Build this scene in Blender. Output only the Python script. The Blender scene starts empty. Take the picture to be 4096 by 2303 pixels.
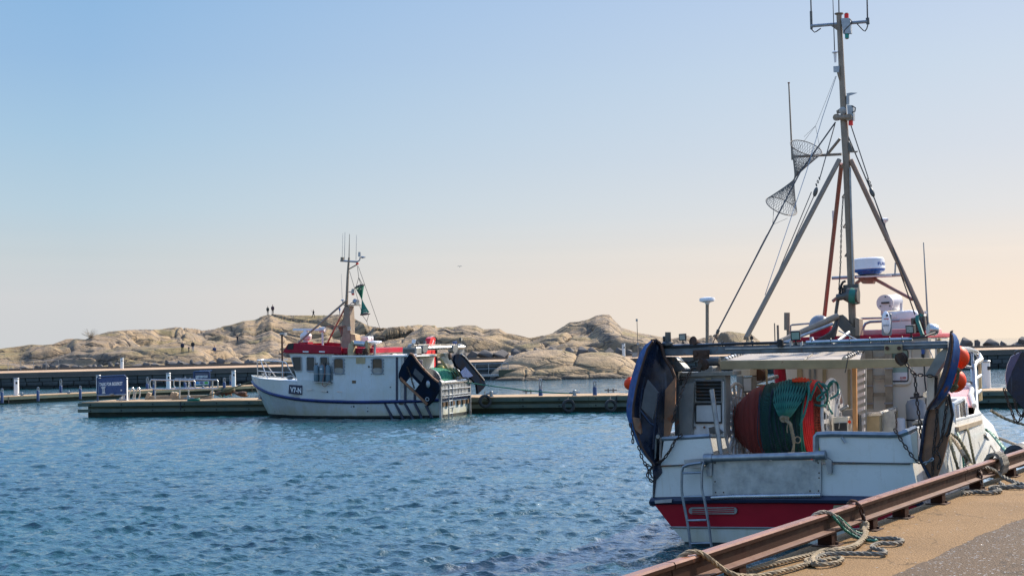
import bpy, bmesh, math, random
import numpy as np
from mathutils import Vector, Matrix
R = math.radians
random.seed(7)
rng = np.random.default_rng(11)
V = Vector
scene = bpy.context.scene
COL = scene.collection

# ------------------------------------------------------------------ camera geometry (used to survey the place)
F = 5689.0; CX = 2048.0; CY = 1151.5; H = 3.6
ROLL = R(1.2); PITCH = math.atan((1392 - CY) / F)
_f = V((0, math.cos(PITCH), math.sin(PITCH))); _u0 = V((0, -math.sin(PITCH), math.cos(PITCH))); _r0 = V((1, 0, 0))
_r = _r0 * math.cos(ROLL) - _u0 * math.sin(ROLL)
_u = _u0 * math.cos(ROLL) + _r0 * math.sin(ROLL)
CAM = V((0, 0, H))
def ray(px, py): return _f + _r * ((px - CX) / F) - _u * ((py - CY) / F)
def W(px, py, Y):
    d = ray(px, py); return CAM + d * (Y / d.y)
def G(px, py, z=0.0):
    d = ray(px, py); return CAM + d * ((z - H) / d.z)
def hor(px): return 1392 - math.tan(ROLL) * (px - CX)

class Frame:
    """a boat's own axes: x to starboard, y forward, z up"""
    def __init__(s, o, ang, lst=0):
        s.M = Matrix.Translation(o) @ Matrix.Rotation(ang, 4, 'Z') @ Matrix.Rotation(-lst, 4, 'Y')
        s.I = s.M.inverted()
        s.c = s.I @ CAM
    def _hit(s, px, py, ax, val):
        d = s.I.to_3x3() @ ray(px, py)
        return s.c + d * ((val - s.c[ax]) / d[ax])
    def u(s, px, py, u): return s._hit(px, py, 1, u)
    def v(s, px, py, v): return s._hit(px, py, 0, v)
    def w(s, px, py, w): return s._hit(px, py, 2, w)

# ------------------------------------------------------------------ mesh builder
def catmull(pts, step):
    P = [V(p) for p in pts]
    if len(P) < 3:
        n = max(1, int((P[1] - P[0]).length / step)); return [P[0].lerp(P[1], i / n) for i in range(n + 1)]
    Q = [P[0] * 2 - P[1]] + P + [P[-1] * 2 - P[-2]]
    out = []
    for i in range(1, len(Q) - 2):
        a, b, c, d = Q[i - 1:i + 3]
        n = max(1, int((c - b).length / step))
        for k in range(n):
            t = k / n
            out.append(0.5 * ((2 * b) + (c - a) * t + (2 * a - 5 * b + 4 * c - d) * t * t + (3 * b - a - 3 * c + d) * t ** 3))
    out.append(P[-1]); return out

def basis(d):
    d = d.normalized(); a = V((0, 0, 1)) if abs(d.z) < .9 else V((1, 0, 0))
    x = d.cross(a).normalized(); return x, d.cross(x).normalized()

def on_plane(fr, p1, p2, px, py, off=0.0):
    n = (p2 - p1).cross(V((0, 0, 1))).normalized(); d = fr.I.to_3x3() @ ray(px, py); k = ((p1 + n * off - fr.c).dot(n)) / d.dot(n); return fr.c + d * k
class MB:
    def __init__(s): s.vs = []; s.fs = []; s.ms = []; s.m = 0
    def add(s, vs, fs):
        o = len(s.vs); s.vs += [V(v) for v in vs]
        for f in fs: s.fs.append([i + o for i in f]); s.ms.append(s.m)
        return s
    def box(s, c, size, rot=None):
        c = V(c); h = V(size) * .5; vs = []
        for x in (-1, 1):
            for y in (-1, 1):
                for z in (-1, 1):
                    p = V((x * h.x, y * h.y, z * h.z)); vs.append(c + (rot @ p if rot else p))
        return s.add(vs, [(0, 1, 3, 2), (4, 6, 7, 5), (0, 4, 5, 1), (2, 3, 7, 6), (0, 2, 6, 4), (1, 5, 7, 3)])
    def beam(s, a, b, w, h, up=None):
        a = V(a); b = V(b); d = (b - a).normalized(); up = V(up) if up else V((0, 0, 1))
        if abs(d.dot(up)) > .98: up = V((0, 1, 0))
        x = d.cross(up).normalized() * (w / 2); z = x.cross(d).normalized() * (h / 2)
        vs = [p + i * x + k * z for p in (a, b) for i, k in ((-1, -1), (1, -1), (1, 1), (-1, 1))]
        return s.add(vs, [(3, 2, 1, 0), (4, 5, 6, 7), (0, 1, 5, 4), (1, 2, 6, 5), (2, 3, 7, 6), (3, 0, 4, 7)])
    def prism(s, poly, ext):
        n = len(poly); ext = V(ext); P = [V(p) for p in poly]
        return s.add(P + [p + ext for p in P], [list(range(n)), list(range(2 * n - 1, n - 1, -1))] + [(i, (i + 1) % n, n + (i + 1) % n, n + i) for i in range(n)])
    def face(s, poly): return s.add(poly, [list(range(len(poly)))])
    def tube(s, a, b, r0, r1=None, n=10, cap=True):
        a = V(a); b = V(b); r1 = r0 if r1 is None else r1; x, y = basis(b - a); vs = []
        for p, r in ((a, r0), (b, r1)):
            for k in range(n):
                t = 2 * math.pi * k / n; vs.append(p + x * (math.cos(t) * r) + y * (math.sin(t) * r))
        fs = [(k, (k + 1) % n, n + (k + 1) % n, n + k) for k in range(n)]
        if cap: fs += [list(range(n - 1, -1, -1)), list(range(n, 2 * n))]
        return s.add(vs, fs)
    def path(s, pts, r, n=6, closed=False, smooth=0):
        P = catmull(pts, smooth) if smooth else [V(p) for p in pts]
        if len(P) < 2: return s
        x = None; vs = []; L = len(P)
        for i, p in enumerate(P):
            d = (P[(i + 1) % L] - P[i - 1]) if closed else (P[min(i + 1, L - 1)] - P[max(i - 1, 0)])
            if d.length < 1e-7: d = V((0, 0, 1))
            d.normalize()
            if x is None: x, _ = basis(d)
            else:
                x = x - d * x.dot(d)
                if x.length < 1e-5: x, _ = basis(d)
                x.normalize()
            y = d.cross(x); rr = r(i / (L - 1)) if callable(r) else r
            for k in range(n):
                t = 2 * math.pi * k / n; vs.append(p + x * (math.cos(t) * rr) + y * (math.sin(t) * rr))
        fs = []
        for i in range(L if closed else L - 1):
            j = (i + 1) % L
            fs += [(i * n + k, i * n + (k + 1) % n, j * n + (k + 1) % n, j * n + k) for k in range(n)]
        if not closed: fs += [list(range(n - 1, -1, -1)), [(L - 1) * n + k for k in range(n)]]
        return s.add(vs, fs)
    def rope(s, pts, r, n=5, twist=9.0, strands=3, res=.3):
        """a laid rope: strands twisted round the smoothed path"""
        P = catmull(pts, r * .9); x = None; lay = [[] for _ in range(strands)]; acc = 0
        for i, p in enumerate(P):
            d = P[min(i + 1, len(P) - 1)] - P[max(i - 1, 0)]
            if d.length < 1e-7: continue
            d.normalize()
            if x is None: x, _ = basis(d)
            else: x = (x - d * x.dot(d)).normalized()
            y = d.cross(x)
            if i: acc += (p - P[i - 1]).length
            for q in range(strands):
                t = acc / (r * twist) * 2 * math.pi + q * 2 * math.pi / strands
                lay[q].append(p + (x * math.cos(t) + y * math.sin(t)) * (r * .5))
        for l in lay: s.path(l, r * .56, n)
        return s
    def lathe(s, c, axis, prof, n=20, wob=0):
        c = V(c); a = V(axis).normalized(); x, y = basis(a); vs = []; L = len(prof)
        for h, r in prof:
            for k in range(n):
                t = 2 * math.pi * k / n; vs.append(c + a * h + (x * math.cos(t) + y * math.sin(t)) * max(r, 1e-4))
        fs = [(i * n + k, i * n + (k + 1) % n, (i + 1) * n + (k + 1) % n, (i + 1) * n + k) for i in range(L - 1) for k in range(n)]
        fs += [list(range(n - 1, -1, -1)), [(L - 1) * n + k for k in range(n)]]
        return s.add(vs, fs)
    def torus(s, c, axis, R_, r, n=24, m=8, arc=1.0):
        x, y = basis(V(axis)); c = V(c); k = n if arc >= 1 else n + 1
        pts = [c + x * (math.cos(2 * math.pi * arc * i / n) * R_) + y * (math.sin(2 * math.pi * arc * i / n) * R_) for i in range(k)]
        return s.path(pts, r, m, closed=arc >= 1)
    def ell(s, c, rad, n=16, m=10, rot=None, top=1.0):
        c = V(c); vs = []
        for i in range(m + 1):
            ph = -math.pi / 2 + math.pi * i / m
            for k in range(n):
                t = 2 * math.pi * k / n
                p = V((math.cos(ph) * math.cos(t) * rad[0], math.cos(ph) * math.sin(t) * rad[1], math.sin(ph) * rad[2]))
                vs.append(c + (rot @ p if rot else p))
        return s.add(vs, [(i * n + k, i * n + (k + 1) % n, (i + 1) * n + (k + 1) % n, (i + 1) * n + k) for i in range(m) for k in range(n)])
    def grid(s, rows):
        n = len(rows[0]); L = len(rows)
        return s.add([p for r in rows for p in r], [(i * n + k, i * n + k + 1, (i + 1) * n + k + 1, (i + 1) * n + k) for i in range(L - 1) for k in range(n - 1)])
    def chain(s, pts, L=.11, w=.07, r=.012, n=5, seg=10):
        """links of bent bar, each turned a quarter against the next"""
        P = catmull(pts, .02); pitch = L - 2.2 * r; acc = 0; nxt = 0; k = 0; up = V((.3, .2, .9)).normalized()
        for i in range(1, len(P)):
            d = P[i] - P[i - 1]; l = d.length
            if l < 1e-8: continue
            while acc + l >= nxt:
                p = P[i - 1] + d * ((nxt - acc) / l); dd = d.normalized()
                x = dd.cross(up)
                if x.length < .05: x = dd.cross(V((1, 0, 0)))
                x.normalize(); y = dd.cross(x)
                side = x if k % 2 else y
                pl = []
                for q in range(seg):
                    t = 2 * math.pi * q / seg; ct, st = math.cos(t), math.sin(t)
                    pl.append(p + dd * ((L / 2 - w / 2) * (1 if ct > 0 else -1) + ct * (w / 2 - r)) + side * (st * (w / 2 - r)))
                s.path(pl, r, n, closed=True); nxt += pitch; k += 1
            acc += l
        return s

WM = {}
def setprops(o, label=None, cat=None, group=None, kind=None):
    if label: o['label'] = label
    if cat: o['category'] = cat
    if group: o['group'] = group
    if kind: o['kind'] = kind
    return o
def build(name, mb, mats, parent=None, space=None, smooth=35, label=None, cat=None, group=None, kind=None, bevel=0, origin=None):
    """one mesh object from a builder; coordinates are in SPACE (a matrix, default world)"""
    if not isinstance(mats, (list, tuple)): mats = [mats]
    S = space or Matrix()
    me = bpy.data.meshes.new(name); o = bpy.data.objects.new(name, me); COL.objects.link(o)
    if parent is not None:
        T = WM[parent].inverted() @ S; o.parent = parent; WM[o] = WM[parent].copy()
    else:
        wv = [S @ v for v in mb.vs]
        if origin is None:
            lo = [min(p[i] for p in wv) for i in range(3)]; hi = [max(p[i] for p in wv) for i in range(3)]
            origin = V(((lo[0] + hi[0]) / 2, (lo[1] + hi[1]) / 2, lo[2]))
        WM[o] = Matrix.Translation(origin); o.location = origin; T = WM[o].inverted() @ S
    me.from_pydata([T @ v for v in mb.vs], [], mb.fs)
    for m in mats: me.materials.append(m)
    if len(mats) > 1: me.polygons.foreach_set('material_index', mb.ms)
    bm = bmesh.new(); bm.from_mesh(me); bmesh.ops.recalc_face_normals(bm, faces=bm.faces); bm.to_mesh(me); bm.free()
    if smooth:
        me.polygons.foreach_set('use_smooth', [True] * len(me.polygons)); me.set_sharp_from_angle(angle=R(smooth))
    me.update()
    if bevel:
        b = o.modifiers.new('Bevel', 'BEVEL'); b.width = bevel; b.segments = 2; b.limit_method = 'ANGLE'; b.angle_limit = R(40)
    return setprops(o, label, cat, group, kind)
def empty(name, M, label=None, cat=None, group=None):
    o = bpy.data.objects.new(name, None); COL.objects.link(o); o.empty_display_size = .2
    if not isinstance(M, Matrix): M = Matrix.Translation(M)
    o.matrix_world = M; WM[o] = M.copy(); return setprops(o, label, cat, group)
def copy_tree(o, M=None, parent=None, label=None, group=None):
    c = o.copy(); COL.objects.link(c); WM[c] = WM[o].copy()
    if parent: c.parent = parent
    if M is not None: c.matrix_world = M; WM[c] = M.copy()
    if label: c['label'] = label
    if group: c['group'] = group
    for ch in [x for x in KIDS.get(o, [])]: copy_tree(ch, None, c)
    return c
KIDS = {}
_b0 = build
def build(name, mb, mats, parent=None, **k):
    o = _b0(name, mb, mats, parent, **k)
    if parent is not None: KIDS.setdefault(parent, []).append(o)
    return o

def text_mb(txt, p0, xd, yd, height, width=None, mb=None, lift=V((0, 0, 0)), wrap=None):
    """lettering as mesh on the plane p0 + x*xd + y*yd; WIDTH stretches it to fit"""
    cu = bpy.data.curves.new('lettering', 'FONT'); cu.body = txt; cu.size = 1; cu.resolution_u = 3
    try: cu.offset = .03
    except Exception: pass
    o = bpy.data.objects.new('lettering', cu); COL.objects.link(o)
    dg = bpy.context.evaluated_depsgraph_get(); me = bpy.data.meshes.new_from_object(o.evaluated_get(dg))
    bpy.data.objects.remove(o); bpy.data.curves.remove(cu)
    xs = [v.co.x for v in me.vertices]; ys = [v.co.y for v in me.vertices]
    w = max(xs) - min(xs); x0 = min(xs); sy = height / .73; sx = width / w if width else sy
    mb = mb or MB(); vs = []
    for v in me.vertices:
        x = (v.co.x - x0) * sx; y = v.co.y * sy
        vs.append(wrap(x, y) if wrap else V(p0) + V(xd) * x + V(yd) * y + lift)
    mb.add(vs, [list(p.vertices) for p in me.polygons]); bpy.data.meshes.remove(me)
    return mb

# ------------------------------------------------------------------ materials
def nodes(name):
    m = bpy.data.materials.new(name); m.use_nodes = True; t = m.node_tree
    return m, t, t.nodes['Principled BSDF']
def N(t, kind, **k):
    n = t.nodes.new(kind)
    for a, b in k.items():
        if a.startswith('i_'):
            n.inputs[a[2:].replace('_', ' ')].default_value = b
        else: setattr(n, a, b)
    return n
def noise(t, vec, scale, detail=6, rough=.55, dist=0):
    n = N(t, 'ShaderNodeTexNoise'); n.inputs['Scale'].default_value = scale; n.inputs['Detail'].default_value = detail
    n.inputs['Roughness'].default_value = rough; n.inputs['Distortion'].default_value = dist
    t.links.new(vec, n.inputs['Vector']); return n.outputs['Fac']
def ramp(t, fac, lo, hi, a=0.0, b=1.0):
    n = N(t, 'ShaderNodeMapRange'); n.inputs['From Min'].default_value = lo; n.inputs['From Max'].default_value = hi
    n.inputs['To Min'].default_value = a; n.inputs['To Max'].default_value = b; t.links.new(fac, n.inputs['Value']); return n.outputs['Result']
def c4(c): return (c[0], c[1], c[2], 1)
def mix(t, fac, a, b, mode='MIX'):
    n = N(t, 'ShaderNodeMix', data_type='RGBA', blend_type=mode)
    for s, v in ((0, fac), (6, a), (7, b)):
        if isinstance(v, (int, float)): n.inputs[s].default_value = v
        elif isinstance(v, tuple): n.inputs[s].default_value = c4(v)
        else: t.links.new(v, n.inputs[s])
    return n.outputs[2]
def math_(t, op, a, b=0.0):
    n = N(t, 'ShaderNodeMath', operation=op)
    for i, v in enumerate((a, b)):
        if isinstance(v, (int, float)): n.inputs[i].default_value = v
        else: t.links.new(v, n.inputs[i])
    return n.outputs[0]
def coords(t, scale=None):
    tc = N(t, 'ShaderNodeTexCoord')
    if scale is None: return tc.outputs['Object']
    mp = N(t, 'ShaderNodeMapping'); mp.inputs['Scale'].default_value = scale
    t.links.new(tc.outputs['Object'], mp.inputs['Vector']); return mp.outputs['Vector']
def bump(t, b, h, strength=.3, dist=.02):
    n = N(t, 'ShaderNodeBump'); n.inputs['Strength'].default_value = strength; n.inputs['Distance'].default_value = dist
    t.links.new(h, n.inputs['Height']); t.links.new(n.outputs['Normal'], b.inputs['Normal'])
def pm(name, c, c2=None, sc=2.5, rough=.5, metal=0., rust=0., rustc=(.13, .045, .016), rsc=3., streak=0., streakc=(.2, .13, .06), bmp=0., bsc=40., lo=.35, hi=.65, coat=0., spec=None, stain=None, scuff=0.):
    """painted / bare / worn surface: two tones, rust blotches, vertical run stains, fine bump"""
    m, t, b = nodes(name); co = coords(t)
    col = c4(c)
    if c2 is not None:
        out = mix(t, ramp(t, noise(t, co, sc, 8, .62), lo, hi), c, c2)
    else:
        out = mix(t, ramp(t, noise(t, co, sc, 7), .3, .7), tuple(x * .88 for x in c), tuple(min(1, x * 1.08) for x in c))
    rg = ramp(t, noise(t, co, sc * 3, 5), .3, .7, max(.05, rough - .12), min(1, rough + .12))
    if streak:
        sv = coords(t, (9, 9, .7)); s = ramp(t, noise(t, sv, 1.6, 6, .6), .58, .8, 0, streak); out = mix(t, s, out, streakc)
    if scuff:
        q = noise(t, coords(t, (3, 3, 1.2)), 4.5, 10, .75); out = mix(t, ramp(t, q, .64, .7, 0, scuff), out, (.16, .14, .11))
    if stain:   # grime that climbs from the waterline
        sz = N(t, 'ShaderNodeSeparateXYZ'); t.links.new(co, sz.inputs[0]); k = math_(t, 'ADD', sz.outputs['Z'], ramp(t, noise(t, coords(t, (1.2, 1.2, .5)), 2.2, 7, .65), .3, .7, -.3, .3)); out = mix(t, ramp(t, k, stain[0], stain[1], stain[2], 0), out, stain[3])
    if rust:
        r = noise(t, co, rsc, 10, .68); k = ramp(t, r, .66 - .3 * rust, .72 - .26 * rust); out = mix(t, k, out, mix(t, noise(t, co, rsc * 9, 3), rustc, tuple(x * 2.2 for x in rustc)))
        mt = math_(t, 'SUBTRACT', 1.0, k); mt = math_(t, 'MULTIPLY', mt, metal); t.links.new(mt, b.inputs['Metallic'])
        rg = mix(t, k, rg, (.85, .85, .85))
    else: b.inputs['Metallic'].default_value = metal
    t.links.new(out, b.inputs['Base Color']); t.links.new(rg, b.inputs['Roughness'])
    if bmp: bump(t, b, noise(t, co, bsc, 5), bmp, .01)
    if coat: b.inputs['Coat Weight'].default_value = coat
    if spec is not None: b.inputs['Specular IOR Level'].default_value = spec
    return m

MT = {}
def mk():
    M = MT
    M['white'] = pm('white_paint', (.74, .74, .72), (.62, .61, .57), 1.3, .35, streak=.35, streakc=(.42, .33, .2), lo=.45, hi=.8)
    M['cream'] = pm('cream_paint', (.62, .56, .45), (.5, .43, .32), 1.5, .45, streak=.3, lo=.4, hi=.8)
    M['hullwhite'] = pm('white_hull_gelcoat', (.68, .68, .64), (.57, .56, .48), .8, .3, stain=(.15, .75, .55, (.42, .38, .2)), scuff=.35, streak=.5, streakc=(.4, .3, .16), lo=.45, hi=.8)
    M['farwhite'] = pm('shade_blue_white_hull', (.56, .6, .61), (.5, .52, .48), .8, .32, stain=(.15, .75, .55, (.4, .36, .17)), scuff=.3, streak=.5, streakc=(.4, .28, .14))  # white hull paint darkened and blued to carry the far boat's shade
    M['red'] = pm('red_paint', (.36, .008, .03), (.26, .006, .02), 1.2, .5, spec=.25, streak=.15, streakc=(.2, .02, .02))
    M['hullred'] = pm('red_hull_paint', (.40, .006, .02), (.3, .005, .015), 1.0, .5, spec=.2, rust=.03, rsc=9)
    M['navy'] = pm('navy_rubber', (.012, .02, .05), (.02, .03, .06), 4, .45)
    M['brightblue'] = pm('blue_rub_rail_paint', (.01, .03, .16), (.012, .02, .08), 2, .35)
    M['black'] = pm('black_antifouling', (.012, .014, .016), (.02, .03, .025), 3, .6)
    M['galv'] = pm('galvanised_steel', (.36, .38, .39), (.24, .26, .28), 6, .42, .75, bmp=.05)
    M['alu'] = pm('bare_aluminium_sheet', (.45, .47, .47), (.28, .3, .3), 5, .42, .55, streak=.35, streakc=(.18, .18, .16))
    M['steel'] = pm('polished_steel_tube', (.52, .52, .51), (.4, .4, .39), 5, .26, .85)
    M['darksteel'] = pm('dark_worn_steel', (.07, .08, .085), (.13, .12, .1), 5, .45, .5, rust=.25, rsc=5, bmp=.1)
    M['mast'] = pm('mast_grey_paint', (.27, .215, .155), (.2, .155, .11), 4, .55, .0, streak=.2, streakc=(.2, .12, .05))
    M['mastred'] = pm('weathered_red_paint', (.3, .1, .07), (.24, .14, .1), 3, .5, .1)
    M['wire'] = pm('wire_rope', (.06, .06, .06), None, 8, .5, .4)
    M['rust'] = pm('rusty_iron', (.1, .045, .024), (.05, .03, .022), 6, .75, .25, bmp=.25, bsc=30)
    M['chain'] = pm('rusty_chain', (.075, .045, .032), (.04, .035, .03), 9, .55, .5)
    M['doorblue'] = pm('blue_door_paint_worn', (.006, .075, .25), (.003, .035, .13), 3, .5, spec=.1, rust=.26, rsc=4, scuff=.0, streak=.3, streakc=(.38, .46, .56))
    M['doordark'] = pm('dark_blue_steel_plate', (.010, .024, .06), (.016, .018, .023), 2.2, .3, .2, scuff=.0, streak=.25, streakc=(.3, .36, .45), rust=.24, rsc=2.2, rustc=(.03, .022, .02), bmp=.15, bsc=12)
    M['doorface'] = pm('dark_navy_steel_plate', (.02, .035, .06), (.025, .027, .03), 2.2, .5, .0, rust=.18, rsc=2.2, rustc=(.045, .03, .024), bmp=.1, bsc=12)
    M['beamsteel'] = pm('blue_grey_worn_beam', (.13, .165, .19), (.08, .09, .1), 4, .5, .2, rust=.18, rsc=5)
    M['doorflat'] = pm('dark_blue_door_paint', (.008, .017, .033), (.013, .013, .016), 2.2, .8, spec=.0, rust=.04, rsc=3, rustc=(.05, .03, .02))
    M['doorrust'] = pm('rusted_door_plate', (.36, .15, .065), (.14, .075, .045), 2.6, .6, .0, bmp=.3, bsc=18, rust=.3, rustc=(.14, .04, .012))
    M['doorgrey'] = pm('grey_wear_plate', (.10, .1, .1), (.07, .07, .075), 4, .6, .0, rust=.1, rsc=6, spec=.3)
    M['plywhite'] = pm('white_patch_plate', (.62, .62, .6), (.5, .5, .48), 3, .5, rust=.04, rsc=8)
    M['orange'] = pm('orange_red_buoy_vinyl', (.80, .05, .008), (.68, .06, .012), 5, .5, spec=.2)
    M['orangepost'] = pm('varnished_orange_post', (.5, .24, .08), (.38, .18, .06), 4, .5)
    M['wood'] = pm('weathered_timber', (.38, .3, .2), (.26, .2, .13), 4, .75, bmp=.2)
    M['beam'] = pm('khaki_painted_beam', (.46, .35, .19), (.34, .26, .14), 3, .55, rust=.1, rsc=5)
    M['canopy'] = pm('pale_canopy_tarpaulin', (.6, .56, .52), (.5, .46, .42), 1.6, .6)
    M['casing'] = pm('grey_weathered_casing', (.32, .31, .28), (.2, .2, .18), 2.5, .5, .2, streak=.4, streakc=(.1, .1, .09))
    M['dark'] = pm('dark_cavity', (.012, .013, .014), None, 4, .6)
    M['rubber'] = pm('black_tyre_rubber', (.018, .018, .018), (.03, .03, .028), 5, .75, bmp=.2)
    M['glass'] = nodes('window_glass')[0]; b = M['glass'].node_tree.nodes['Principled BSDF']
    b.inputs['Base Color'].default_value = (.025, .045, .05, 1); b.inputs['Roughness'].default_value = .08; b.inputs['Specular IOR Level'].default_value = .35
    M['glasslit'] = pm('pale_green_window', (.30, .40, .32), (.25, .34, .28), 2, .2); M['wallcream'] = pm('cream_white_wall', (.74, .66, .54), (.66, .58, .46), 1.4, .5, streak=.2); M['deckpale'] = pm('pale_worn_deck', (.5, .46, .4), (.38, .35, .3), 2, .7)
    M['interior'] = pm('brown_cabin_interior', (.13, .075, .035), (.07, .045, .025), 3, .5)
    M['gasblue'] = pm('blue_grey_cylinder_paint', (.13, .2, .24), (.1, .16, .19), 3, .4)
    M['gasgrey'] = pm('grey_cylinder_paint', (.24, .26, .28), (.18, .2, .22), 3, .4)
    M['radome'] = pm('white_gloss_plastic', (.75, .76, .78), None, 3, .25)
    M['radomeblue'] = pm('blue_plastic', (.02, .1, .36), None, 3, .3)
    M['pinkwhite'] = pm('off_white_plastic', (.7, .66, .64), None, 3, .35)
    M['lens_red'] = pm('red_lamp_lens', (.75, .012, .008), None, 3, .15)
    M['lens_green'] = pm('green_lamp_lens', (.005, .24, .2), None, 3, .15)
    M['lamp'] = pm('lamp_glass', (.42, .44, .38), (.2, .22, .2), 40, .15)
    M['ropetan'] = pm('tan_rope_fibre', (.3, .23, .14), (.2, .16, .1), 14, .9, bmp=.3, bsc=120)
    M['ropegrey'] = pm('grey_weathered_rope', (.24, .21, .16), (.15, .14, .11), 14, .9, bmp=.3, bsc=120)
    M['ropegreen'] = pm('green_poly_rope', (.015, .2, .12), (.02, .13, .09), 10, .55)
    M['ropeteal'] = pm('teal_poly_rope', (.012, .125, .105), (.015, .17, .12), 10, .55)
    M['ropeolive'] = pm('olive_old_rope', (.14, .13, .06), (.1, .09, .05), 10, .9)
    M['signblue'] = pm('blue_sign_paint', (.02, .055, .16), (.025, .07, .2), 1.2, .3)
    M['signgrey'] = pm('slate_sign_paint', (.07, .08, .13), None, 1.2, .4)
    M['pileblue'] = pm('blue_pile_paint', (.02, .05, .14), (.015, .04, .1), 2, .4)
    M['letter'] = pm('white_lettering', (.78, .79, .78), None, 3, .5)
    M['redletter'] = pm('red_lettering', (.5, .05, .04), None, 3, .5)
    M['cranered'] = pm('red_crane_paint', (.6, .012, .015), (.5, .01, .012), 2, .3)
    M['skin'] = pm('skin', (.45, .28, .2), None, 3, .6)
mk()
def deckmat(name, c, c2, sc=.8, planks=0, dark=.0, alg=None):
    m, t, b = nodes(name); co = coords(t)
    out = mix(t, ramp(t, noise(t, co, sc, 8, .65), .35, .65), c, c2)
    out = mix(t, ramp(t, noise(t, co, sc * 14, 6, .7), .25, .75, 0, .35), out, tuple(x * .55 for x in c))
    if alg:   # weed and slime up to a tide mark
        g = N(t, 'ShaderNodeNewGeometry'); s = N(t, 'ShaderNodeSeparateXYZ'); t.links.new(g.outputs['Position'], s.inputs[0])
        k = math_(t, 'ADD', s.outputs['Z'], ramp(t, noise(t, co, 1.6, 6), .3, .7, -.16, .16))
        out = mix(t, ramp(t, k, alg[0], alg[1], 1, 0), out, alg[2])
    t.links.new(out, b.inputs['Base Color']); b.inputs['Roughness'].default_value = .85
    bump(t, b, noise(t, co, sc * 30, 6, .7), .3, .01); return m
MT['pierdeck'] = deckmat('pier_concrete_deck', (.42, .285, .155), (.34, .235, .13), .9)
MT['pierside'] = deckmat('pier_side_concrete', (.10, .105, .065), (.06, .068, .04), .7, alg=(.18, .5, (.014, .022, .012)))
MT['whaler'] = deckmat('pier_whaler_timber', (.14, .15, .10), (.07, .11, .095), .9)
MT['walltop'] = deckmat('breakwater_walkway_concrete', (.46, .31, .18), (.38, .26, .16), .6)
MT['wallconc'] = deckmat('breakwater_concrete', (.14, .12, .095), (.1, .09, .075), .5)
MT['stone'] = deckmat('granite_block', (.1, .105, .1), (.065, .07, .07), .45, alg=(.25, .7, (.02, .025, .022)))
MT['boulder'] = deckmat('dark_granite_boulder', (.16, .145, .13), (.085, .08, .078), .35)
# ------------------------------------------------------------------ camera, sky, sun
cam = bpy.data.cameras.new('camera'); co_ = bpy.data.objects.new('camera', cam); COL.objects.link(co_)
cam.sensor_width = 36; cam.lens = F / 4096 * 36; cam.clip_start = .1; cam.clip_end = 60000
co_.matrix_world = Matrix.Translation(CAM) @ Matrix((_r, _u, -_f)).transposed().to_4x4(); scene.camera = co_
SUN_AZ = R(52); SUN_EL = R(38)           # azimuth clockwise from +Y
world = bpy.data.worlds.new('World'); scene.world = world; world.use_nodes = True
wt = world.node_tree; bg = wt.nodes['Background']
sky = wt.nodes.new('ShaderNodeTexSky'); sky.sky_type = 'NISHITA'; sky.sun_disc = False
sky.sun_elevation = SUN_EL; sky.sun_rotation = SUN_AZ; sky.altitude = 0; sky.air_density = 1.0; sky.dust_density = SKY_DUST if 'SKY_DUST' in globals() else 1.6; sky.ozone_density = 1.2
tcw = wt.nodes.new('ShaderNodeTexCoord'); sp = wt.nodes.new('ShaderNodeSeparateXYZ'); wt.links.new(tcw.outputs['Generated'], sp.inputs[0])
# a hazy spring sky: the low air is pale and warm, more so towards the sun; above it the clear sky
EXPO = .86; SKYK = .15
def lin(c): return tuple(((x / 255 + .055) / 1.055) ** 2.4 if x > 10 else x / 255 / 12.92 for x in c)
def lowair(stops):
    n = wt.nodes.new('ShaderNodeValToRGB'); e = n.color_ramp.elements
    while len(e) < len(stops): e.new(.5)
    for el, (z, c) in zip(e, stops): el.position = z / .26; el.color = c4(tuple(v / (SKYK * 2 ** EXPO) / 5 for v in lin(c)))
    wt.links.new(ramp(wt, sp.outputs['Z'], 0, .26), n.inputs['Fac']); return n.outputs['Color']
dotn = wt.nodes.new('ShaderNodeVectorMath'); dotn.operation = 'DOT_PRODUCT'; wt.links.new(tcw.outputs['Generated'], dotn.inputs[0])
dotn.inputs[1].default_value = (math.sin(SUN_AZ), math.cos(SUN_AZ), 0)
side = ramp(wt, dotn.outputs['Value'], .36, .86)
away = lowair([(0, (206, 208, 210)), (.04, (209, 211, 213)), (.068, (199, 209, 214)), (.1, (186, 208, 222)), (.15, (168, 200, 225)), (.2, (152, 189, 225)), (.26, (139, 182, 224))])
near = lowair([(0, (253, 235, 213)), (.035, (249, 232, 215)), (.06, (242, 231, 220)), (.088, (230, 229, 229)), (.13, (218, 224, 233)), (.185, (208, 221, 236)), (.25, (195, 212, 238))])
haze = mix(wt, side, away, near); haze5 = wt.nodes.new('ShaderNodeVectorMath'); haze5.operation = 'SCALE'; haze5.inputs['Scale'].default_value = 5; wt.links.new(haze, haze5.inputs[0])
colr = mix(wt, ramp(wt, sp.outputs['Z'], .24, .42), haze5.outputs[0], mix(wt, 1.0, sky.outputs[0], (1.12, 1.28, 1.46), 'MULTIPLY'))
mpw = wt.nodes.new('ShaderNodeMapping'); mpw.inputs['Scale'].default_value = (1.6, 1.6, 55); wt.links.new(tcw.outputs['Generated'], mpw.inputs[0])
cir = ramp(wt, noise(wt, mpw.outputs[0], 1.2, 4, .5), .45, .7, 0, .5)
cir = math_(wt, 'MULTIPLY', cir, ramp(wt, sp.outputs['Z'], .035, .055)); cir = math_(wt, 'MULTIPLY', cir, ramp(wt, sp.outputs['Z'], .10, .06))
colr = mix(wt, cir, colr, mix(wt, 1.0, colr, (1.06, 1.04, 1.02), 'MULTIPLY'))
wt.links.new(colr, bg.inputs['Color']); bg.inputs['Strength'].default_value = SKYK
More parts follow.
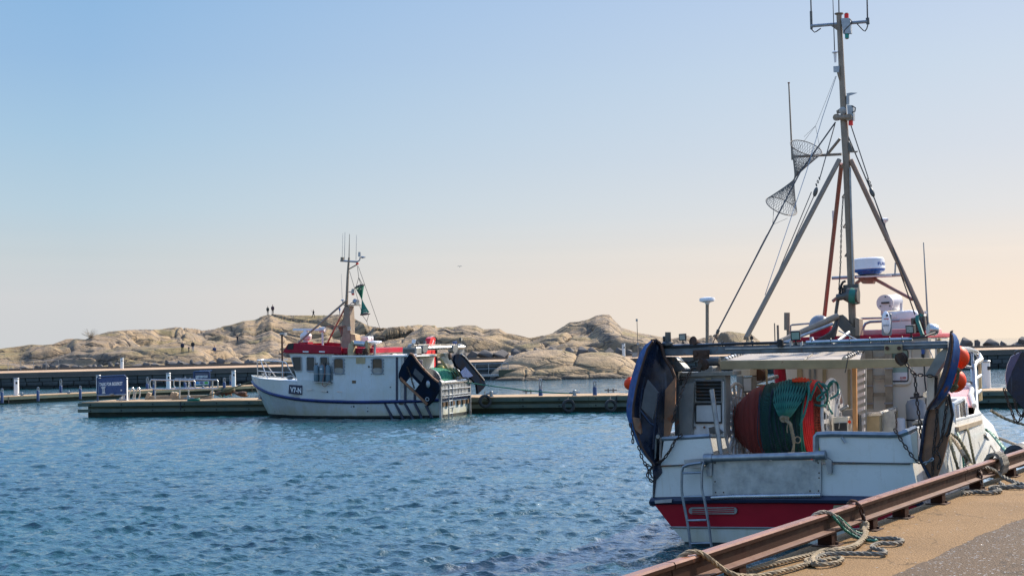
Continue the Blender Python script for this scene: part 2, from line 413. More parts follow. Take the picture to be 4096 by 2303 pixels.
sl = bpy.data.lights.new('sun', 'SUN'); so = bpy.data.objects.new('sun', sl); COL.objects.link(so)
sl.energy = 4.1; sl.angle = R(.53); sl.color = (1, .85, .66)
sd = V((math.sin(SUN_AZ) * math.cos(SUN_EL), math.cos(SUN_AZ) * math.cos(SUN_EL), math.sin(SUN_EL)))
so.rotation_euler = (-sd).to_track_quat('-Z', 'Y').to_euler(); so.location = (30, 30, 40)
scene.view_settings.view_transform = 'Standard'; scene.view_settings.look = 'None'; scene.view_settings.exposure = EXPO; scene.view_settings.gamma = 1
scene.cycles.max_bounces = 6; scene.cycles.diffuse_bounces = 3; scene.cycles.glossy_bounces = 3; scene.cycles.transmission_bounces = 3
scene.cycles.caustics_reflective = False; scene.cycles.caustics_refractive = False; scene.cycles.sample_clamp_indirect = 4; scene.cycles.use_denoising = True

def from_arrays(name, co, quads, mats, origin=(0, 0, 0), smooth=True, **k):
    me = bpy.data.meshes.new(name); n = len(co); q = len(quads)
    me.vertices.add(n); me.vertices.foreach_set('co', (co - np.array(origin)).astype(np.float32).ravel())
    me.loops.add(q * 4); me.loops.foreach_set('vertex_index', quads.astype(np.int32).ravel())
    me.polygons.add(q); me.polygons.foreach_set('loop_start', np.arange(0, q * 4, 4, dtype=np.int32))
    me.polygons.foreach_set('loop_total', np.full(q, 4, dtype=np.int32))
    if smooth: me.polygons.foreach_set('use_smooth', np.ones(q, dtype=bool))
    me.update(calc_edges=True); me.materials.append(mats)
    o = bpy.data.objects.new(name, me); COL.objects.link(o); o.location = origin; WM[o] = Matrix.Translation(origin)
    return setprops(o, **k)
def gridquads(nr, nc):
    i = np.arange(nr * nc).reshape(nr, nc)
    return np.stack([i[:-1, :-1], i[:-1, 1:], i[1:, 1:], i[1:, :-1]], -1).reshape(-1, 4)

# ------------------------------------------------------------------ water: one displaced sheet to the horizon
def make_water():
    nc = 860; nr = 2560
    ta = np.linspace(-.50, .50, nc)
    inv = np.linspace(H * F / 8.0, H * F / 220.0, nr - 60) / (H * F)
    Y = np.concatenate([1 / inv, np.geomspace(228, 30000, 60)])
    YY = np.repeat(Y[:, None], nc, 1); XX = YY * ta[None, :]
    dY = np.gradient(Y); sp_ = np.maximum(dY, .75 * Y * (ta[1] - ta[0]))[:, None]
    Z = np.zeros_like(XX); DX = np.zeros_like(XX); DY = np.zeros_like(XX)
    r = np.random.default_rng(5)
    lam = np.concatenate([np.geomspace(.17, 1.7, 84), np.geomspace(1.9, 7, 7)])
    for L in lam:
        a = r.normal(0, .62) + R(12)          # spread about the wind, blowing towards the quay
        kx, ky = math.sin(a), -math.cos(a); k = 2 * math.pi / L
        L_ = L * r.uniform(.9, 1.1)
        amp = .0118 * L_ ** 1.05 if L < .66 else .0118 * .66 * (.66 / L_) ** .62
        fade = np.clip((L_ / sp_ - 1.6) / 1.0, 0, 1)
        rows = fade[:, 0] > 0
        ph = k * (XX[rows] * kx + YY[rows] * ky) + r.uniform(0, 6.28)
        # patches of livelier and calmer water
        pat = .75 + .5 * np.sin(XX[rows] * .11 * r.uniform(.5, 1.5) + r.uniform(0, 6)) * np.sin(YY[rows] * .07 * r.uniform(.5, 1.5) + r.uniform(0, 6))
        A = amp * fade[rows] * pat
        Z[rows] += A * np.cos(ph); s = A * np.sin(ph) * .75; DX[rows] -= s * kx; DY[rows] -= s * ky
    XX = XX + DX; YY = YY + DY
    co = np.stack([XX, YY, Z], -1).reshape(-1, 3)
    m, t, b = nodes('sea_water'); cc = coords(t)
    b.inputs['IOR'].default_value = 1.75; b.inputs['Roughness'].default_value = .03
    col = mix(t, ramp(t, noise(t, cc, .12, 4), .35, .65), (.001, .038, .046), (.0015, .054, .06))
    t.links.new(col, b.inputs['Base Color'])
    mp = coords(t, (1, 1.7, 1))
    h = math_(t, 'ADD', math_(t, 'MULTIPLY', noise(t, mp, 3.6, 4, .6), .42), math_(t, 'MULTIPLY', noise(t, mp, 13, 3, .5), .2))
    bump(t, b, h, 1.0, .085)
    from_arrays('water', co, gridquads(nr, nc), m, kind='structure')
make_water()

# ------------------------------------------------------------------ granite hill behind the breakwater
SKY = [(-500,1420),(-200,1405),(0,1394),(75,1385),(124,1377),(168,1380),(211,1376),(264,1356),(298,1354),(342,1357),(373,1343),(435,1326),(497,1320),(575,1317),(636,1318),(663,1313),(704,1308),(744,1312),(788,1315),(810,1322),(840,1318),(858,1316),(902,1302),(924,1299),(975,1283),(1021,1279),(1049,1264),(1089,1255),(1152,1261),(1200,1261),(1318,1261),(1350,1257),(1397,1262),(1422,1276),(1474,1303),(1532,1311),(1617,1304),(1672,1299),(1740,1301),(1750,1311),(1786,1307),(1813,1308),(1848,1300),(1903,1301),(1935,1316),(1998,1314),(2025,1331),(2079,1342),(2121,1352),(2204,1335),(2245,1310),(2280,1288),(2314,1286),(2356,1276),(2383,1262),(2418,1257),(2439,1259),(2456,1279),(2487,1310),(2556,1331),(2650,1348),(2690,1354),(2746,1340),(2790,1358),(2845,1340),(2912,1324),(2953,1329),(3011,1340),(3050,1372),(3150,1392),(3300,1400)]
def vor(X, Y, L, seed, ax=1.35, warp=0.0):
    """distance to the nearest and second nearest of jittered cell points, and the cell's own random number"""
    x = X / (L * ax); y = Y / L
    if warp: x, y = x + warp * np.sin(y * 2.1 + 1.3 * np.sin(x * .7)), y + warp * np.sin(x * 1.7 + .5)
    ix = np.floor(x); iy = np.floor(y); f1 = np.full(x.shape, 9.); f2 = f1.copy(); idv = np.zeros_like(x)
    for dx in (-1, 0, 1):
        for dy in (-1, 0, 1):
            cx = ix + dx; cy = iy + dy
            h1 = np.modf(np.abs(np.sin(cx * 127.1 + cy * 311.7 + seed) * 43758.5453))[0]; h2 = np.modf(np.abs(np.sin(cx * 269.5 + cy * 183.3 + seed * 1.7) * 43758.5453))[0]
            d = np.hypot(cx + h1 - x, cy + h2 - y); near = d < f1
            f2 = np.where(near, f1, np.minimum(f2, d)); idv = np.where(near, h1 * .6 + h2 * .4, idv); f1 = np.where(near, d, f1)
    return f1, f2, idv
def fbm(X, Y, L, seed, oct=4):
    r = np.random.default_rng(seed); z = np.zeros_like(X); a = 1.
    for o in range(oct):
        for _ in range(5):
            t = r.uniform(0, 6.28); z += a * np.sin((X * math.cos(t) + Y * math.sin(t)) * 6.28 / (L * r.uniform(.7, 1.4)) + r.uniform(0, 6.28)) / 3
        L /= 2.1; a /= 2.1
    return z
def gran(name, lich=1.0, bright=1.0, ckk=.75):
    m, t, b = nodes(name); co = coords(t)
    c = mix(t, ramp(t, noise(t, co, .16, 8, .6), .35, .65), tuple(bright * v for v in (.28, .19, .10)), tuple(bright * v for v in (.15, .112, .07)))
    c = mix(t, ramp(t, noise(t, co, .05, 6, .55), .45, .62), c, (.26, .18, .09))
    c = mix(t, ramp(t, noise(t, co, .5, 9, .7), .5, .62, 0, .85 * lich), c, (.085, .075, .062))
    c = mix(t, ramp(t, noise(t, co, 2.2, 8, .75), .55, .75, 0, .5), c, (.24, .205, .15))
    g = N(t, 'ShaderNodeNewGeometry'); s = N(t, 'ShaderNodeSeparateXYZ'); t.links.new(g.outputs['Normal'], s.inputs[0])
    k = math_(t, 'MULTIPLY', ramp(t, noise(t, co, .11, 6, .6), .5, .62), ramp(t, s.outputs['Z'], .72, .93))
    c = mix(t, math_(t, 'MULTIPLY', k, .8), c, mix(t, noise(t, co, 1.2, 4), (.12, .115, .035), (.2, .13, .035)))
    cr = coords(t, (.09, .16, .3)); vn = N(t, 'ShaderNodeTexVoronoi', feature='DISTANCE_TO_EDGE'); vn.inputs['Scale'].default_value = 1.6
    wv = N(t, 'ShaderNodeVectorMath', operation='ADD'); nz = N(t, 'ShaderNodeTexNoise'); nz.inputs['Scale'].default_value = 3; nz.inputs['Detail'].default_value = 4
    sc_ = N(t, 'ShaderNodeVectorMath', operation='SCALE'); sc_.inputs['Scale'].default_value = .35
    t.links.new(cr, nz.inputs['Vector']); t.links.new(nz.outputs['Color'], sc_.inputs[0]); t.links.new(cr, wv.inputs[0]); t.links.new(sc_.outputs[0], wv.inputs[1]); t.links.new(wv.outputs[0], vn.inputs['Vector'])
    ck = ramp(t, vn.outputs['Distance'], .010, .042, 1, 0)
    c = mix(t, math_(t, 'MULTIPLY', ck, ckk), c, (.05, .042, .034))
    w = N(t, 'ShaderNodeSeparateXYZ'); t.links.new(g.outputs['Position'], w.inputs[0])
    c = mix(t, ramp(t, math_(t, 'ADD', w.outputs['Z'], ramp(t, noise(t, co, .9, 5), .3, .7, -.25, .25)), .25, .6, .9, 0), c, (.03, .026, .02))
    t.links.new(c, b.inputs['Base Color']); b.inputs['Roughness'].default_value = .82
    hh = math_(t, 'SUBTRACT', math_(t, 'ADD', noise(t, co, .8, 9, .68), math_(t, 'MULTIPLY', noise(t, co, 6, 6, .7), .2)), math_(t, 'MULTIPLY', ck, .5))
    bump(t, b, hh, .8, .4); return m
GRAN = gran('pale_granite'); GRAN2 = gran('pale_islet_granite', .35, 1.5, .5)
HILL = {}
def make_hill():
    a = np.arange(-500, 3301, 3.2); nc = len(a); nr = 300
    sx = np.interp(a, [p[0] for p in SKY], [p[1] for p in SKY])
    Ys = np.interp(a, [-500, 0, 300, 500, 800, 1089, 1400, 1600, 2000, 2120, 2418, 2700, 2912, 3300], [205, 215, 225, 235, 270, 300, 280, 240, 222, 215, 210, 202, 206, 214])
    e = np.array([ray(x, y).z / ray(x, y).y for x, y in zip(a, sx)]); tx = np.array([ray(x, y).x / ray(x, y).y for x, y in zip(a, sx)])
    t = np.concatenate([np.linspace(0, 1.06, nr - 40), np.linspace(1.075, 1.6, 40)])[:, None]
    Yf = 174.
    Y = Yf + t * (Ys - Yf)[None, :]; X = Y * tx[None, :]
    zs = (H + e * Ys)[None, :]; z0 = 1.7
    knoll = np.exp(-((a - 2400) / 330.) ** 2)[None, :]
    pw = 1.55 - .5 * knoll
    z = z0 + (zs - z0) * np.where(t <= 1, np.clip(t, 0, 1) ** pw, 1 - ((t - 1) / .6) * .9)
    w0 = np.clip(t / .12, 0, 1) * np.where(t > 1, np.clip(1 - (t - 1) * 1.2, 0, 1), 1)
    Xw = X + 4 * fbm(X, Y, 30, 3, 2); Yw = Y + 3 * fbm(X, Y, 24, 4, 2)
    for L, amp, cut, sd in ((27, 4.4, 1.1, 1.), (13, 3.2, .8, 5.), (6.5, .7, .25, 9.)):
        f1, f2, idv = vor(Xw, Yw, L, sd, 1.5)
        dome = np.sqrt(np.clip(1 - (f1 / .95) ** 2, 0, 1)) * (.55 + .75 * idv)
        z = z + w0 * amp * (dome - .62) - w0 * cut * np.exp(-((f2 - f1) / (.05 if L > 10 else .07)) ** 2)
    # broken ledges: steps facing the sea here and there
    led = fbm(X, Y, 40, 21, 2); z = z + w0 * .5 * np.tanh(led * 9) * np.exp(-led ** 2 * 3)
    z = z + w0 * .05 * fbm(X, Y, 3.0, 8, 3)
    for it in range(3):
        el = (z - H) / Y; em = el.max(0)
        d = (e - em)
        n_ = (24, 9, 4)[it]; kk = np.hanning(2 * n_ + 3)[1:-1]; d = np.convolve(np.pad(d, n_, mode='edge'), kk / kk.sum(), 'valid')
        wt_ = np.clip(t / .85, 0, 1); wt_ = wt_ * wt_ * (3 - 2 * wt_)
        z = z + d[None, :] * Y * wt_
    co = np.stack([X, Y, z], -1)
    HILL.update(a=a, co=co, t=t)
    from_arrays('granite_hill', co.reshape(-1, 3), gridquads(len(t), nc), GRAN, kind='structure')
make_hill()
def hill_point(px, py):
    """first place on the hill that the sight line through a survey point meets"""
    i = int(np.argmin(abs(HILL['a'] - px))); c = HILL['co'][:, i]; d = ray(px, py); e = d.z / d.y
    el = (c[:, 2] - H) / c[:, 1]; k = np.argmax(el >= e - 1e-5)
    if not (el >= e - 1e-5).any(): k = int(np.argmax(el))
    return V(c[k].tolist())

# bare rock islet in front of the breakwater
def make_islet():
    p0, p1 = G(1940, 1518, 0), G(2545, 1500, 0); nx, ny = 330, 130
    X, Y = np.meshgrid(np.linspace(p0.x - 1, p1.x + 1, nx), np.linspace(156.5, 178, ny))
    s = 160 / F
    def dome(px, yc, ht, rx, ry, pwr=2.0):
        cx = (px - CX) * s; q = np.abs((X - cx) / rx) ** pwr + ((Y - yc) / ry) ** 2
        return ht * np.sqrt(np.clip(1 - q, 0, None)) - np.clip(q - 1, 0, 3) * 3
    parts = [dome(2180, 167.5, 3.35, 6.0, 7.5, 2.2), dome(2395, 167, 2.9, 5.2, 7.6, 2.4), dome(2090, 165, 2.0, 4.0, 6, 2.2), dome(2240, 162.2, 1.5, 7.6, 3.4, 2.6), dome(2345, 160.6, .75, 5.5, 2.6, 2.6), dome(2130, 160.0, .55, 4.6, 2.2, 2.6), dome(2480, 164, 1.35, 2.4, 5)]
    z = np.maximum.reduce(parts)
    f1, f2, _ = vor(X + .8 * fbm(X, Y, 7, 5, 2), Y + .7 * fbm(X, Y, 6, 6, 2), 4.2, 3., 1.6)
    srt = np.sort(np.stack(parts), 0); seam = np.exp(-((srt[-1] - srt[-2]) / .12) ** 2)
    z = z - .16 * np.exp(-((f2 - f1) / .03) ** 2) + .05 * fbm(X, Y, 3.2, 12, 4) - .22 * seam
    co = np.stack([X, Y, np.maximum(z, -.6)], -1).reshape(-1, 3)
    from_arrays('rock_islet', co, gridquads(ny, nx), GRAN2, kind='structure')
make_islet()

# ------------------------------------------------------------------ breakwater with walkway
WY = 168.0
def make_wall():
    TM = Matrix.Translation((0, WY, 0)) @ Matrix.Rotation(-.0026, 4, 'Y') @ Matrix.Translation((0, -WY, 0))
    root = empty('breakwater', TM @ Matrix.Translation((0, WY, 0)), 'long dark stone breakwater with a pale concrete walkway along its top', 'breakwater')
    mb = MB(); r = random.Random(3); x = -82.
    def wp(n, m, mat): return build(n, m, mat, root, space=TM, smooth=0)
    for row, (z0, z1) in enumerate(((-.6, .40), (.42, .95), (.97, 1.46))):
        x = -82. - row * .5
        while x < 84:
            w = r.uniform(1.0, 2.1); d = r.uniform(-.07, .07); i = .035; e = .05
            a, b = x + i, x + w - i; j = lambda: r.uniform(-.03, .03)
            mb.add([(a + e, WY + d - .05, z0 + e + j()), (b - e, WY + d - .05, z0 + e + j()), (b - e, WY + d - .05, z1 - e + j()), (a + e, WY + d - .05, z1 - e + j()), (a, WY + d + .02, z0), (b, WY + d + .02, z0), (b, WY + d + .02, z1), (a, WY + d + .02, z1), (a, WY + .5, z0), (b, WY + .5, z0), (b, WY + .5, z1), (a, WY + .5, z1)],
                   [(0, 1, 2, 3), (0, 4, 5, 1), (1, 5, 6, 2), (2, 6, 7, 3), (3, 7, 4, 0), (4, 8, 9, 5), (5, 9, 10, 6), (6, 10, 11, 7), (7, 11, 8, 4)])
            x += w
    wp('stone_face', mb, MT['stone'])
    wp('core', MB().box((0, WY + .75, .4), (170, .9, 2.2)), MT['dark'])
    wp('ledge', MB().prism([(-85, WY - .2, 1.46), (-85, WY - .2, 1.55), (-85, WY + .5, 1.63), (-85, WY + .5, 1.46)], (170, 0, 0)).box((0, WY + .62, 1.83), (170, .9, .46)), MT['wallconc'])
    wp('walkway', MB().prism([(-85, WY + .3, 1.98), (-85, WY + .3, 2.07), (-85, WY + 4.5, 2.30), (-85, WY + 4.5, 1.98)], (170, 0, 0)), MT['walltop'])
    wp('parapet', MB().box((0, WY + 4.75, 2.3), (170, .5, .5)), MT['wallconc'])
    wp('rubble_core', MB().box((0, WY + 8, .9), (170, 7, 2.4)), MT['boulder'])
make_wall()
# boulders tipped along the back of the walkway
BM = []
def boulder_mesh(seed, flat):
    r = random.Random(seed); bm = bmesh.new()
    for _ in range(13 + seed % 5):
        p = V((r.gauss(0, 1), r.gauss(0, 1), r.gauss(0, 1))).normalized() * r.uniform(.75, 1.05)
        bm.verts.new((p.x * .62, p.y * .5, p.z * (.34 if flat else .46) + (.3 if flat else .4)))
    bmesh.ops.convex_hull(bm, input=bm.verts)
    for v in [v for v in bm.verts if not v.link_faces]: bm.verts.remove(v)
    bmesh.ops.bevel(bm, geom=bm.edges[:], offset=.035, segments=1, affect='EDGES', clamp_overlap=True)
    me = bpy.data.meshes.new('boulder'); bm.to_mesh(me); bm.free(); me.materials.append(MT['boulder']); return me
BM = [boulder_mesh(i, i % 2) for i in range(12)]
def boulder(px, top, width, k, label, group=None, Y=None, zb=2.15, rz=0):
    """boulder whose top shows at TOP, WIDTH in survey pixels"""
    o = bpy.data.objects.new('boulder', BM[k % 12]); COL.objects.link(o)
    Y = Y or WY + 6.2; p = W(px, top, Y); s = width / F * Y; h = max(.25, p.z - zb + .15)
    o.location = (p.x, Y, zb - .15); o.scale = (s / 1.2, max(.7, s * .7), 1.12 * h / (.62 if k % 2 else .84)); o.rotation_euler = (0, 0, rz)
    WM[o] = Matrix.Translation(o.location); return setprops(o, label, 'boulder', group)
gL = 'dark boulders along the breakwater left of the white boat'; lL = 'dark angular boulder in the row above the breakwater walkway left of the white boat'
for px, top, w, k in [(40,1471,34,1),(95,1464,44,3),(150,1458,40,0),(180,1452,44,4),(212,1456,36,6),(255,1452,50,2),(300,1461,40,5),(322,1462,30,7),(362,1459,34,9),(378,1456,20,8),(400,1453,26,10),(440,1447,30,4),(468,1448,26,11),(545,1455,60,1),(585,1447,40,6),(620,1452,50,3),(690,1447,64,5),(725,1443,44,7),(745,1451,40,9),(790,1444,60,1),(812,1444,26,2),(850,1443,46,3),(940,1444,50,5),(960,1447,30,9),(1010,1440,30,8),(1030,1446,40,7),(1100,1440,60,3)]:
    boulder(px, top, w, k, lL, gL)
boulder(668, 1434, 24, 0, 'narrow upright block standing in the boulder row between walkway and three people')
boulder(765, 1437, 28, 4, 'pointed boulder below the man in black and grey trousers')
boulder(884, 1428, 48, 6, 'tall steep boulder, highest of the row left of the white boat')
boulder(992, 1431, 30, 10, 'square upright boulder near the bow railing of the white boat')
gM = 'dark boulders along the breakwater behind the rock islet'; lM = 'dark slab-like boulder in the row behind the pale rock islet'
for px, top, w, k in [(1815,1408,70,1),(1850,1404,44,4),(1890,1398,46,2),(1940,1402,80,5),(1995,1400,90,1),(2065,1398,50,3),(2150,1392,50,7),(2210,1388,60,9),(2240,1396,50,11),(2330,1389,70,3),(2365,1392,60,5),(2430,1392,60,1),(2480,1390,50,7),(2510,1392,40,2),(2560,1386,50,4),(2610,1384,60,6)]:
    boulder(px, top, w, k, lM, gM)
boulder(2063, 1389, 56, 6, 'brown overhanging boulder at the gap in the hill beside the rock islet', Y=WY + 7.5)
boulder(2100, 1389, 46, 0, 'wedge-shaped grey boulder right of the brown overhanging one')
boulder(2275, 1388, 46, 8, 'block standing upright above the crest of the pale rock islet')
gR = 'flat cut blocks on the breakwater right of the red-hulled boat'
for px, top, w, k, lb in [(3862,1352,64,3,'large cut block on the breakwater just above the orange buoys'),(3908,1352,32,0,'narrow pointed block beside the largest one on the breakwater'),(3962,1358,78,5,'long low cut block on the breakwater above the white pedestal'),(4012,1364,34,7,'small rounded block in the gap of the block row'),(4060,1368,60,1,'low block right of the small rounded block, half hidden'),(4100,1348,74,9,'big block of the row cut by the frame edge')]:
    boulder(px, top, w, k, lb, gR, zb=2.25)
# ------------------------------------------------------------------ small fixtures on and by the breakwater
def pedestal(px, yb, yt, wpx, zd, label, Yfix=None, group='white service pedestals', cut=True):
    b = G(px, yb, zd) if not Yfix else V((W(px, yb, Yfix).x, Yfix, zd)); t = W(px, yt, b.y); h = t.z - zd; r = wpx / F * b.y / 2
    root = empty('service_pedestal', b, label, 'pedestal', group)
    m = MB().lathe(b, (0, 0, 1), [(0, r * 1.12), (.04, r * 1.12), (.045, r), (h * .93, r * .97)], 18); build('column', m, MT['white'], root)
    m = MB().lathe(b + V((0, 0, h * .935)), (0, 0, 1), [(0, r * 1.12), (h * .03, r * 1.14), (h * .06, r * .95)], 18); build('cap', m, MT['galv'], root)
    m = MB().box(b + V((r * .35, -r * .96, h * .72)), (r * .7, .04, h * .12)); build('socket_panel', m, MT['dark'], root); return root
pedestal(488, 1479, 1430, 13, 2.15, 'white pedestal standing alone on the breakwater walkway at the left', WY + 1.4)
pedestal(2495, 1422, 1373, 13, 2.15, 'white pedestal on the breakwater walkway right of the rock islet', WY + 1.4)
def lamp_post():
    b = V((W(2552, 1404, WY + 2.5).x, WY + 2.5, 2.2)); t = W(2548, 1284, b.y)
    root = empty('lamp_post', b, 'thin lamp post with a small box head rising beside the breakwater pedestal', 'lamp post')
    build('pole', MB().tube(b, t, .05, .04), MT['mast'], root); build('lamp_head', MB().box(t + V((-.03, 0, .12)), (.22, .2, .3)), MT['galv'], root)
    build('control_box', MB().box(b + V((0, -.1, 1.6)), (.3, .14, .24)), MT['galv'], root)
lamp_post()
b = W(2540, 1404, WY + 3); build('equipment_box', MB().box((b.x, WY + 3, 2.45), (.75, .5, .5)).box((b.x - .1, WY + 3, 2.73), (1.0, .6, .05)), MT['galv'], label='low grey box on the walkway at the foot of the lamp post', cat='box', bevel=.02)
b = W(2043, 1388, WY + 3.0); build('concrete_block', MB().box((b.x, WY + 3.4, 2.45), (.55, .5, .5)), MT['plywhite'], label='pale concrete block at the left foot of the rock islet on the walkway', cat='block', bevel=.03)
def wall_sign():
    root = empty('wall_sign', W(822, 1488, WY - .1), 'small blue sign fixed on the breakwater above the guest pier board', 'sign')
    Y = WY - .12; q = [W(x, y, Y) for x, y in ((797, 1480), (848, 1478), (848, 1484), (797, 1486))]
    build('sign_plate', MB().prism(q, (0, .04, 0)), MT['signblue'], root, smooth=0)
    p = W(799, 1485, Y - .015); build('lettering', text_mb('BEST EGNET OPP TIL 35 FOT', p, (1, 0, .02), (0, 0, 1), .11, (848 - 801) / F * Y), MT['letter'], root, smooth=0)
wall_sign()
def walkway_rail():
    root = empty('walkway_railing', W(80, 1460, WY + 3), 'thin grey railing along the breakwater walkway at the far left', 'railing'); m = MB(); Y = WY + 3.6
    a, b = W(-120, 1448, Y), W(235, 1447, Y)
    zs = a.z; m.tube((a.x, Y, zs), (b.x, Y, zs + .05), .025, n=6); m.tube((a.x, Y, zs - .45), (b.x, Y, zs - .4), .02, n=6); build('top_rail', m, MT['galv'], root)
    for i in range(8):
        x = a.x + (b.x - a.x) * i / 7; build('post', MB().tube((x, Y, 2.05), (x, Y, zs), .03, n=6), MT['galv'], root)
walkway_rail()
def gangway():
    root = empty('footbridge', W(1960, 1500, 160), 'grey metal footbridge with railings leading to the rock islet', 'footbridge'); Y = 161.
    a = W(1790, 1505, Y); b = W(2034, 1499, Y); z = b.z
    build('bridge_deck', MB().beam((a.x, Y, z), (b.x, Y, z), 1.1, .22), MT['galv'], root)
    for dy in (-.5, .5):
        m = MB(); zt = W(2034, 1452, Y).z; zm = W(2034, 1472, Y).z
        m.tube((a.x, Y + dy, zt), (b.x, Y + dy, zt), .035, n=6); m.tube((a.x, Y + dy, zm), (b.x, Y + dy, zm), .028, n=6); build('handrail', m, MT['galv'], root)
        for px in (1800, 1852, 1902, 1955, 2008, 2033):
            x = W(px, 1500, Y).x; build('rail_post', MB().tube((x, Y + dy, z), (x, Y + dy, zt), .032, n=6), MT['galv'], root)
    c = W(2038, 1510, Y); build('concrete_abutment', MB().box((c.x, Y + .4, .35), (2.4, 2.0, 1.7)), MT['pierside'], root, bevel=.04)
gangway()
# bare shrub on the hill
def shrub():
    p = hill_point(362, 1352) + V((0, 0, -.1)); m = MB(); r = random.Random(4)
    for i in range(70):
        d = V((r.gauss(0, .8), r.gauss(0, .6), r.uniform(.5, 1.3))).normalized() * r.uniform(.7, 1.7); mid = p + d * .5 + V((r.uniform(-.15, .15), 0, .1))
        m.path([p, mid, p + d + V((r.uniform(-.2, .2), 0, 0))], .012, 3)
    build('bare_shrub', m, MT['wood'], label='leafless shrub on the skyline of the granite hill at the left', cat='shrub')
shrub()

# ------------------------------------------------------------------ people on the rocks
PM = {}
def cloth(n, c):
    if n not in PM: PM[n] = pm('cloth_' + n, c, None, 6, .85)
    return PM[n]
def person(p, hpx, Y, label, jacket, legs, hair=(.12, .08, .05), face=0, stride=0., arms='down', seat=False):
    h = hpx / F * Y; k = h / 1.75; m = MB(); c, s = math.cos(face), math.sin(face)
    def q(x, y, z): return p + V((x * c - y * s, x * s + y * c, z)) * k
    hz = .9
    for sd in (-1, 1):
        st = sd * stride
        m.path([q(sd * .1, 0, hz), q(sd * .1, .03 + st * .22, .48), q(sd * .11, st * .42 - .03, .06)], lambda t: (.095 - .04 * t) * k, 8)
        m.ell(q(sd * .11, st * .42 + .06, .04), (.05 * k, .13 * k, .05 * k), 8, 6)
        sh = q(sd * .2, 0, 1.42)
        if arms == 'down': pts = [sh, q(sd * .26, -.02 - st * .1, 1.14), q(sd * .25, .06 - st * .22, .86)]
        elif arms == 'front': pts = [sh, q(sd * .25, .06, 1.15), q(sd * .1, .3, 1.2)]
        else: pts = [sh, q(sd * .27, .12, 1.2), q(sd * .1, .3, 1.5)]
        m.path(pts, lambda t: (.062 - .022 * t) * k, 7); m.ell(pts[-1], (.045 * k, .05 * k, .07 * k), 6, 5)
    m.path([q(0, 0, .86), q(0, 0, 1.1), q(0, 0, 1.36), q(0, 0, 1.48)], lambda t: (.155 + .05 * t - .12 * max(0, t - .75) * 4 * .8) * k, 10)
    m.tube(q(0, 0, 1.4), q(0, .02, 1.58), .06 * k, n=8)
    m.ell(q(0, .02, 1.65), (.078 * k, .095 * k, .115 * k), 10, 8); m.ell(q(0, .125, 1.64), (.014 * k, .02 * k, .025 * k), 6, 5)
    o = bpy.data.objects.new('person', bpy.data.meshes.new('tmp')); COL.objects.link(o)
    o.data.from_pydata([v - p for v in m.vs], [], m.fs); rm = o.modifiers.new('r', 'REMESH'); rm.mode = 'VOXEL'; rm.voxel_size = .035 * k
    dg = bpy.context.evaluated_depsgraph_get(); me = bpy.data.meshes.new_from_object(o.evaluated_get(dg)); o.modifiers.clear(); o.data = me; me.name = 'person'
    for mm in (MT['skin'], cloth(*jacket), cloth(*legs), cloth('shoes', (.05, .05, .05))): me.materials.append(mm)
    for f in me.polygons:
        z = f.center.z / k; r_ = math.hypot(f.center.x, f.center.y) / k
        f.material_index = 0 if z > 1.5 or (arms == 'down' and r_ > .2 and z < .88 and z > .7) else 1 if z > .84 else 2 if z > .09 else 3
        f.use_smooth = True
    o.location = p; WM[o] = Matrix.Translation(p); setprops(o, label, 'person')
    hm = MB().ell(q(0, -.005, 1.685), (.085 * k, .1 * k, .1 * k), 10, 8); build('hair', hm, cloth('hair%d' % int(hair[0] * 100), hair), o)
    return o
def hp(px, py): return hill_point(px, py)
nav = ('navy', (.025, .03, .055)); blk = ('black', (.022, .024, .026)); grn = ('darkgreen', (.035, .045, .04))
def at(px, py, Yref=None):
    p = hp(px, py); return p
p = at(1072, 1259); person(p, 34 * 1.0, p.y, 'person in dark green jacket standing on the hilltop beside a taller one', grn, blk)
q = p + V((.85, 1.0, .1)); person(q, 38, q.y, 'taller person in dark purple jacket standing on the hilltop behind the shorter one', ('purple', (.05, .03, .05)), blk)
p = at(1252, 1272); person(p, 33, p.y, 'person in black walking along the hill with a fishing rod', blk, ('darkgrey', (.03, .03, .03)), face=R(-50), stride=.7, arms='front')
rod = MB().tube(p + V((-.35, 0, 1.1)), p + V((-.5, 0, 2.0)), .012, n=4); build('fishing_rod', rod, MT['wire'], label='thin fishing rod held upright by the walking person on the hill', cat='fishing rod')
p = at(1360, 1257); person(p, 32, p.y, 'person in bright blue jacket standing on the skyline behind the boat mast', ('blue', (.02, .12, .35)), nav, face=R(90), arms='front')
p = at(729, 1412); person(p, 44, p.y, 'man in long navy coat and olive trousers standing on the rocks', nav, ('olive', (.14, .13, .05)), (.25, .15, .08), face=R(180))
p = at(754, 1410); person(p, 25, p.y, 'small child in navy jacket standing between two men on the rocks', nav, nav, (.35, .22, .1), face=R(180), arms='front')
p = at(770, 1408); person(p, 44, p.y, 'man in black jacket and pale grey trousers standing on the rocks', blk, ('palegrey', (.3, .31, .33)), (.4, .26, .12), face=R(180))
p = at(949, 1376); person(p, 36, p.y, 'person in dark clothes holding a large camera on the rock ledge', blk, ('denim', (.07, .085, .11)), face=R(40), arms='up')
c_ = p + V((-.4, .25, 1.55)); build('camera', MB().box(c_, (.3, .22, .2)).tube(c_ + V((-.1, .05, 0)), c_ + V((-.42, .2, .03)), .07), MT['dark'], label='black camera with long lens held up by the person on the ledge', cat='camera')
p = at(858, 1404) + V((0, 0, -.85)); person(p, 44, p.y, 'red-haired person in blue whose head and shoulders rise above the rock', ('midblue', (.03, .05, .13)), nav, (.42, .2, .07))
p = V((W(3007, 1362, WY + 7).x, WY + 7, W(3007, 1372, WY + 7).z - 0.15)); person(p, 40, p.y, 'person in black seen beyond the crossbeam of the red-hulled boat', blk, blk)

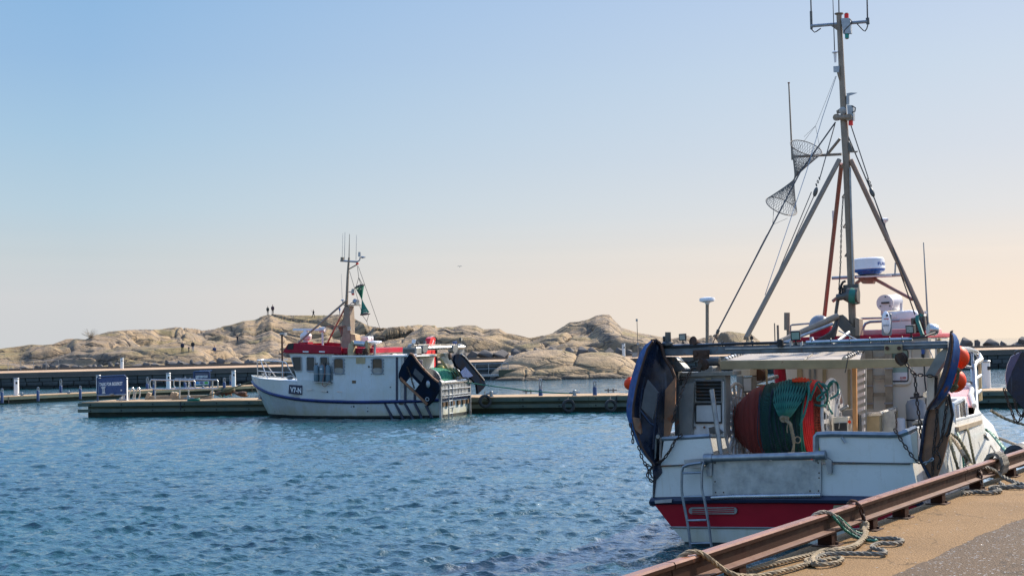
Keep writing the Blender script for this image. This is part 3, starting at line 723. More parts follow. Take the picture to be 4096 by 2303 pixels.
# ------------------------------------------------------------------ floating piers
def pier(name, a, b, width, z, label, whalers=True):
    """concrete pontoon from A to B along its near edge"""
    a = V(a); b = V(b); d = (b - a).normalized(); n = V((-d.y, d.x, 0));
    if n.y < 0: n = -n
    root = empty(name, (a.x, a.y, 0), label, 'pier')
    def bx(lo, hi, z0, z1, in0=0., in1=0.):
        m = MB(); p = a + d * lo; q = a + d * hi; w0 = n * in0; w1 = n * (width - in1)
        return m.add([V((v.x, v.y, zz)) for zz in (z0, z1) for v in (p + w0, q + w0, q + w1, p + w1)], [(0, 1, 2, 3), (7, 6, 5, 4), (0, 1, 5, 4), (1, 2, 6, 5), (2, 3, 7, 6), (3, 0, 4, 7)])
    L = (b - a).length
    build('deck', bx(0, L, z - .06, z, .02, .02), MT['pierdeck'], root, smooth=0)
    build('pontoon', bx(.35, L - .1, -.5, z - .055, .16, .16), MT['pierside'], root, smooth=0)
    m = MB(); x = -.0; r = random.Random(5)
    rows = ((z - .26, z - .062), (z - .62, z - .42)) if whalers else ((z - .28, z - .062),)
    for zz0, zz1 in rows:
        x = -.25
        while x < L:
            l = min(3.9, L - x); p = a + d * (x + .006) + n * r.uniform(-.015, .015); q = a + d * (x + l - .006) + n * .0
            m.beam(p + V((0, 0, (zz0 + zz1) / 2)) + n * .07, q + V((0, 0, (zz0 + zz1) / 2)) + n * .07, .14, zz1 - zz0); x += l
    build('whaler', m, MT['whaler'], root, smooth=0)
    x = 6.5
    while x < L:
        p = a + d * x; m = MB(); m.beam(p - n * .004 + V((0, 0, z + .001)), p + n * (width - .03) + V((0, 0, z + .001)), .07, .008); m.beam(p - n * .006 + V((0, 0, z - .3)), p + n * .1 + V((0, 0, z - .3)), .08, .5); x += 13; build('section_joint', m, MT['dark'], root, smooth=0)
    if whalers:
        m = MB(); x = .6
        while x < L:
            for zz in (z - .16, z - .52):
                p = a + d * x + V((0, 0, zz)); m.tube(p - n * .03, p, .045, n=6)
            x += 2.05
        build('bolt', m, MT['dark'], root)
    return root, a, d, n
P0 = V((-26.0, 85.6, 0)); P1 = V((27.5, 72.6, 0))
pier('floating_pier', P0, P1, 4.0, .9, 'nearer floating concrete pier with timber whalers behind the white boat')
pier('floating_pier', V((-60, 88, 0)), V((-23.4, 136.5, 0)), 2.6, .6, 'farther low floating pier with the guest board, behind the welcome sign', False)
def on(px, z): return None
def mooring_post(px, yb, yt, wpx, Y, label, lean=0):
    b = W(px, yb, Y); t = W(px + lean, yt, Y); r = wpx / F * Y / 2; hgt = t.z - b.z; b0 = V((b.x, Y, min(b.z, .2)))
    root = empty('mooring_pile', b0, label, 'mooring pile', 'blue mooring piles with steel hoops'); hh = max(.12, hgt - .62) if hgt > .85 else hgt * .45
    top = b0.lerp(t, ((b.z + hh) - b0.z) / (t.z - b0.z))
    build('pile', MB().lathe(b0, top - b0, [(0, r), ((top - b0).length, r), ((top - b0).length + .04, r * .8)], 12), MT['pileblue'], root)
    w = r * .55; k = t.z - top.z; m = MB()
    m.path([top + V((-w, 0, 0)), top + V((-w, 0, k * .75)), top + V((-w * .7, 0, k * .95)), top + V((0, 0, k)), top + V((w * .7, 0, k * .95)), top + V((w, 0, k * .75)), top + V((w, 0, 0))], .035, 6)
    build('hoop', m, MT['galv'], root); build('ring', MB().lathe(top, (0, 0, 1), [(.02, r * .5), (k * .4, r * .45)], 8), MT['galv'], root)
for a_ in [(8,1582,1554,12,110,'blue mooring pile nearest the left edge of the photo by the far pier'),(152,1576,1548,12,113,'blue mooring pile right of the leftmost white pedestal'),(243,1566,1516,12,130,'tall blue mooring pile standing between the far pier and the breakwater'),(321,1568,1543,11,116,'short blue mooring pile left of the welcome sign'),(589,1557,1508,12,132,'tall blue mooring pile right of the welcome sign by the railings'),(616,1553,1523,11,124,'short blue mooring pile behind the left end of the pier railing'),(742,1552,1506,11,134,'leaning blue mooring pile just left of the guest board',-4),(760,1551,1511,8,135,'thin blue mooring pile half behind the guest board frame'),(897,1545,1511,12,132,'blue mooring pile between the guest board and the white pedestal'),(922,1544,1499,9,138,'blue mooring pile touching the white pedestal near the white boat'),(2162,1576,1515,17,80,'blue mooring pile with hoop behind the pier, second tyre below it'),(2379,1573,1521,17,79,'blue mooring pile with hoop behind the pier, rightmost tyre below it')]:
    mooring_post(*a_)
pedestal(66, 1581, 1511, 20, .6, 'white pedestal on the far pier at the left of the photo')
pedestal(394, 1567, 1499, 18, .6, 'white pedestal half hidden behind the welcome sign', 119)
pedestal(674, 1553, 1490, 18, .6, 'white pedestal on the far pier seen through the railing', 124.5)
pedestal(935, 1544, 1481, 17, .6, 'white pedestal on the far pier nearest the bow of the white boat', 131.5)
pedestal(500, 1605, 1509, 24, .9, 'broad white pedestal at the right edge of the welcome sign', 87.3)
pedestal(3947, 1557, 1440, 33, .9, 'tall white pedestal on the pier right of the orange buoys', 77.2)
def board(name, corners, Y, label, col, frame, legs, texts, r=.05):
    root = empty(name, W(legs[0][0], legs[0][1], Y), label, 'sign')
    q = [W(x, y, Y) for x, y in corners]; build('panel', MB().prism(q, (0, .05, 0)), col, root, smooth=0)
    m = MB(); m.path([W(x, y, Y) for x, y in frame], r, 8); build('frame', m, MT['pileblue'], root)
    for (x, y, x2, y2) in legs: build('post', MB().tube(W(x, y, Y), W(x2, y2, Y), r * 1.1, n=8), MT['pileblue'], root)
    for tx, x, y, hpx, wpx, mat in texts:
        p = W(x, y, Y - .02); s = Y / F; build('lettering', text_mb(tx, p, (1, 0, math.tan(ROLL)), (0, 0, 1), hpx * s, wpx * s), mat, root, smooth=0)
    return root
rt = board('welcome_sign', [(394, 1512), (500, 1503), (500, 1573), (395, 1579)], 87.0, 'blue TAKK FOR BESØKET sign on posts at the end of the nearer pier', MT['signblue'],
      [(390, 1580), (390, 1512), (393, 1507), (497, 1501), (502, 1505), (503, 1578)], [(391, 1612, 390, 1512), (503, 1606, 503, 1506)], [('TAKK FOR BESØKET', 397, 1543, 13, 93, MT['letter'])])
Y = 86.9; build('crossbar', MB().tube(W(390, 1581, Y), W(503, 1577, Y), .05, n=8), MT['galv'], rt)
s_ = Y / F
for xy in ([(404, 1547), (422, 1545), (420, 1551), (418, 1553), (419, 1568), (422, 1573), (407, 1574), (409, 1569), (408, 1553), (405, 1551)],):
    build('tower_symbol', MB().prism([W(x, y, 86.94) for x, y in xy], (0, .03, 0)), MT['plywhite'], rt, smooth=0)
for y in (1556, 1562): build('tower_window', MB().box(W(413, y, 86.92), (.03, .02, .06)), MT['signblue'], rt, smooth=0)
build('sticker', MB().prism([W(x, y, 86.94) for x, y in ((482, 1557), (488, 1557), (488, 1563), (482, 1563))], (0, .03, 0)), MT['plywhite'], rt, smooth=0)
build('lamp', MB().ell(W(447, 1575, 86.75), (.14, .12, .05), 12, 6), MT['galv'], rt)
rt = board('guest_board', [(778, 1488), (836, 1487), (836, 1539), (779, 1540)], 128.0, 'slate blue GJESTEBRYGGE board with three coloured ovals on the far pier', MT['signgrey'],
      [(776, 1541), (775, 1488), (779, 1486), (833, 1485), (838, 1488), (838, 1540)], [(776, 1549, 776, 1488), (838, 1548, 838, 1488)], [('GJESTEBRYGGE', 782, 1511, 9, 48, MT['letter'])], .07)
build('white_band', MB().prism([W(x, y, 127.93) for x, y in ((779, 1526), (836, 1524), (836, 1538), (779, 1540))], (0, .04, 0)), MT['letter'], rt, smooth=0)
for i, (x, y, c, ch) in enumerate(((788, 1531, (.05, .3, .6), '1'), (806, 1530.5, (.14, .14, .25), '8'), (825, 1530, (.08, .42, .04), 'P'))):
    Yo = 127.86; mo = pm('oval_colour_%s' % ('blue', 'slate', 'green')[i], c, None, 2, .4); cen = W(x, y, Yo); s_ = Yo / F
    build('oval', MB().prism([cen + V((math.cos(t) * 8 * s_, 0, math.sin(t) * 4.6 * s_)) for t in [k * math.pi / 8 for k in range(16)]], (0, .04, 0)), mo, rt, smooth=0)
# railings on the near pier
def pier_rail(pts, posts, Y, label):
    root = empty('pier_railing', W(posts[0][0], posts[0][1], Y), label, 'railing', 'steel hoop railings on the nearer pier')
    build('rail_loop', MB().path(catmull([W(x, y, Y) for x, y in pts] + [W(*pts[0], Y)], .3)[:-1] if False else [W(x, y, Y) for x, y in pts], .042, 8, closed=True), MT['steel'], root)
    for x, y0, y1 in posts: build('post', MB().tube(W(x, y0, Y), W(x, y1, Y), .045, n=8), MT['steel'], root)
pier_rail([(604, 1518), (776, 1522), (780, 1527), (780, 1553), (776, 1557), (610, 1555), (602, 1550), (600, 1541), (600, 1525)], [(621, 1594, 1521), (755, 1596, 1524)], 86.3, 'steel loop railing of the pier, the left one with its rounded end by the ladder')
pier_rail([(702, 1515), (868, 1519), (872, 1524), (872, 1550), (868, 1554), (704, 1552), (697, 1547), (695, 1538), (695, 1521)], [(719, 1592, 1520), (850, 1593, 1522)], 84.8, 'steel loop railing of the pier, the right one in front of the guest board')
def hoop_ladder():
    Y = 88.4; root = empty('swim_ladder', W(530, 1602, Y), 'bathing ladder with two curved steel handles beside the welcome sign pedestal', 'ladder')
    for dx in (0, 24):
        pts = [(514 + dx, 1600), (518 + dx, 1575), (525 + dx, 1555), (530 + dx, 1550), (534 + dx, 1556), (536 + dx, 1575), (531 + dx, 1594)]
        build('handle', MB().path([W(x, y, Y) for x, y in pts], .04, 8, smooth=.05), MT['steel'], root)
    build('step', MB().box(W(534, 1598, Y), (.6, .3, .08)), MT['galv'], root)
hoop_ladder()
def cleat(px, yb, hpx, Y, label, T=True):
    b = W(px, yb, Y); h = hpx / F * Y; root = empty('mooring_bollard', b, label, 'bollard', 'small steel mooring bollards on the piers')
    build('stem', MB().lathe(b, (0, 0, 1), [(0, .16), (.03, .16), (.035, .1), (h, .1), (h + .02, .08)], 10), MT['galv'], root)
    if T: build('cross_pin', MB().tube(b + V((-.3, 0, h * .6)), b + V((.3, 0, h * .6)), .035, n=6), MT['galv'], root)
for a_ in [(484,1610,20,86.6,'steel bollard standing in front of the broad white pedestal'),(755,1604,20,83.4,'steel bollard with the rope from the white boat made fast'),(1040,1597,19,80.8,'steel bollard on the pier just behind the bow of the white boat'),(1965,1586,21,79.3,'steel bollard on the pier above the tyre at the stern of the white boat'),(2298,1582,21,77.8,'steel bollard holding the green stern rope'),(88,1582,12,112,'steel bollard beside the leftmost white pedestal'),(275,1573,10,116,'steel bollard on the far pier left of the welcome sign'),(812,1552,9,129,'steel bollard below the guest board'),(960,1544,8,133,'steel bollard by the bow of the white boat on the far pier')]:
    cleat(*a_)
for px, y, Y, lb in ((2114, 1574, 82.6, 'low double cleat on the back of the pier left of a blue pile'), (2443, 1570, 80.5, 'low double cleat on the back of the pier near the blue trawl door')):
    b = W(px, y, Y); m = MB().tube(b + V((-.35, 0, .14)), b + V((.35, 0, .14)), .035, n=6).tube(b + V((-.14, 0, 0)), b + V((-.14, 0, .24)), .04, n=6).tube(b + V((.14, 0, 0)), b + V((.14, 0, .24)), .04, n=6)
    build('pier_cleat', m, MT['darksteel'], label=lb, cat='cleat', group='low double cleats on the pier')
# timber stops, debris
def timber(px0, px1, y, Y, label):
    a, b = W(px0, y, Y), W(px1, y - 2, Y); root = empty('timber_stop', (a + b) / 2, label, 'timber', 'timbers lying on the nearer pier')
    build('timber_beam', MB().beam(a, b, .3, .3), MT['wood'], root, bevel=.02)
    for p in (a, b): build('end_block', MB().beam(p + V((-.12, .0, -.18)), p + V((.08, .0, .34)), .4, .22), MT['wood'], root, bevel=.02)
timber(594, 690, 1592, 88.2, 'weathered timber beam with end blocks on the pier below the left railing')
timber(702, 846, 1591, 86.8, 'long pale timber beam on the pier below the right railing')
def debris():
    Y = 84.6; r = random.Random(8); c0 = W(905, 1589, Y); root = empty('rusty_scrap_heap', c0, 'heap of rusty scrap and old rope lying on the pier before the white boat', 'scrap heap')
    m = MB()
    for i in range(9):
        p = c0 + V((r.uniform(-.5, 1.0), r.uniform(-.3, .3), .12 + r.uniform(0, .18))); m.ell(p, (r.uniform(.2, .4), .22, r.uniform(.08, .17)), 8, 5, Matrix.Rotation(r.uniform(-.5, .5), 3, 'Y'))
    build('rusty_iron', m, MT['rust'], root, smooth=20)
    pts = [c0 + V((math.cos(i * 1.3) * .35 * (1 + .3 * math.sin(i)) + .1, math.sin(i * 1.3) * .25, .28 + .012 * i)) for i in range(22)]
    build('old_rope', MB().path(pts, .035, 6, smooth=.08), MT['ropeolive'], root)
    pts = [c0 + V((-.4 + .09 * i, -.35 + .1 * math.sin(i), .08 + .08 * math.sin(i * 2))) for i in range(9)]
    build('green_twine', MB().path(pts, .03, 6, smooth=.06), MT['ropeteal'], root)
debris()
# tyres
def tyre(px, py, R_, Y, label, tilt=0, rope=True):
    c = W(px, py, Y); s = R_ / F * Y; root = empty('tyre_fender', c - V((0, 0, s)), label, 'tyre', 'black tyre fenders hung on the pier')
    ax = V((.23 + tilt, -1, .08)); n = ax.normalized()
    prof = [(-.11, s * .62), (-.12, s * .75), (-.1, s * .95), (-.04, s), (.04, s), (.1, s * .95), (.12, s * .75), (.11, s * .62), (.05, s * .66), (-.05, s * .66), (-.11, s * .62)]
    m = MB(); x, y = basis(n); nn = 28; vs = []
    for h, rr in prof:
        for k in range(nn):
            t = 2 * math.pi * k / nn; vs.append(c + n * h + (x * math.cos(t) + y * math.sin(t)) * rr)
    m.add(vs, [(i * nn + k, i * nn + (k + 1) % nn, (i + 1) * nn + (k + 1) % nn, (i + 1) * nn + k) for i in range(len(prof) - 1) for k in range(nn)])
    build('tread', m, MT['rubber'], root)
    if rope: build('hanging_rope', MB().path([c + V((0, .05, s * .64)), c + V((-.02, .12, s * 1.0)), c + V((0, .2, s * 1.45))], .025, 5), MT['ropegrey'], root)
tyre(1940, 1604, 27, 79.2, 'upright tyre fender at the stern of the white boat', .15)
tyre(2274, 1622, 27, 77.7, 'tyre fender under the bollard with the green rope')
tyre(2443, 1621, 25, 76.9, 'rightmost tyre fender beside the blue trawl door')
for px, yt, yb, lb in ((3972, 1584, 1636, 'scuffed white fender hanging on the pier below the tall pedestal'), (4078, 1600, 1640, 'white fender on the pier half hidden by the dark trawl door')):
    Y = 74.6; t = W(px + 3, yt, Y); b = W(px - 6, yb, Y); r = .22
    root = empty('pier_fender', b, lb, 'fender', 'white fenders on the pier at the right')
    build('fender_body', MB().lathe(b, t - b, [(0, r * .5), (.05, r * .9), (.12, r), ((t - b).length - .12, r), ((t - b).length - .04, r * .5), ((t - b).length + .04, r * .25)], 12), MT['radome'], root)
    build('fender_line', MB().path([t, W(px + 4, 1573, Y), W(px + 4, 1565, Y + .3)], .02, 5), MT['ropegrey'], root)

# a gull far out
p = W(1839, 1066, 420); m = MB(); m.ell(p, (.16, .3, .14), 8, 6)
for sd in (-1, 1): m.path([p, p + V((sd * .35, .05, .22)), p + V((sd * .75, .1, .02))], lambda t: .09 - .06 * t, 5)
build('gull', m, MT['casing'], label='tiny dark gull flying over the hill between the mast and the rock knoll', cat='gull')
# ------------------------------------------------------------------ shared boat helpers
def hull_mb(rows, mats_idx, n=40, fwd_close=True, step_smooth=True):
    """loft of matched curves (u, half breadth, w) from keel to rail, both sides, with a flat transom"""
    def res(c):
        P = [V(p) for p in c]; cum = [0]
        for i in range(1, len(P)): cum.append(i)
        out = []
        Q = [P[0] * 2 - P[1]] + P + [P[-1] * 2 - P[-2]]
        for k in range(n + 1):
            t = k / n * (len(P) - 1); i = min(int(t), len(P) - 2); f = t - i
            a, b, c_, d = Q[i], Q[i + 1], Q[i + 2], Q[i + 3]
            p = .5 * ((2 * b) + (c_ - a) * f + (2 * a - 5 * b + 4 * c_ - d) * f * f + (3 * b - a - 3 * c_ + d) * f ** 3); p.y = max(p.y, .0); out.append(p)
        return out
    C = [res(r) for r in rows]; m = MB()
    for sd in (-1, 1):
        for j in range(len(C) - 1):
            m.m = mats_idx[j]
            m.grid([[V((sd * p.y, p.x, p.z)) for p in C[j]], [V((sd * p.y, p.x, p.z)) for p in C[j + 1]]])
    for j in range(len(C) - 1):   # transom
        m.m = mats_idx[j]; a, b = C[j][0], C[j + 1][0]
        m.face([V((-a.y, a.x, a.z)), V((a.y, a.x, a.z)), V((b.y, b.x, b.z)), V((-b.y, b.x, b.z))])
    return m, C
def rounded(x0, y0, x1, y1, r, n=4):
    out = []
    for cx, cy, a0 in ((x1 - r, y0 + r, -90), (x1 - r, y1 - r, 0), (x0 + r, y1 - r, 90), (x0 + r, y0 + r, 180)):
        for k in range(n + 1):
            a = R(a0 + 90 * k / n); out.append((cx + r * math.cos(a), cy + r * math.sin(a)))
    return out
def lamp_part(name, root, space, c, d, s, body, lens, fins=False):
    """square work lamp at C looking along D"""
    d = V(d).normalized(); m = MB(); m.beam(c - d * s * .35, c + d * s * .35, s, s)
    if fins:
        for k in range(7): m.beam(c - d * s * .55 + V((0, 0, s * (-.42 + .14 * k))), c - d * s * .3 + V((0, 0, s * (-.42 + .14 * k))), s * .9, s * .03)
    m.tube(c - V((0, 0, s * .5)), c - V((0, 0, s * .85)), s * .09, n=6); m.box(c - V((0, 0, s * .9)), (s * .35, s * .35, s * .12))
    o = build(name, m, body, root, space=space, bevel=s * .06)
    build('lens', MB().beam(c + d * s * .352, c + d * s * .38, s * .8, s * .74), lens, o, space=space); return o

# ------------------------------------------------------------------ the white boat at the pier
AL = R(20); q0 = G(1756, 1672, 0); O = q0 + V((math.sin(AL), math.cos(AL), 0)) * 2.1
FB = Frame(O, R(90) - AL, R(.3)); FM = FB.M
fb = empty('fishing_boat', FM, 'white trawler with red wheelhouse roof and V7-N plate moored along the pier', 'fishing boat')
def fp(name, mb, mats, parent=None, **k): return build(name, mb, mats, parent or fb, space=FM, **k)
def fv(pts, v): return [FB.v(x, y, v) for x, y in pts]
def fu(pts, u): return [FB.u(x, y, u) for x, y in pts]
SB = V((1, 0, 0)); FW = V((0, 1, 0)); UP = V((0, 0, 1))
keel = [(0, .3, -.6), (2, .5, -.7), (5, .6, -.75), (8, .4, -.75), (9.8, .15, -.7), (10.8, .02, -.6), (11.0, 0, -.5)]
wl = [(0, 1.9, .06), (2, 2.12, .06), (5, 2.16, .06), (8, 1.75, .06), (9.8, 1.0, .07), (10.9, .35, .08), (11.35, .0, .09)]
wl2 = [(0, 1.91, .16), (2, 2.13, .16), (5, 2.17, .16), (8, 1.78, .16), (9.85, 1.03, .17), (10.95, .37, .18), (11.42, .0, .2)]
rub = [(0, 2.1, .97), (2, 2.25, .93), (5, 2.3, .92), (8, 2.15, 1.06), (10.2, 1.62, 1.36), (11.6, .85, 1.74), (12.4, .0, 2.0)]
top = [(0, 2.08, 1.3), (2, 2.22, 1.5), (5, 2.27, 1.9), (8, 2.14, 2.02), (10.2, 1.66, 2.12), (11.65, .9, 2.24), (12.45, .0, 2.34)]
m, FC = hull_mb([keel, wl, wl2, rub, top], [1, 1, 0, 0], 36)
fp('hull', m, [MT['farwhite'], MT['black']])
m = MB()
for sd in (-1, 1): m.path([V((sd * (p.y + .03), p.x, p.z)) for p in FC[3]], .07, 8)
m.path([V((-2.12, -.02, .97)), V((0, -.05, .98)), V((2.12, -.02, .97))], .07, 8)
fp('rub_rail', m, MT['brightblue'])
m = MB()
for sd in (-1, 1): m.path([V((sd * (p.y + .005), p.x, p.z - .075)) for p in FC[3]], .035, 6)
fp('rub_strip', m, MT['navy'])
# foredeck
dk = [p for p in FC[4] if p.x > 7.5]
fp('foredeck', MB().prism([V((-p.y + .05, p.x, p.z - .1)) for p in dk] + [V((p.y - .05, p.x, p.z - .1)) for p in reversed(dk[:-1])], (0, 0, .04)), MT['white'])
m = MB()
for sd in (-1, 1): m.path([V((sd * (p.y - .02), p.x, p.z + .01)) for p in dk], .035, 6)
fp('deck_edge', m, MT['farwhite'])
m = MB(); v0 = -2.22
fp('aft_deck', MB().box((0, 1.6, 1.0), (4.0, 3.2, .06)), MT['casing'])
# shelter and wheelhouse
def wallbox(name, poly, v, depth, mat, bev=.03): return fp(name, MB().prism(fv(poly, v), (depth, 0, 0)), mat, smooth=0, bevel=bev)
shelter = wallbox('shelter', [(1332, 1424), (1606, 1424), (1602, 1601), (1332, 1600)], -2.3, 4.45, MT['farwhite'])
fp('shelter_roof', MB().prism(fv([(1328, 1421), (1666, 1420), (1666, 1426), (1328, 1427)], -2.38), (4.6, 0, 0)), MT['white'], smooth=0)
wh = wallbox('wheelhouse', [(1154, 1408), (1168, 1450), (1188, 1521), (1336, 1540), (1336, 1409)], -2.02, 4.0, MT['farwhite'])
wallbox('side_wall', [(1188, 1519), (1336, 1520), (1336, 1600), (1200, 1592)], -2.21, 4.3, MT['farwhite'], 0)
def window(poly, v, parent, frame=MT['galv'], bolts=0, glass=MT['glass'], name='window'):
    P = fv(poly, v); m = MB().path([p for p in P], .035, 6, closed=True)
    if bolts:
        c = sum(P, V()) / len(P)
        x0, x1, y0, y1 = bolts
        for x, y in [(x0, y0 + (y1 - y0) * k / 4) for k in range(5)] + [(x1, y0 + (y1 - y0) * k / 4) for k in range(5)] + [(x0 + (x1 - x0) * k / 4, y0 - 4) for k in (1, 2, 3)]:
            m.ell(FB.v(x, y, v + .01), (.03, .035, .035), 6, 4)
    w = fp(name, m, frame, parent); fp('pane', MB().prism(fv(poly, v + .012), (.02, 0, 0)), glass, w, smooth=0); return w
window([(1169, 1430), (1172, 1427), (1202, 1427), (1205, 1430), (1206, 1479), (1203, 1483), (1181, 1483), (1177, 1480)], -2.05, wh)
window(rounded(1227, 1428, 1259, 1484, 5, 2), -2.05, wh); window(rounded(1281, 1428, 1312, 1484, 5, 2), -2.05, wh)
for x0, x1, lab in ((1335, 1374, 0), (1489, 1530, 1)):
    w = window(rounded(x0, 1433, x1, 1495, 9, 3), -2.33, shelter, MT['gasgrey'], (x0 - 4, x1 + 4, 1438, 1495), MT['interior'])
    fp('panel_glass', MB().prism(fv([(x0 + 3, 1474), (x0 + 12, 1471), (x1 - 12, 1471), (x1 - 3, 1474), (x1 - 3, 1488), (x1 - 9, 1493), (x0 + 9, 1493), (x0 + 3, 1488)], -2.345), (.01, 0, 0)), MT['casing'], w, smooth=0)
fp('hatch_plate', MB().prism(fv([(1424, 1430), (1460, 1430), (1460, 1454), (1424, 1454)], -2.325), (.03, 0, 0)), MT['beam'], shelter, smooth=0)
fp('vent_hole', MB().prism(fv([(1408, 1521), (1423, 1521), (1423, 1532), (1408, 1532)], -2.315), (.03, 0, 0)), MT['interior'], shelter, smooth=0)
for x, y, r in ((1475, 1466, 4), (1561, 1548, 2.5), (1308, 1567, 2.5), (1415, 1625, 3.5), (1405, 1626, 2), (1470, 1630, 2), (1470, 1644, 2.5)):
    p = FB.v(x, y, -2.32 if y < 1600 else -2.27); fp('drain_hole', MB().tube(p, p + V((.06, 0, 0)), r * .0135, n=8), MT['dark'], shelter if y < 1600 else None)
for x, c in ((1484, MT['orangepost']), (1603, MT['interior'])):
    fp('outlet', MB().prism(fv(rounded(x - 8, 1610, x + 9, 1617, 3, 2), -2.275), (.05, 0, 0)), c, smooth=0)
# black rubbing strips on the after hull and shelter
for a, b in (((1537, 1608), (1568, 1674)), ((1577, 1608), (1611, 1674)), ((1615, 1608), (1650, 1673)), ((1654, 1608), (1687, 1672)), ((1702, 1622), (1726, 1670))):
    w = 4.2; P = fv([(a[0] - w, a[1]), (a[0] + w, a[1]), (b[0] + w, b[1]), (b[0] - w, b[1])], -2.29); fp('rubbing_strip', MB().prism(P, (.12, 0, 0)), MT['navy'], smooth=0)
for x in (1587, 1620, 1658): fp('corner_strip', MB().prism(fv([(x - 4, 1428), (x + 4, 1428), (x + 4, 1599), (x - 4, 1599)], -2.33), (.06, 0, 0)), MT['navy'], shelter, smooth=0)
fp('side_plate', MB().prism(fv([(1606, 1426), (1690, 1440), (1690, 1600), (1603, 1600)], -2.28), (.05, 0, 0)), MT['alu'], smooth=0)
# number plate
pl = fp('number_plate', MB().prism(fv([(1156, 1538), (1208, 1541), (1207, 1578), (1154, 1574)], -2.26), (.05, 0, 0)), MT['navy'], smooth=0)
a_, b_, c_ = FB.v(1161, 1567, -2.275), FB.v(1205, 1571, -2.275), FB.v(1161, 1546, -2.275)
fp('lettering', text_mb('V7-N', a_, (b_ - a_).normalized(), (0, 0, 1), (c_ - a_).length, (b_ - a_).length), MT['letter'], pl, smooth=0)
# faded marks and rust runs
for x, y in ((1236, 1557), (1295, 1563), (1357, 1566)):
    fp('faded_mark', MB().prism(fv([(x - 11, y - 2.5), (x + 12, y - 2), (x + 12, y + 2), (x - 11, y + 2)], -2.318), (.01, 0, 0)), pm('faded_pink_mark', (.62, .48, .4), (.7, .66, .6), 6, .5), smooth=0)
# red visor and roof
vis = fp('roof_visor', MB().prism(fv([(1130, 1409), (1142, 1397), (1152, 1374), (1170, 1371), (1366, 1386), (1366, 1412)], -2.16), (.07, 0, 0)).prism([p + V((4.3, 0, 0)) for p in fv([(1130, 1409), (1142, 1397), (1152, 1374), (1170, 1371), (1366, 1386), (1366, 1412)], -2.16)], (.07, 0, 0)), MT['red'], smooth=0)
a, b, c, d = fv([(1130, 1409), (1152, 1374), (1160, 1374), (1140, 1409)], -2.1)
fp('visor_front', MB().add([a, b, c, d] + [p + V((4.2, 0, 0)) for p in (a, b, c, d)], [(0, 1, 2, 3), (7, 6, 5, 4), (0, 4, 5, 1), (1, 5, 6, 2), (2, 6, 7, 3), (3, 7, 4, 0)]), MT['red'], vis, smooth=0)
fp('dark_panel', MB().prism(fv([(1144, 1397), (1154, 1375), (1175, 1372), (1172, 1397)], -2.175), (.02, 0, 0)), MT['dark'], vis, smooth=0)
for x in (1222, 1287): fp('deck_light', MB().prism(fv([(x - 11, 1403), (x + 12, 1404), (x + 12, 1409), (x - 11, 1408)], -2.175), (.02, 0, 0)), MT['letter'], vis, smooth=0)
fp('wheelhouse_roof', MB().prism(fv([(1140, 1406), (1366, 1410), (1366, 1416), (1140, 1412)], -2.1), (4.2, 0, 0)), MT['red'], smooth=0)
fp('roof_step', MB().prism(fv([(1366, 1392), (1492, 1391), (1492, 1412), (1366, 1414)], -2.0), (3.9, 0, 0)), MT['red'], smooth=0, bevel=.03)
fp('roof_ridge', MB().prism(fv([(1200, 1385), (1340, 1398), (1340, 1404), (1200, 1400)], -.3), (.9, 0, 0)), MT['red'], smooth=0)
# radar on pedestal
rd = fp('radar', MB().prism(fv(rounded(1170, 1313, 1279, 1322, 3, 2), 0), (.22, 0, 0)), MT['radome'], smooth=30)
c = FB.v(1224, 1370, .1); t_ = FB.v(1224, 1322, .1); h = (t_ - c).length
fp('pedestal', MB().lathe(c, UP, [(0, .16), (h * .22, .18), (h * .3, .3), (h * .55, .34), (h * .75, .28), (h * .85, .16), (h, .12)], 14), MT['pinkwhite'], rd)
fp('radar_base', MB().box(c + V((0, 0, -.12)), (.6, .55, .3)), MT['red'], rd)
# search lamp on a pole
a, b = FB.v(1291, 1398, -.6), FB.v(1290, 1325, -.6); lp = fp('search_lamp', MB().tube(b + V((0, .16, .1)), b + V((0, -.16, .1)), .15, n=14), MT['pinkwhite']); fp('pole', MB().tube(a, b, .06), MT['pinkwhite'], lp)
# mast
mb_ = fp('mast_trunk', MB().prism(fv([(1356, 1412), (1370, 1330), (1377, 1224), (1397, 1223), (1401, 1300), (1400, 1412)], -.25), (.6, 0, 0)), MT['mast'], smooth=0, bevel=.03)
pole = [FB.v(1386, 1224, .05), FB.v(1391, 1100, .05), FB.v(1396, 1030, .05)]
ms = fp('mast', MB().path(pole, lambda t: .085 - .03 * t, 10), MT['mast'])
fp('mast_top_pole', MB().tube(pole[2], FB.v(1398, 936, .05), .03, .015, 6), MT['mast'], ms)
fp('crosstree', MB().tube(FB.v(1362, 1043, .05), FB.v(1432, 1047, .05), .05, n=8), MT['galv'], ms)
fp('lower_platform', MB().prism(fv([(1374, 1218), (1422, 1218), (1422, 1222), (1374, 1222)], -.3), (.7, 0, 0)), MT['mast'], ms, smooth=0)
fp('upper_platform', MB().prism(fv([(1308, 1303), (1380, 1302), (1380, 1306), (1308, 1307)], -.3), (.7, 0, 0)), MT['mastred'], ms, smooth=0)
fp('platform_bracket', MB().prism(fv([(1352, 1307), (1376, 1307), (1366, 1345)], -.05), (.12, 0, 0)), MT['mastred'], ms, smooth=0)
for x0, y0, x1, y1, r in ((1369, 1028, 1371, 934, .014), (1378, 1040, 1380, 929, .02), (1424, 1040, 1426, 940, .018), (1369, 1195, 1365, 1096, .014)):
    fp('whip_antenna', MB().tube(FB.v(x0, y0, .05), FB.v(x1, y1, .05), r, r * .6, 5), MT['galv'], ms)
fp('antenna_base', MB().tube(FB.v(1369, 1046, .05), FB.v(1369, 1029, .05), .1, n=8), MT['mast'], ms)
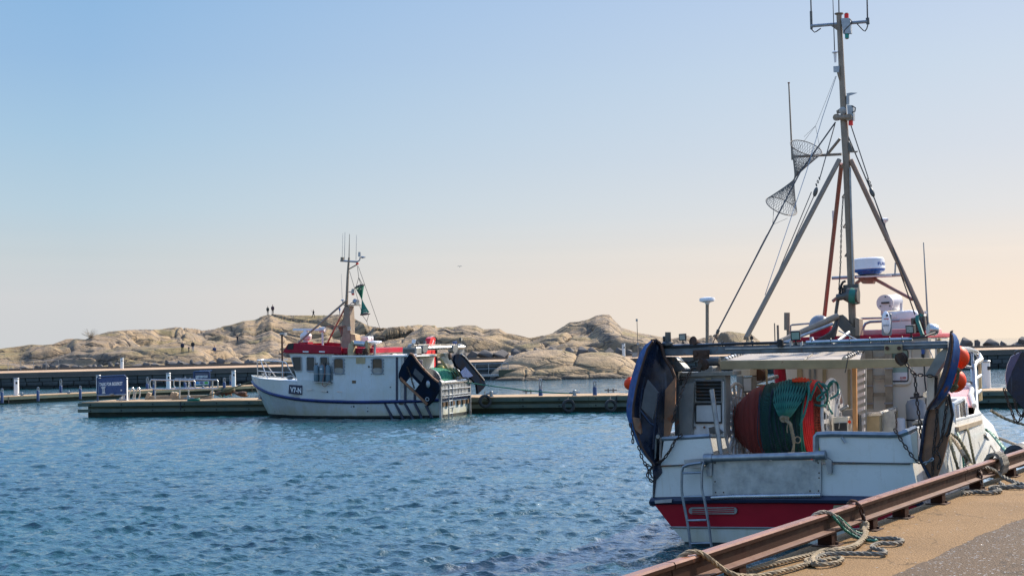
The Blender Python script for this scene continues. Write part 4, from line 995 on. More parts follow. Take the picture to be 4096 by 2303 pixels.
fp('antenna_pod', MB().tube(FB.v(1438, 1026, .05), FB.v(1438, 1008, .05), .09, .07, 8).path([FB.v(1430, 1046, .05), FB.v(1439, 1040, .05), FB.v(1441, 1028, .05)], .035, 6), MT['galv'], ms)
fp('wind_sensor', MB().lathe(FB.v(1444, 1029, .05), FB.v(1464, 1029, .05) - FB.v(1444, 1029, .05), [(0, .03), (.06, .07), (.16, .05), (.29, .01)], 8), MT['galv'], ms)
fp('navigation_light', MB().tube(FB.v(1429, 1058, .05), FB.v(1429, 1051, .05), .08, n=8), MT['lens_red'], ms)
fp('light_bracket', MB().tube(FB.v(1396, 1076, .05), FB.v(1428, 1058, .05), .035, n=6), MT['mast'], ms)
nl = fp('lamp_bracket', MB().tube(FB.v(1395, 1167, .05), FB.v(1410, 1168, .05), .03, n=6).tube(FB.v(1411, 1174, .05), FB.v(1411, 1160, .05), .09, n=8), MT['galv'], ms)
fp('red_lens', MB().tube(FB.v(1412, 1180, .05), FB.v(1412, 1174, .05), .08, n=8), MT['lens_red'], nl); fp('clear_lens', MB().tube(FB.v(1412, 1160, .05), FB.v(1412, 1155, .05), .08, n=8), MT['lamp'], nl)
c = FB.v(1420, 1206, -.1); fl = fp('floodlight', MB().tube(c + V((0, .05, .05)), c + V((-.06, -.16, -.06)), .13, .17, 12).path([FB.v(1400, 1216, -.1), FB.v(1408, 1211, -.1), FB.v(1417, 1212, -.1)], .025, 5), MT['galv'], ms)
fp('lens', MB().tube(c + V((-.06, -.16, -.06)), c + V((-.065, -.18, -.065)), .15, n=12), MT['lamp'], fl)
fp('dome_antenna', MB().lathe(FB.v(1371, 1203, .05), UP, [(-.2, .03), (.0, .03), (.02, .11), (.06, .1), (.1, .02)], 10), MT['galv'], ms)
fp('stay_strut', MB().tube(FB.v(1388, 1200, -.1), FB.v(1192, 1371, -1.2), .055, n=8), MT['mast'], ms); fp('stay_strut', MB().tube(FB.v(1390, 1210, .2), FB.v(1310, 1371, 1.4), .05, n=8), MT['mastred'], ms)
for a, b in (((1398, 1084, .05), (1447, 1250, .3)), ((1433, 1064, .1), (1545, 1385, .5)), ((1356, 1412, -.3), (1384, 1180, .0))): fp('stay_wire', MB().tube(FB.v(*a), FB.v(*b), .013, n=5), MT['wire'], ms)
fp('mast_lamp', MB().tube(FB.v(1397, 1322, -.28), FB.v(1397, 1306, -.28), .1, n=10), MT['lamp'], ms)
fp('trunk_cabinet', MB().prism(fv([(1400, 1340), (1385, 1329), (1420, 1338), (1425, 1372), (1400, 1374)], -.2), (.6, 0, 0)), MT['beam'], smooth=0)
# day signal of two netting cones
def net_cone(m, apex, centre, axis, rad, n=26, rows=12, r=.008, wind=1.1):
    x, y = basis(axis)
    for sgn in (1, -1):
        for k in range(n):
            pts = []
            for j in range(rows + 1):
                t = j / rows; a = 2 * math.pi * k / n + sgn * wind * t
                pts.append(apex.lerp(centre, t) + (x * math.cos(a) + y * math.sin(a)) * rad * (t ** 1.15 if t > .05 else .03))
            m.path(pts, r, 3)
def daymark(name, frame, plane, tops, mid, bots, mats, lines, label, r=.014, n=22, rope=MT['wire']):
    root = empty(name, frame.M @ mid, label, 'day mark'); S = frame.M
    for (c, rx, ax) in (tops, bots):
        m = MB(); net_cone(m, mid, c, ax, rx, n, 11, r); cone = build('netting_cone', m, mats, root, space=S, smooth=0)
        build('hoop', MB().torus(c, ax, rx, r * 2.2, 28, 6), rope, cone, space=S)
        for k in range(3):
            pass
    for pts in lines: build('hanging_line', MB().path(pts, r * .75, 4), rope, root, space=S)
v_ = .3; A = FB.v(1439, 1145, v_); B = FB.v(1461, 1256, v_); Cm = FB.v(1448, 1199, v_)
daymark('day_mark', FB, 0, (A, .25, (A - Cm) + V((0, .18, .05))), Cm, (B, .25, (B - Cm) + V((0, .1, .1))), MT['ropegreen'],
        [[FB.v(1429, 1062, .1), FB.v(1435, 1110, v_), A + V((0, .22, 0))], [FB.v(1435, 1110, v_), A + V((0, -.23, 0))], [FB.v(1435, 1110, v_), A + V((.2, 0, 0))],
         [FB.v(1467, 1285, v_), B + V((0, .22, 0))], [FB.v(1467, 1285, v_), B + V((0, -.23, 0))], [FB.v(1467, 1285, v_), FB.v(1500, 1400, .4)]], 'green netting double-cone day mark hung by the mast of the white boat', .02, 16)
# exhaust, deck winch, satellite dome, raft
c = FB.v(1405, 1426, -2.12); h = (FB.v(1405, 1373, -2.12) - c).length
fp('exhaust_funnel', MB().lathe(c, UP, [(0, .19), (h * .55, .19), (h * .8, .16), (h * .98, .12), (h, .1)], 14), MT['beam'])
wn = fp('deck_winch', MB().tube(FB.v(1412, 1372, -2.05), FB.v(1463, 1376, -2.05), .16, n=14), MT['steel'])
for x in (1408, 1466): fp('winch_cheek', MB().prism(fv(rounded(x - 5, 1362, x + 5, 1423, 4, 2), -2.25), (.45, 0, 0)), MT['beam'], wn, smooth=0)
m = MB(); r_ = random.Random(2)
for i in range(9): m.ell(FB.v(1462 + r_.uniform(-7, 7), 1404 + r_.uniform(-10, 10), -2.2 + r_.uniform(-.1, .1)), (.09, .09, .1), 7, 5)
fp('rusty_chain_bag', m, MT['rust'], wn)
c = FB.v(1499, 1424, -2.0); t_ = FB.v(1499, 1370, -2.0); h = (t_ - c).length
sd_ = fp('satellite_dome', MB().lathe(t_, UP, [(-.1, .06), (-.06, .2), (.0, .36), (.04, .41), (.08, .36), (.1, .1)], 20), MT['radome']); fp('dome_post', MB().tube(c, t_, .07, n=8), MT['galv'], sd_)
fp('life_raft', MB().prism(fv(rounded(1425, 1345, 1473, 1364, 4, 2), .6), (.7, 0, 0)), MT['radome'], bevel=.03)
fp('roof_bundle', MB().prism(fv([(1505, 1421), (1570, 1414), (1572, 1417), (1507, 1425)], -.6), (.5, 0, 0)), MT['casing'], smooth=0)
# bow rail, bow pole, fairleads
m = MB(); v1 = -.75
bow = [FB.v(1029, 1441, -.3), FB.v(1092, 1444, -1.2), FB.v(1140, 1448, -1.75), FB.v(1152, 1465, -1.85), FB.v(1184, 1517, -1.95)]
m.path(bow, .03, 7, smooth=.15); m.path([FB.v(1030, 1482, -.3), FB.v(1100, 1488, -1.25), FB.v(1166, 1489, -1.85)], .026, 6, smooth=.3)
m.path([FB.v(1029, 1440, .3), FB.v(1060, 1438, 1.2), FB.v(1150, 1438, 1.8)], .03, 7, smooth=.2); m.path([FB.v(1029, 1441, -.3), FB.v(1028, 1440, 0), FB.v(1029, 1440, .3)], .03, 7)
pr = fp('bow_rail', m, MT['steel'])
for a, b in (((1029, 1441, -.3), (1031, 1511, -.3)), ((1043, 1443, -.45), (1070, 1512, -.6)), ((1054, 1441, .5), (1104, 1507, .9)), ((1130, 1446, -1.6), (1130, 1510, -1.7))): fp('stanchion', MB().tube(FB.v(*a), FB.v(*b), .03, n=7), MT['steel'], pr)
bp_ = fp('bow_pole', MB().tube(FB.v(1130, 1511, .2), FB.v(1128, 1336, .2), .06, .055, 8), MT['rust']); fp('pole_head', MB().prism(fv([(1118, 1330), (1138, 1330), (1138, 1342), (1133, 1338), (1122, 1338), (1118, 1342)], .05), (.3, 0, 0)), MT['galv'], bp_, smooth=0)
for x in (1053, 1078):
    p = FB.v(x, 1508, -.2); fp('bow_bitt', MB().lathe(p, UP, [(0, .06), (.16, .05), (.2, .1), (.23, .1)], 8), MT['galv'])
fp('anchor_winch', MB().ell(FB.v(1160, 1509, -.4), (.22, .22, .12), 10, 6), MT['casing'])
# after gallows
gal = fp('gallows_box', MB().prism(fv(rounded(1610, 1390, 1666, 1416, 3, 2), -2.2), (.7, 0, 0)), MT['casing'], smooth=0, bevel=.02)
fp('roller_slot', MB().prism(fv([(1613, 1396), (1658, 1396), (1658, 1411), (1613, 1411)], -2.215), (.02, 0, 0)), MT['darksteel'], gal, smooth=0)
GA, GB = FB.v(1655, 1394, -1.95), FB.u(1855, 1388, .25)
def gz(pts, off=0.): return [on_plane(FB, GA, GB, x, y, off) for x, y in pts]
def g1(x, y, off=0.): return on_plane(FB, GA, GB, x, y, off)
gN = (GB - GA).cross(UP).normalized() * -1
bar = fp('gallows_bar', MB().tube(g1(1661, 1394), g1(1855, 1388), .105, n=14), MT['steel'])
for x0, x1 in ((1643, 1666), (1838, 1857)): fp('end_plate', MB().prism(gz([(x0, 1418), (x0, 1386), (x0 + 4, 1378), (x0 + 11, 1374), (x1 - 3, 1378), (x1, 1388), (x1, 1412)]), gN * .25), MT['casing'], bar, smooth=0)
for x in (1695, 1815): fp('pulley_clamp', MB().prism([p - gN * .18 for p in gz([(x - 12, 1382), (x + 2, 1378), (x + 10, 1386), (x + 2, 1408), (x - 8, 1412), (x - 14, 1402)])], gN * .36), MT['casing'], bar, smooth=0)
fp('gallows_beam', MB().prism([p + gN * .3 for p in gz([(1664, 1419), (1790, 1413), (1792, 1424), (1690, 1430)])], gN * .25), MT['beam'], smooth=0)
for pl_ in ([(1790, 1412), (1812, 1410), (1828, 1470), (1842, 1545), (1818, 1545), (1806, 1480)], [(1644, 1418), (1664, 1418), (1668, 1570), (1650, 1570)], [(1776, 1430), (1790, 1424), (1822, 1478), (1812, 1484)]):
    fp('gallows_leg', MB().prism([p + gN * .2 for p in gz(pl_)], gN * .22), MT['cream'], smooth=0)
for x, y, d in ((1655, 1365, (1, -.8, -.2)), (1842, 1357, (.1, -1, 0))):
    lamp_part('work_lamp', fb, FM, g1(x, y), d, .2, MT['radome'] if x < 1700 else MT['darksteel'], MT['lamp'])
for x, y in ((1672, 1371), (1822, 1370)): fp('camera_housing', MB().prism(gz([(x - 4, y - 5), (x + 6, y - 6), (x + 8, y + 4), (x - 3, y + 6)]), gN * .14).tube(g1(x, y), g1(x - 3, y + 14), .03, n=5), MT['signblue'] if x > 1700 else MT['darksteel'], smooth=0)
fp('cable', MB().path([g1(1650, 1381), g1(1700, 1378), g1(1760, 1379), g1(1830, 1378)], .02, 5), MT['wire'])
for x0, y0, x1, y1 in ((1700, 1408, 1676, 1420), (1800, 1407, 1800, 1425)):
    c = g1(x1 - 1, y1, .1); fp('hanging_block', MB().ell(c, (.13, .1, .2), 10, 7).tube(c, g1(x0, y0), .03, n=5), MT['rust'])
# red deck crane
cr = fp('deck_crane', MB().prism(fu([(1690, 1474), (1704, 1470), (1744, 1356), (1739, 1348), (1731, 1347), (1723, 1352)], 2.4), (0, .3, 0)), MT['cranered'], smooth=0, bevel=.02)
fp('outer_boom', MB().prism(fu([(1722, 1470), (1732, 1464), (1726, 1352), (1734, 1347), (1742, 1352), (1744, 1460), (1736, 1474)], 2.65), (0, .3, 0)), MT['cranered'], cr, smooth=0, bevel=.02)
fp('crane_edge', MB().path(fu([(1682, 1470), (1694, 1455), (1716, 1352), (1724, 1346), (1736, 1345), (1744, 1352), (1748, 1470)], 2.62), .06, 6), MT['dark'], cr)
fp('crane_cylinder', MB().tube(FB.u(1700, 1365, 2.5), FB.u(1676, 1480, 2.5), .09, n=8), MT['darksteel'], cr)
fp('crane_base', MB().prism(fu([(1686, 1470), (1748, 1470), (1745, 1560), (1690, 1560)], 2.6), (0, .6, 0)), MT['darksteel'], cr, smooth=0)
def letter_along(txt, p, q, hpx, mat, parent, u):
    a, b = FB.u(*p, u), FB.u(*q, u); d = (b - a); L = d.length; d.normalize(); nrm = d.cross(V((0, 1, 0))).normalized()
    if nrm.x > 0: nrm = -nrm
    fp('lettering', text_mb(txt, a, d, nrm, hpx * .0135, L), mat, parent, smooth=0)
letter_along('FASSI', (1726, 1393), (1736, 1362), 8, MT['letter'], cr, 2.38)
letter_along('Micro', (1705, 1460), (1713, 1432), 7, MT['letter'], cr, 2.38)
letter_along('MICRO 36', (1737, 1400), (1742, 1366), 5, MT['letter'], cr, 2.37)
# net drum and transom
ax = SB
def fdisc(c, rad, name, mat, parent=None, th=.05):
    return fp(name, MB().lathe(c, ax, [(-th, rad * .2), (-th, rad), (th, rad), (th, rad * .2)], 30), mat, parent)
ND = V((0, .85, 1.86)); c1 = V((-1.5, .85, 1.86)); c2 = V((1.6, .85, 1.86))
dr = fdisc(c1, .78, 'net_drum', MT['steel']); fdisc(c2, .78, 'flange', MT['galv'], dr)
fp('core', MB().tube(c1, c2, .25, n=16), MT['casing'], dr)
def netroll(frame, c, v0, v1, prof, mat, name, parent, space, bumps=.03, n=40, rows=24, seed=1):
    r = np.random.default_rng(seed); ph = r.uniform(0, 6.28, 6); rowsP = []
    for j in range(rows + 1):
        t = j / rows; rad = prof(t); row = []
        for k in range(n + 1):
            a = 2 * math.pi * k / n; rr = rad + bumps * (math.sin(3 * a + ph[0] + 5 * t) * .5 + math.sin(7 * a + ph[1] - 9 * t) * .35 + math.sin(t * 37 + ph[2] + 2 * math.sin(a * 2 + ph[3])) * .45)
            row.append(V((v0 + (v1 - v0) * t, c.y + math.cos(a) * rr, c.z + math.sin(a) * rr)))
        rowsP.append(row)
    return build(name, MB().grid(rowsP), mat, parent, space=space, smooth=60)
def netmat(name, c, c2, sc=30., dark=.35, depth=1.0, ax='X'):
    """knotted mesh: two crossed sets of twine over shadowed gaps"""
    m, t, b = nodes(name); co = coords(t); out = mix(t, ramp(t, noise(t, co, 3, 6), .3, .7), c, c2); hs = []
    for rot in (.75, -.75):
        mp = N(t, 'ShaderNodeMapping'); mp.inputs['Rotation'].default_value = (rot if ax == 'X' else 0, 0 if ax == 'X' else rot, rot if ax != 'Z' else rot); t.links.new(co, mp.inputs['Vector'])
        w = N(t, 'ShaderNodeTexWave', wave_type='BANDS', bands_direction='Z'); w.inputs['Scale'].default_value = sc; w.inputs['Distortion'].default_value = 1.5; w.inputs['Detail'].default_value = 2; t.links.new(mp.outputs[0], w.inputs['Vector']); hs.append(w.outputs['Fac'])
    h = math_(t, 'MAXIMUM', hs[0], hs[1]); out2 = mix(t, ramp(t, h, .25, .75), tuple(x * dark for x in c), out)
    t.links.new(out2, b.inputs['Base Color']); b.inputs['Roughness'].default_value = .8; bump(t, b, h, depth, .02); return m
MT['netgreen'] = netmat('green_netting', (.01, .26, .14), (.012, .2, .12), 12)
nt = empty('trawl_net', FM @ ND, 'bright green trawl net wound on the drum of the white boat', 'net')
netroll(FB, ND, -1.45, .65, lambda t: .64 + .13 * math.sin(t * 3.1), MT['netgreen'], 'wound_net', nt, FM, .05)
netroll(FB, ND, .65, 1.55, lambda t: .62 - .12 * t, netmat('olive_netting', (.1, .17, .05), (.03, .18, .08), 12), 'wound_bridles', nt, FM, .04, seed=4)
for k in range(14):
    a0 = .6 + k * .09; pts = []
    for j in range(16):
        a = .3 + j * .14; rr = .72 + .02 * math.sin(k * 3 + j); pts.append(V((.45 + k * .07 + .1 * math.sin(j * .5 + k), ND.y - math.cos(a) * rr, ND.z + math.sin(a) * rr)))
    build('bridle_rope', MB().path(pts, .018, 4), MT['ropegreen'] if k % 3 else MT['ropeolive'], nt, space=FM)
c = FB.u(1763, 1471, .9); build('net_float', MB().ell(c, (.2, .2, .2), 14, 10), pm('yellow_float', (.5, .42, .12), None, 4, .5), label='yellow round float on top of the green net', cat='float', space=FM)
# transom boards, rails, roller
tb = fp('transom_boards', MB().box((0, -.06, 1.38), (4.16, .06, .8)), MT['alu'], smooth=0)
m = MB()
for k in range(9): m.box((-1.9 + .47 * k, -.095, 1.38), (.02, .02, .78))
fp('board_seam', m, MT['darksteel'], tb, smooth=0)
fp('stern_roller', MB().tube((-1.75, -.05, 1.84), (1.75, -.05, 1.84), .12, n=16), MT['steel'])
for s in (-1.95, 1.95): fp('roller_bearing', MB().tube((s - .2, -.05, 1.83), (s + .2, -.05, 1.83), .18, n=14), MT['casing'])
for z in (1.5, 1.18, 1.06): fp('guard_tube', MB().tube((-2.0, -.14, z), (2.0, -.14, z), .045, n=8), MT['steel'])
for s in (-2.08, 2.08): fp('corner_post', MB().box((s, -.1, .86), (.12, .12, 1.8)), MT['galv'], smooth=0)
fp('stern_stanchion', MB().tube((1.3, .1, 1.8), (1.3, .1, 2.5), .06, n=8), MT['steel'])
fp('bulwark_box', MB().box((1.4, .25, 1.9), (1.0, .4, .4)), MT['cream'], bevel=.04)
for k, s in enumerate((-1.55, -1.0, -.25, .55, 1.25, 1.85)): fp('freeing_port', MB().box((s, -.05, .72), (.34 if k != 5 else .2, .12, .22)), MT['interior'], smooth=0)
la = fp('stern_ladder', MB().path([(-1.5, -.25, 1.7), (-1.5, -.36, 1.75), (-1.5, -.36, 1.6), (-1.52, -.3, -.2)], .03, 6).path([(-1.02, -.25, 1.7), (-1.02, -.36, 1.75), (-1.02, -.36, 1.6), (-1.04, -.3, -.2)], .03, 6), MT['galv'])
for k in range(6): fp('rung', MB().tube((-1.5, -.34, 1.55 - .33 * k), (-1.03, -.34, 1.55 - .33 * k), .025, n=6), MT['galv'], la)
# gas cylinders on the side shelf
fp('bottle_shelf', MB().prism(fv([(1248, 1524), (1322, 1529), (1322, 1532), (1248, 1527)], -2.5), (.5, 0, 0)), MT['galv'], smooth=0)
fp('bottle_strap', MB().prism(fv([(1255, 1493), (1323, 1494), (1323, 1496), (1255, 1495)], -2.52), (.02, 0, 0)), MT['galv'], smooth=0)
for i, (x, lab) in enumerate(((1266, 'blue-grey gas cylinder strapped outside the wheelhouse, the one nearest the bow'), (1290, 'blue-grey gas cylinder strapped between two others, with an oval label'), (1313, 'blue-grey gas cylinder strapped at the step of the white shelter wall'))):
    b = FB.v(x, 1524 + i * 1.5, -2.28); t_ = FB.v(x, 1455, -2.28); h = (t_ - b).length; r = .145
    g = empty('gas_cylinder', FM @ b, lab, 'gas cylinder', 'gas cylinders on the white boat')
    build('bottle', MB().lathe(b, UP, [(0, r * .9), (.03, r), (h * .8, r), (h * .9, r * .8), (h * .94, r * .35), (h * .97, r * .3)], 16), MT['gasblue'], g, space=FM)
    build('valve', MB().box(b + UP * (h * 1.01), (.09, .14, .09)).tube(b + UP * (h * .95), b + UP * (h * 1.05), .03, n=6), MT['darksteel'], g, space=FM)
    if i == 1: build('oval_label', MB().prism([b + V((-r * 1.0, math.cos(k * .785) * .075, h * .72 + math.sin(k * .785) * .035)) for k in range(8)], (.03, 0, 0)), MT['letter'], g, space=FM, smooth=0)
build('gas_hose', MB().path([FB.v(x, y, -2.45) for x, y in ((1288, 1458), (1297, 1462), (1299, 1490), (1292, 1520), (1290, 1538), (1298, 1545), (1308, 1540), (1314, 1527), (1320, 1522))], .018, 5, smooth=.05), MT['mastred'], label='red gas hose looping from the blue-grey cylinders down the hull', cat='hose', space=FM)
# trawl doors of the white boat
def dpoly(pts): return fv(pts, -2.62)
td = empty('trawl_door', FM @ FB.v(1680, 1620, -2.6), 'big dark blue trawl door with white patch hung on the side of the white boat', 'trawl door')
outl = [(1637, 1415), (1650, 1418), (1668, 1445), (1695, 1478), (1730, 1512), (1751, 1528), (1757, 1540), (1756, 1560), (1735, 1600), (1710, 1625), (1704, 1622), (1672, 1588), (1600, 1522), (1593, 1508), (1594, 1492), (1606, 1462), (1622, 1438)]
build('plate', MB().prism([p + V((0, 0, 0)) for p in dpoly(outl)], (.16, 0, 0)), MT['doorflat'], td, space=FM, smooth=0, bevel=.02)
build('upper_edge', MB().path(dpoly([(1640, 1414), (1652, 1418), (1668, 1443), (1695, 1476), (1730, 1510), (1753, 1528)]), .06, 8), MT['doorrust'], td, space=FM)
build('white_patch', MB().prism(fv([(1625, 1528), (1644, 1504), (1677, 1537), (1660, 1559)], -2.65), (.03, 0, 0)), MT['plywhite'], td, space=FM, smooth=0)
build('grey_patch', MB().prism(fv([(1652, 1494), (1660, 1472), (1696, 1505), (1685, 1528)], -2.645), (.03, 0, 0)), MT['doorgrey'], td, space=FM, smooth=0)
build('keel_shoe', MB().prism(fv([(1597, 1514), (1672, 1588), (1706, 1622), (1712, 1612), (1676, 1580), (1602, 1506)], -2.66), (.08, 0, 0)), MT['doorrust'], td, space=FM, smooth=0)
build('shackle', MB().torus(FB.v(1709, 1596, -2.66), (1, .3, 0), .09, .025, 12, 6).ell(FB.v(1712, 1536, -2.66), (.05, .12, .2), 8, 6), MT['galv'], td, space=FM)
build('door_chain', MB().chain(fv([(1630, 1470), (1642, 1500), (1650, 1530), (1658, 1556)], -2.68), .16, .1, .018), MT['chain'], label='rusty chain lying over the white patch of the dark trawl door', cat='chain', space=FM)
td = empty('trawl_door', FM @ FB.u(1900, 1570, -.2), 'dark blue trawl door with pale square plate hung at the far corner of the white boat', 'trawl door')
outl = [(1822, 1420), (1832, 1415), (1846, 1416), (1858, 1425), (1900, 1475), (1935, 1518), (1942, 1530), (1943, 1542), (1938, 1550), (1912, 1576), (1908, 1540), (1880, 1508), (1826, 1465), (1818, 1445)]
build('plate', MB().prism(fu(outl, -.3), (.1, .16, 0)), MT['doorflat'], td, space=FM, smooth=0, bevel=.02)
build('edge_strip', MB().path(fu([(1846, 1416), (1858, 1425), (1900, 1475), (1937, 1520)], -.32), .04, 6), MT['galv'], td, space=FM)
build('square_plate', MB().prism(fu([(1842, 1487), (1862, 1467), (1893, 1502), (1880, 1508), (1852, 1508)], -.33), (0, .03, 0)), MT['signblue'], td, space=FM, smooth=0)
build('door_chain', MB().chain(fu([(1803, 1430), (1815, 1452), (1830, 1480), (1850, 1508)], -.1), .15, .1, .02), MT['chain'], label='chain running from the gallows to the far trawl door of the white boat', cat='chain', space=FM)
# mooring ropes of the white boat
build('mooring_rope', MB().rope([FM @ FB.v(1035, 1514, -.1), W(900, 1562, 82.6), W(800, 1589, 83.2), W(758, 1599, 83.4)], .035), MT['ropeolive'], label='olive bow rope sloping from the white boat to the pier bollard', cat='rope')
build('mooring_rope', MB().rope([FM @ FB.u(1850, 1527, 0), W(1990, 1546, 77.6), W(2120, 1562, 77.8), W(2230, 1571, 77.9), W(2297, 1573, 77.8)], .035), MT['ropegreen'], label='green stern rope sagging from the white boat along the pier', cat='rope')
build('rope_coil', MB().path([V((W(775, 1602, 82.6).x + .34 * math.cos(a), 82.6 + .2 * math.sin(a), .93 + .01 * a)) for a in [k * .4 for k in range(34)]], .03, 5), MT['ropegreen'], label='green rope tail coiled flat at the foot of the bow rope bollard', cat='rope')
# ------------------------------------------------------------------ the red-hulled boat alongside the quay
TH = R(28)
NB = Frame(G(3130, 2195, 0), -TH, R(1.7)); NM = NB.M
nb = empty('fishing_boat', NM, 'white and red trawler by the quay, seen from its stern with tall tripod mast', 'fishing boat')
PX = 24.8 / F            # metres per survey pixel near the stern
def np_(name, mb, mats, parent=None, **k): return build(name, mb, mats, parent or nb, space=NM, **k)
def nu(pts, u): return [NB.u(x, y, u) for x, y in pts]
def n1(x, y, u): return NB.u(x, y, u)
def plate(name, pts, u, th, mat, parent=None, bevel=0, **k): return np_(name, MB().prism(nu(pts, u), (0, th, 0)), mat, parent, smooth=0, bevel=bevel, **k)
def rod(name, a, b, r, mat, parent=None, r1=None, n=10): return np_(name, MB().tube(n1(*a), n1(*b), r, r1, n), mat, parent)
def line(name, pts, r, mat, parent=None, sm=0, n=6): return np_(name, MB().path([n1(*p) for p in pts], r, n, smooth=sm), mat, parent)
US = [0, 2, 4, 5.6, 7, 8.2, 9.6, 10.9, 11.6]
def cv(bs, ws, du=0): return [(u * (1 - du * (u / 11.6)), b, w) for u, b, w in zip(US, bs, ws)]
keel = cv([.4, .5, .55, .55, .45, .3, .12, .02, 0], [-.8] * 9, .12)
wl0 = cv([1.78, 2.05, 2.15, 2.12, 1.95, 1.55, .85, .22, 0], [.0] * 9, .09)
wl1 = cv([1.82, 2.08, 2.18, 2.15, 1.98, 1.58, .9, .25, 0], [.1] * 9, .085)
rb = cv([2.05, 2.25, 2.33, 2.33, 2.2, 1.85, 1.1, .4, 0], [.36, .4, .45, .52, .65, .8, .98, 1.15, 1.25], .05)
rb0 = cv([2.33, 2.5, 2.58, 2.6, 2.54, 2.25, 1.5, .65, 0], [.72, .74, .78, .88, 1.05, 1.25, 1.5, 1.75, 1.9], .01)
rb1 = cv([2.4, 2.56, 2.64, 2.66, 2.6, 2.32, 1.58, .7, 0], [.80, .82, .86, .96, 1.14, 1.35, 1.6, 1.85, 2.0], 0)
rb2 = cv([2.41, 2.57, 2.65, 2.67, 2.61, 2.33, 1.59, .7, 0], [.90, .92, .96, 1.06, 1.24, 1.45, 1.7, 1.95, 2.1], 0)
kn = cv([2.33, 2.5, 2.57, 2.58, 2.5, 2.2, 1.5, .7, 0], [1.46, 1.46, 1.48, 1.52, 1.6, 1.72, 1.9, 2.1, 2.2], 0)
m, NC = hull_mb([keel, wl0, wl1, rb, rb0, rb1, rb2, kn], [2, 2, 0, 1, 1, 3, 0], 40)
np_('hull', m, [MT['hullwhite'], MT['hullred'], MT['black'], MT['navy']])
m = MB()
for sd in (-1, 1): m.path([V((sd * (p.y + .0), p.x, p.z)) for p in NC[5]], .075, 8)
m.path([V((-2.42, 0, .83)), V((-1.2, -.03, .86)), V((0, -.04, .87)), V((1.2, -.03, .86)), V((2.42, 0, .83))], .07, 8)
np_('rub_rail', m, MT['navy'])
np_('keel_line', MB().path([V((-2.08, -.01, .36)), V((0, -.02, .37)), V((2.08, -.01, .36))], .018, 5), MT['casing'])
# after bulwark sides and the raised fore hull
def side_strip(name, sd, i0, i1, low, top_pts, th, mat):
    m = MB(); rows = []
    lo = [(sd * p.y, p.x, p.z) for p in low]; 
    a = [V(p) for p in lo]; b = [V(p) for p in top_pts]; ins = V((-sd * th, 0, 0))
    m.grid([a, b]); m.grid([[p + ins for p in a], [p + ins for p in b]]); m.grid([b, [p + ins for p in b]])
    return np_(name, m, mat)
K = NC[7]
for sd in (-1, 1):
    low = [p for p in K if p.x <= 5.65]
    side_strip('side_bulwark', sd, 0, 0, low, [(sd * (p.y - .05), p.x, 1.98 - .0 * p.x) for p in low], .09, MT['hullwhite'])
    m = MB().path([V((sd * (p.y - .1), p.x, 2.0)) for p in low], .04, 8); np_('bulwark_cap', m, MT['galv'])
    low = [p for p in K if p.x >= 5.3]; tops = [V((sd * max(0, p.y - .34 * min(1, (p.x - 5) / 1.5) - .02), p.x, 2.1 + .28 * min(1, (p.x - 5.3) / 1.0) + .1 * max(0, p.x - 6.5))) for p in low]
    m = MB(); A_ = [V((sd * p.y, p.x, p.z)) for p in low]; rows_ = []
    for k in range(7):   # hollow flare up to the rail
        t = k / 6; rows_.append([a.lerp(b, t) + V((-sd * .13 * math.sin(math.pi * t) * min(1, abs(a.x)), 0, 0)) for a, b in zip(A_, tops)])
    m.grid(rows_); m.grid([tops, [p + V((-sd * .08, 0, 0)) for p in tops]]); np_('bow_bulwark', m, MT['hullwhite'])
fd = [p for p in K if p.x >= 5.3]
tp = [V((max(0, p.y - .34 * min(1, (p.x - 5) / 1.5) - .06), p.x, 2.06 + .28 * min(1, (p.x - 5.3) / 1.0) + .1 * max(0, p.x - 6.5))) for p in fd]
MT['fordeck'] = pm('pink_faded_deck_paint', (.55, .2, .2), (.62, .36, .34), 2, .5)
np_('foredeck', MB().prism([V((-p.x, p.y, p.z)) for p in tp] + [V((p.x, p.y, p.z)) for p in reversed(tp)], (0, 0, .03)), MT['fordeck'])
m = MB()
for sd in (-1, 1): m.path([V((sd * p.x, p.y, p.z + .03)) for p in tp], .05, 8)
np_('foredeck_edge', m, MT['hullwhite'])
np_('fore_bulkhead', MB().box((0, 5.36, 1.6), (4.6, .06, 1.3)), MT['white'], smooth=0)
np_('main_deck', MB().box((0, 2.75, 1.02), (4.7, 5.3, .06)), MT['deckpale'], smooth=0)
# side deck with timber top on the starboard side
np_('side_deck', MB().box((2.32, 4.1, 1.86), (.5, 2.4, .08)), MT['wood'], smooth=0)
np_('deck_box', MB().box((2.1, 5.0, 2.12), (.35, .9, .5)), MT['white'], bevel=.03)
np_('side_handle', MB().path([(2.45, 3.0, 1.95), (2.45, 3.05, 2.3), (2.45, 4.0, 2.36), (2.45, 4.05, 1.95)], .055, 8), MT['steel'])
np_('side_rail', MB().path([(1.95, 3.2, 2.5), (2.0, 4.3, 2.62), (2.02, 4.4, 2.0)], .06, 8), MT['steel'])
m = MB()
for k in range(6): m.path([V((sgn_ * (2.635), .7 + k * .8, .98)) if j == 0 else V((2.57, .7 + k * .8, 1.5)) for j, sgn_ in ((0, 1), (1, 1))], .02, 4)
np_('plate_seam', m, MT['casing'])
np_('side_patch', MB().prism([V((2.62, .5, 1.05)), V((2.62, 1.5, 1.05)), V((2.56, 1.5, 1.6)), V((2.56, .5, 1.6))], (.02, 0, 0)), MT['alu'], smooth=0)
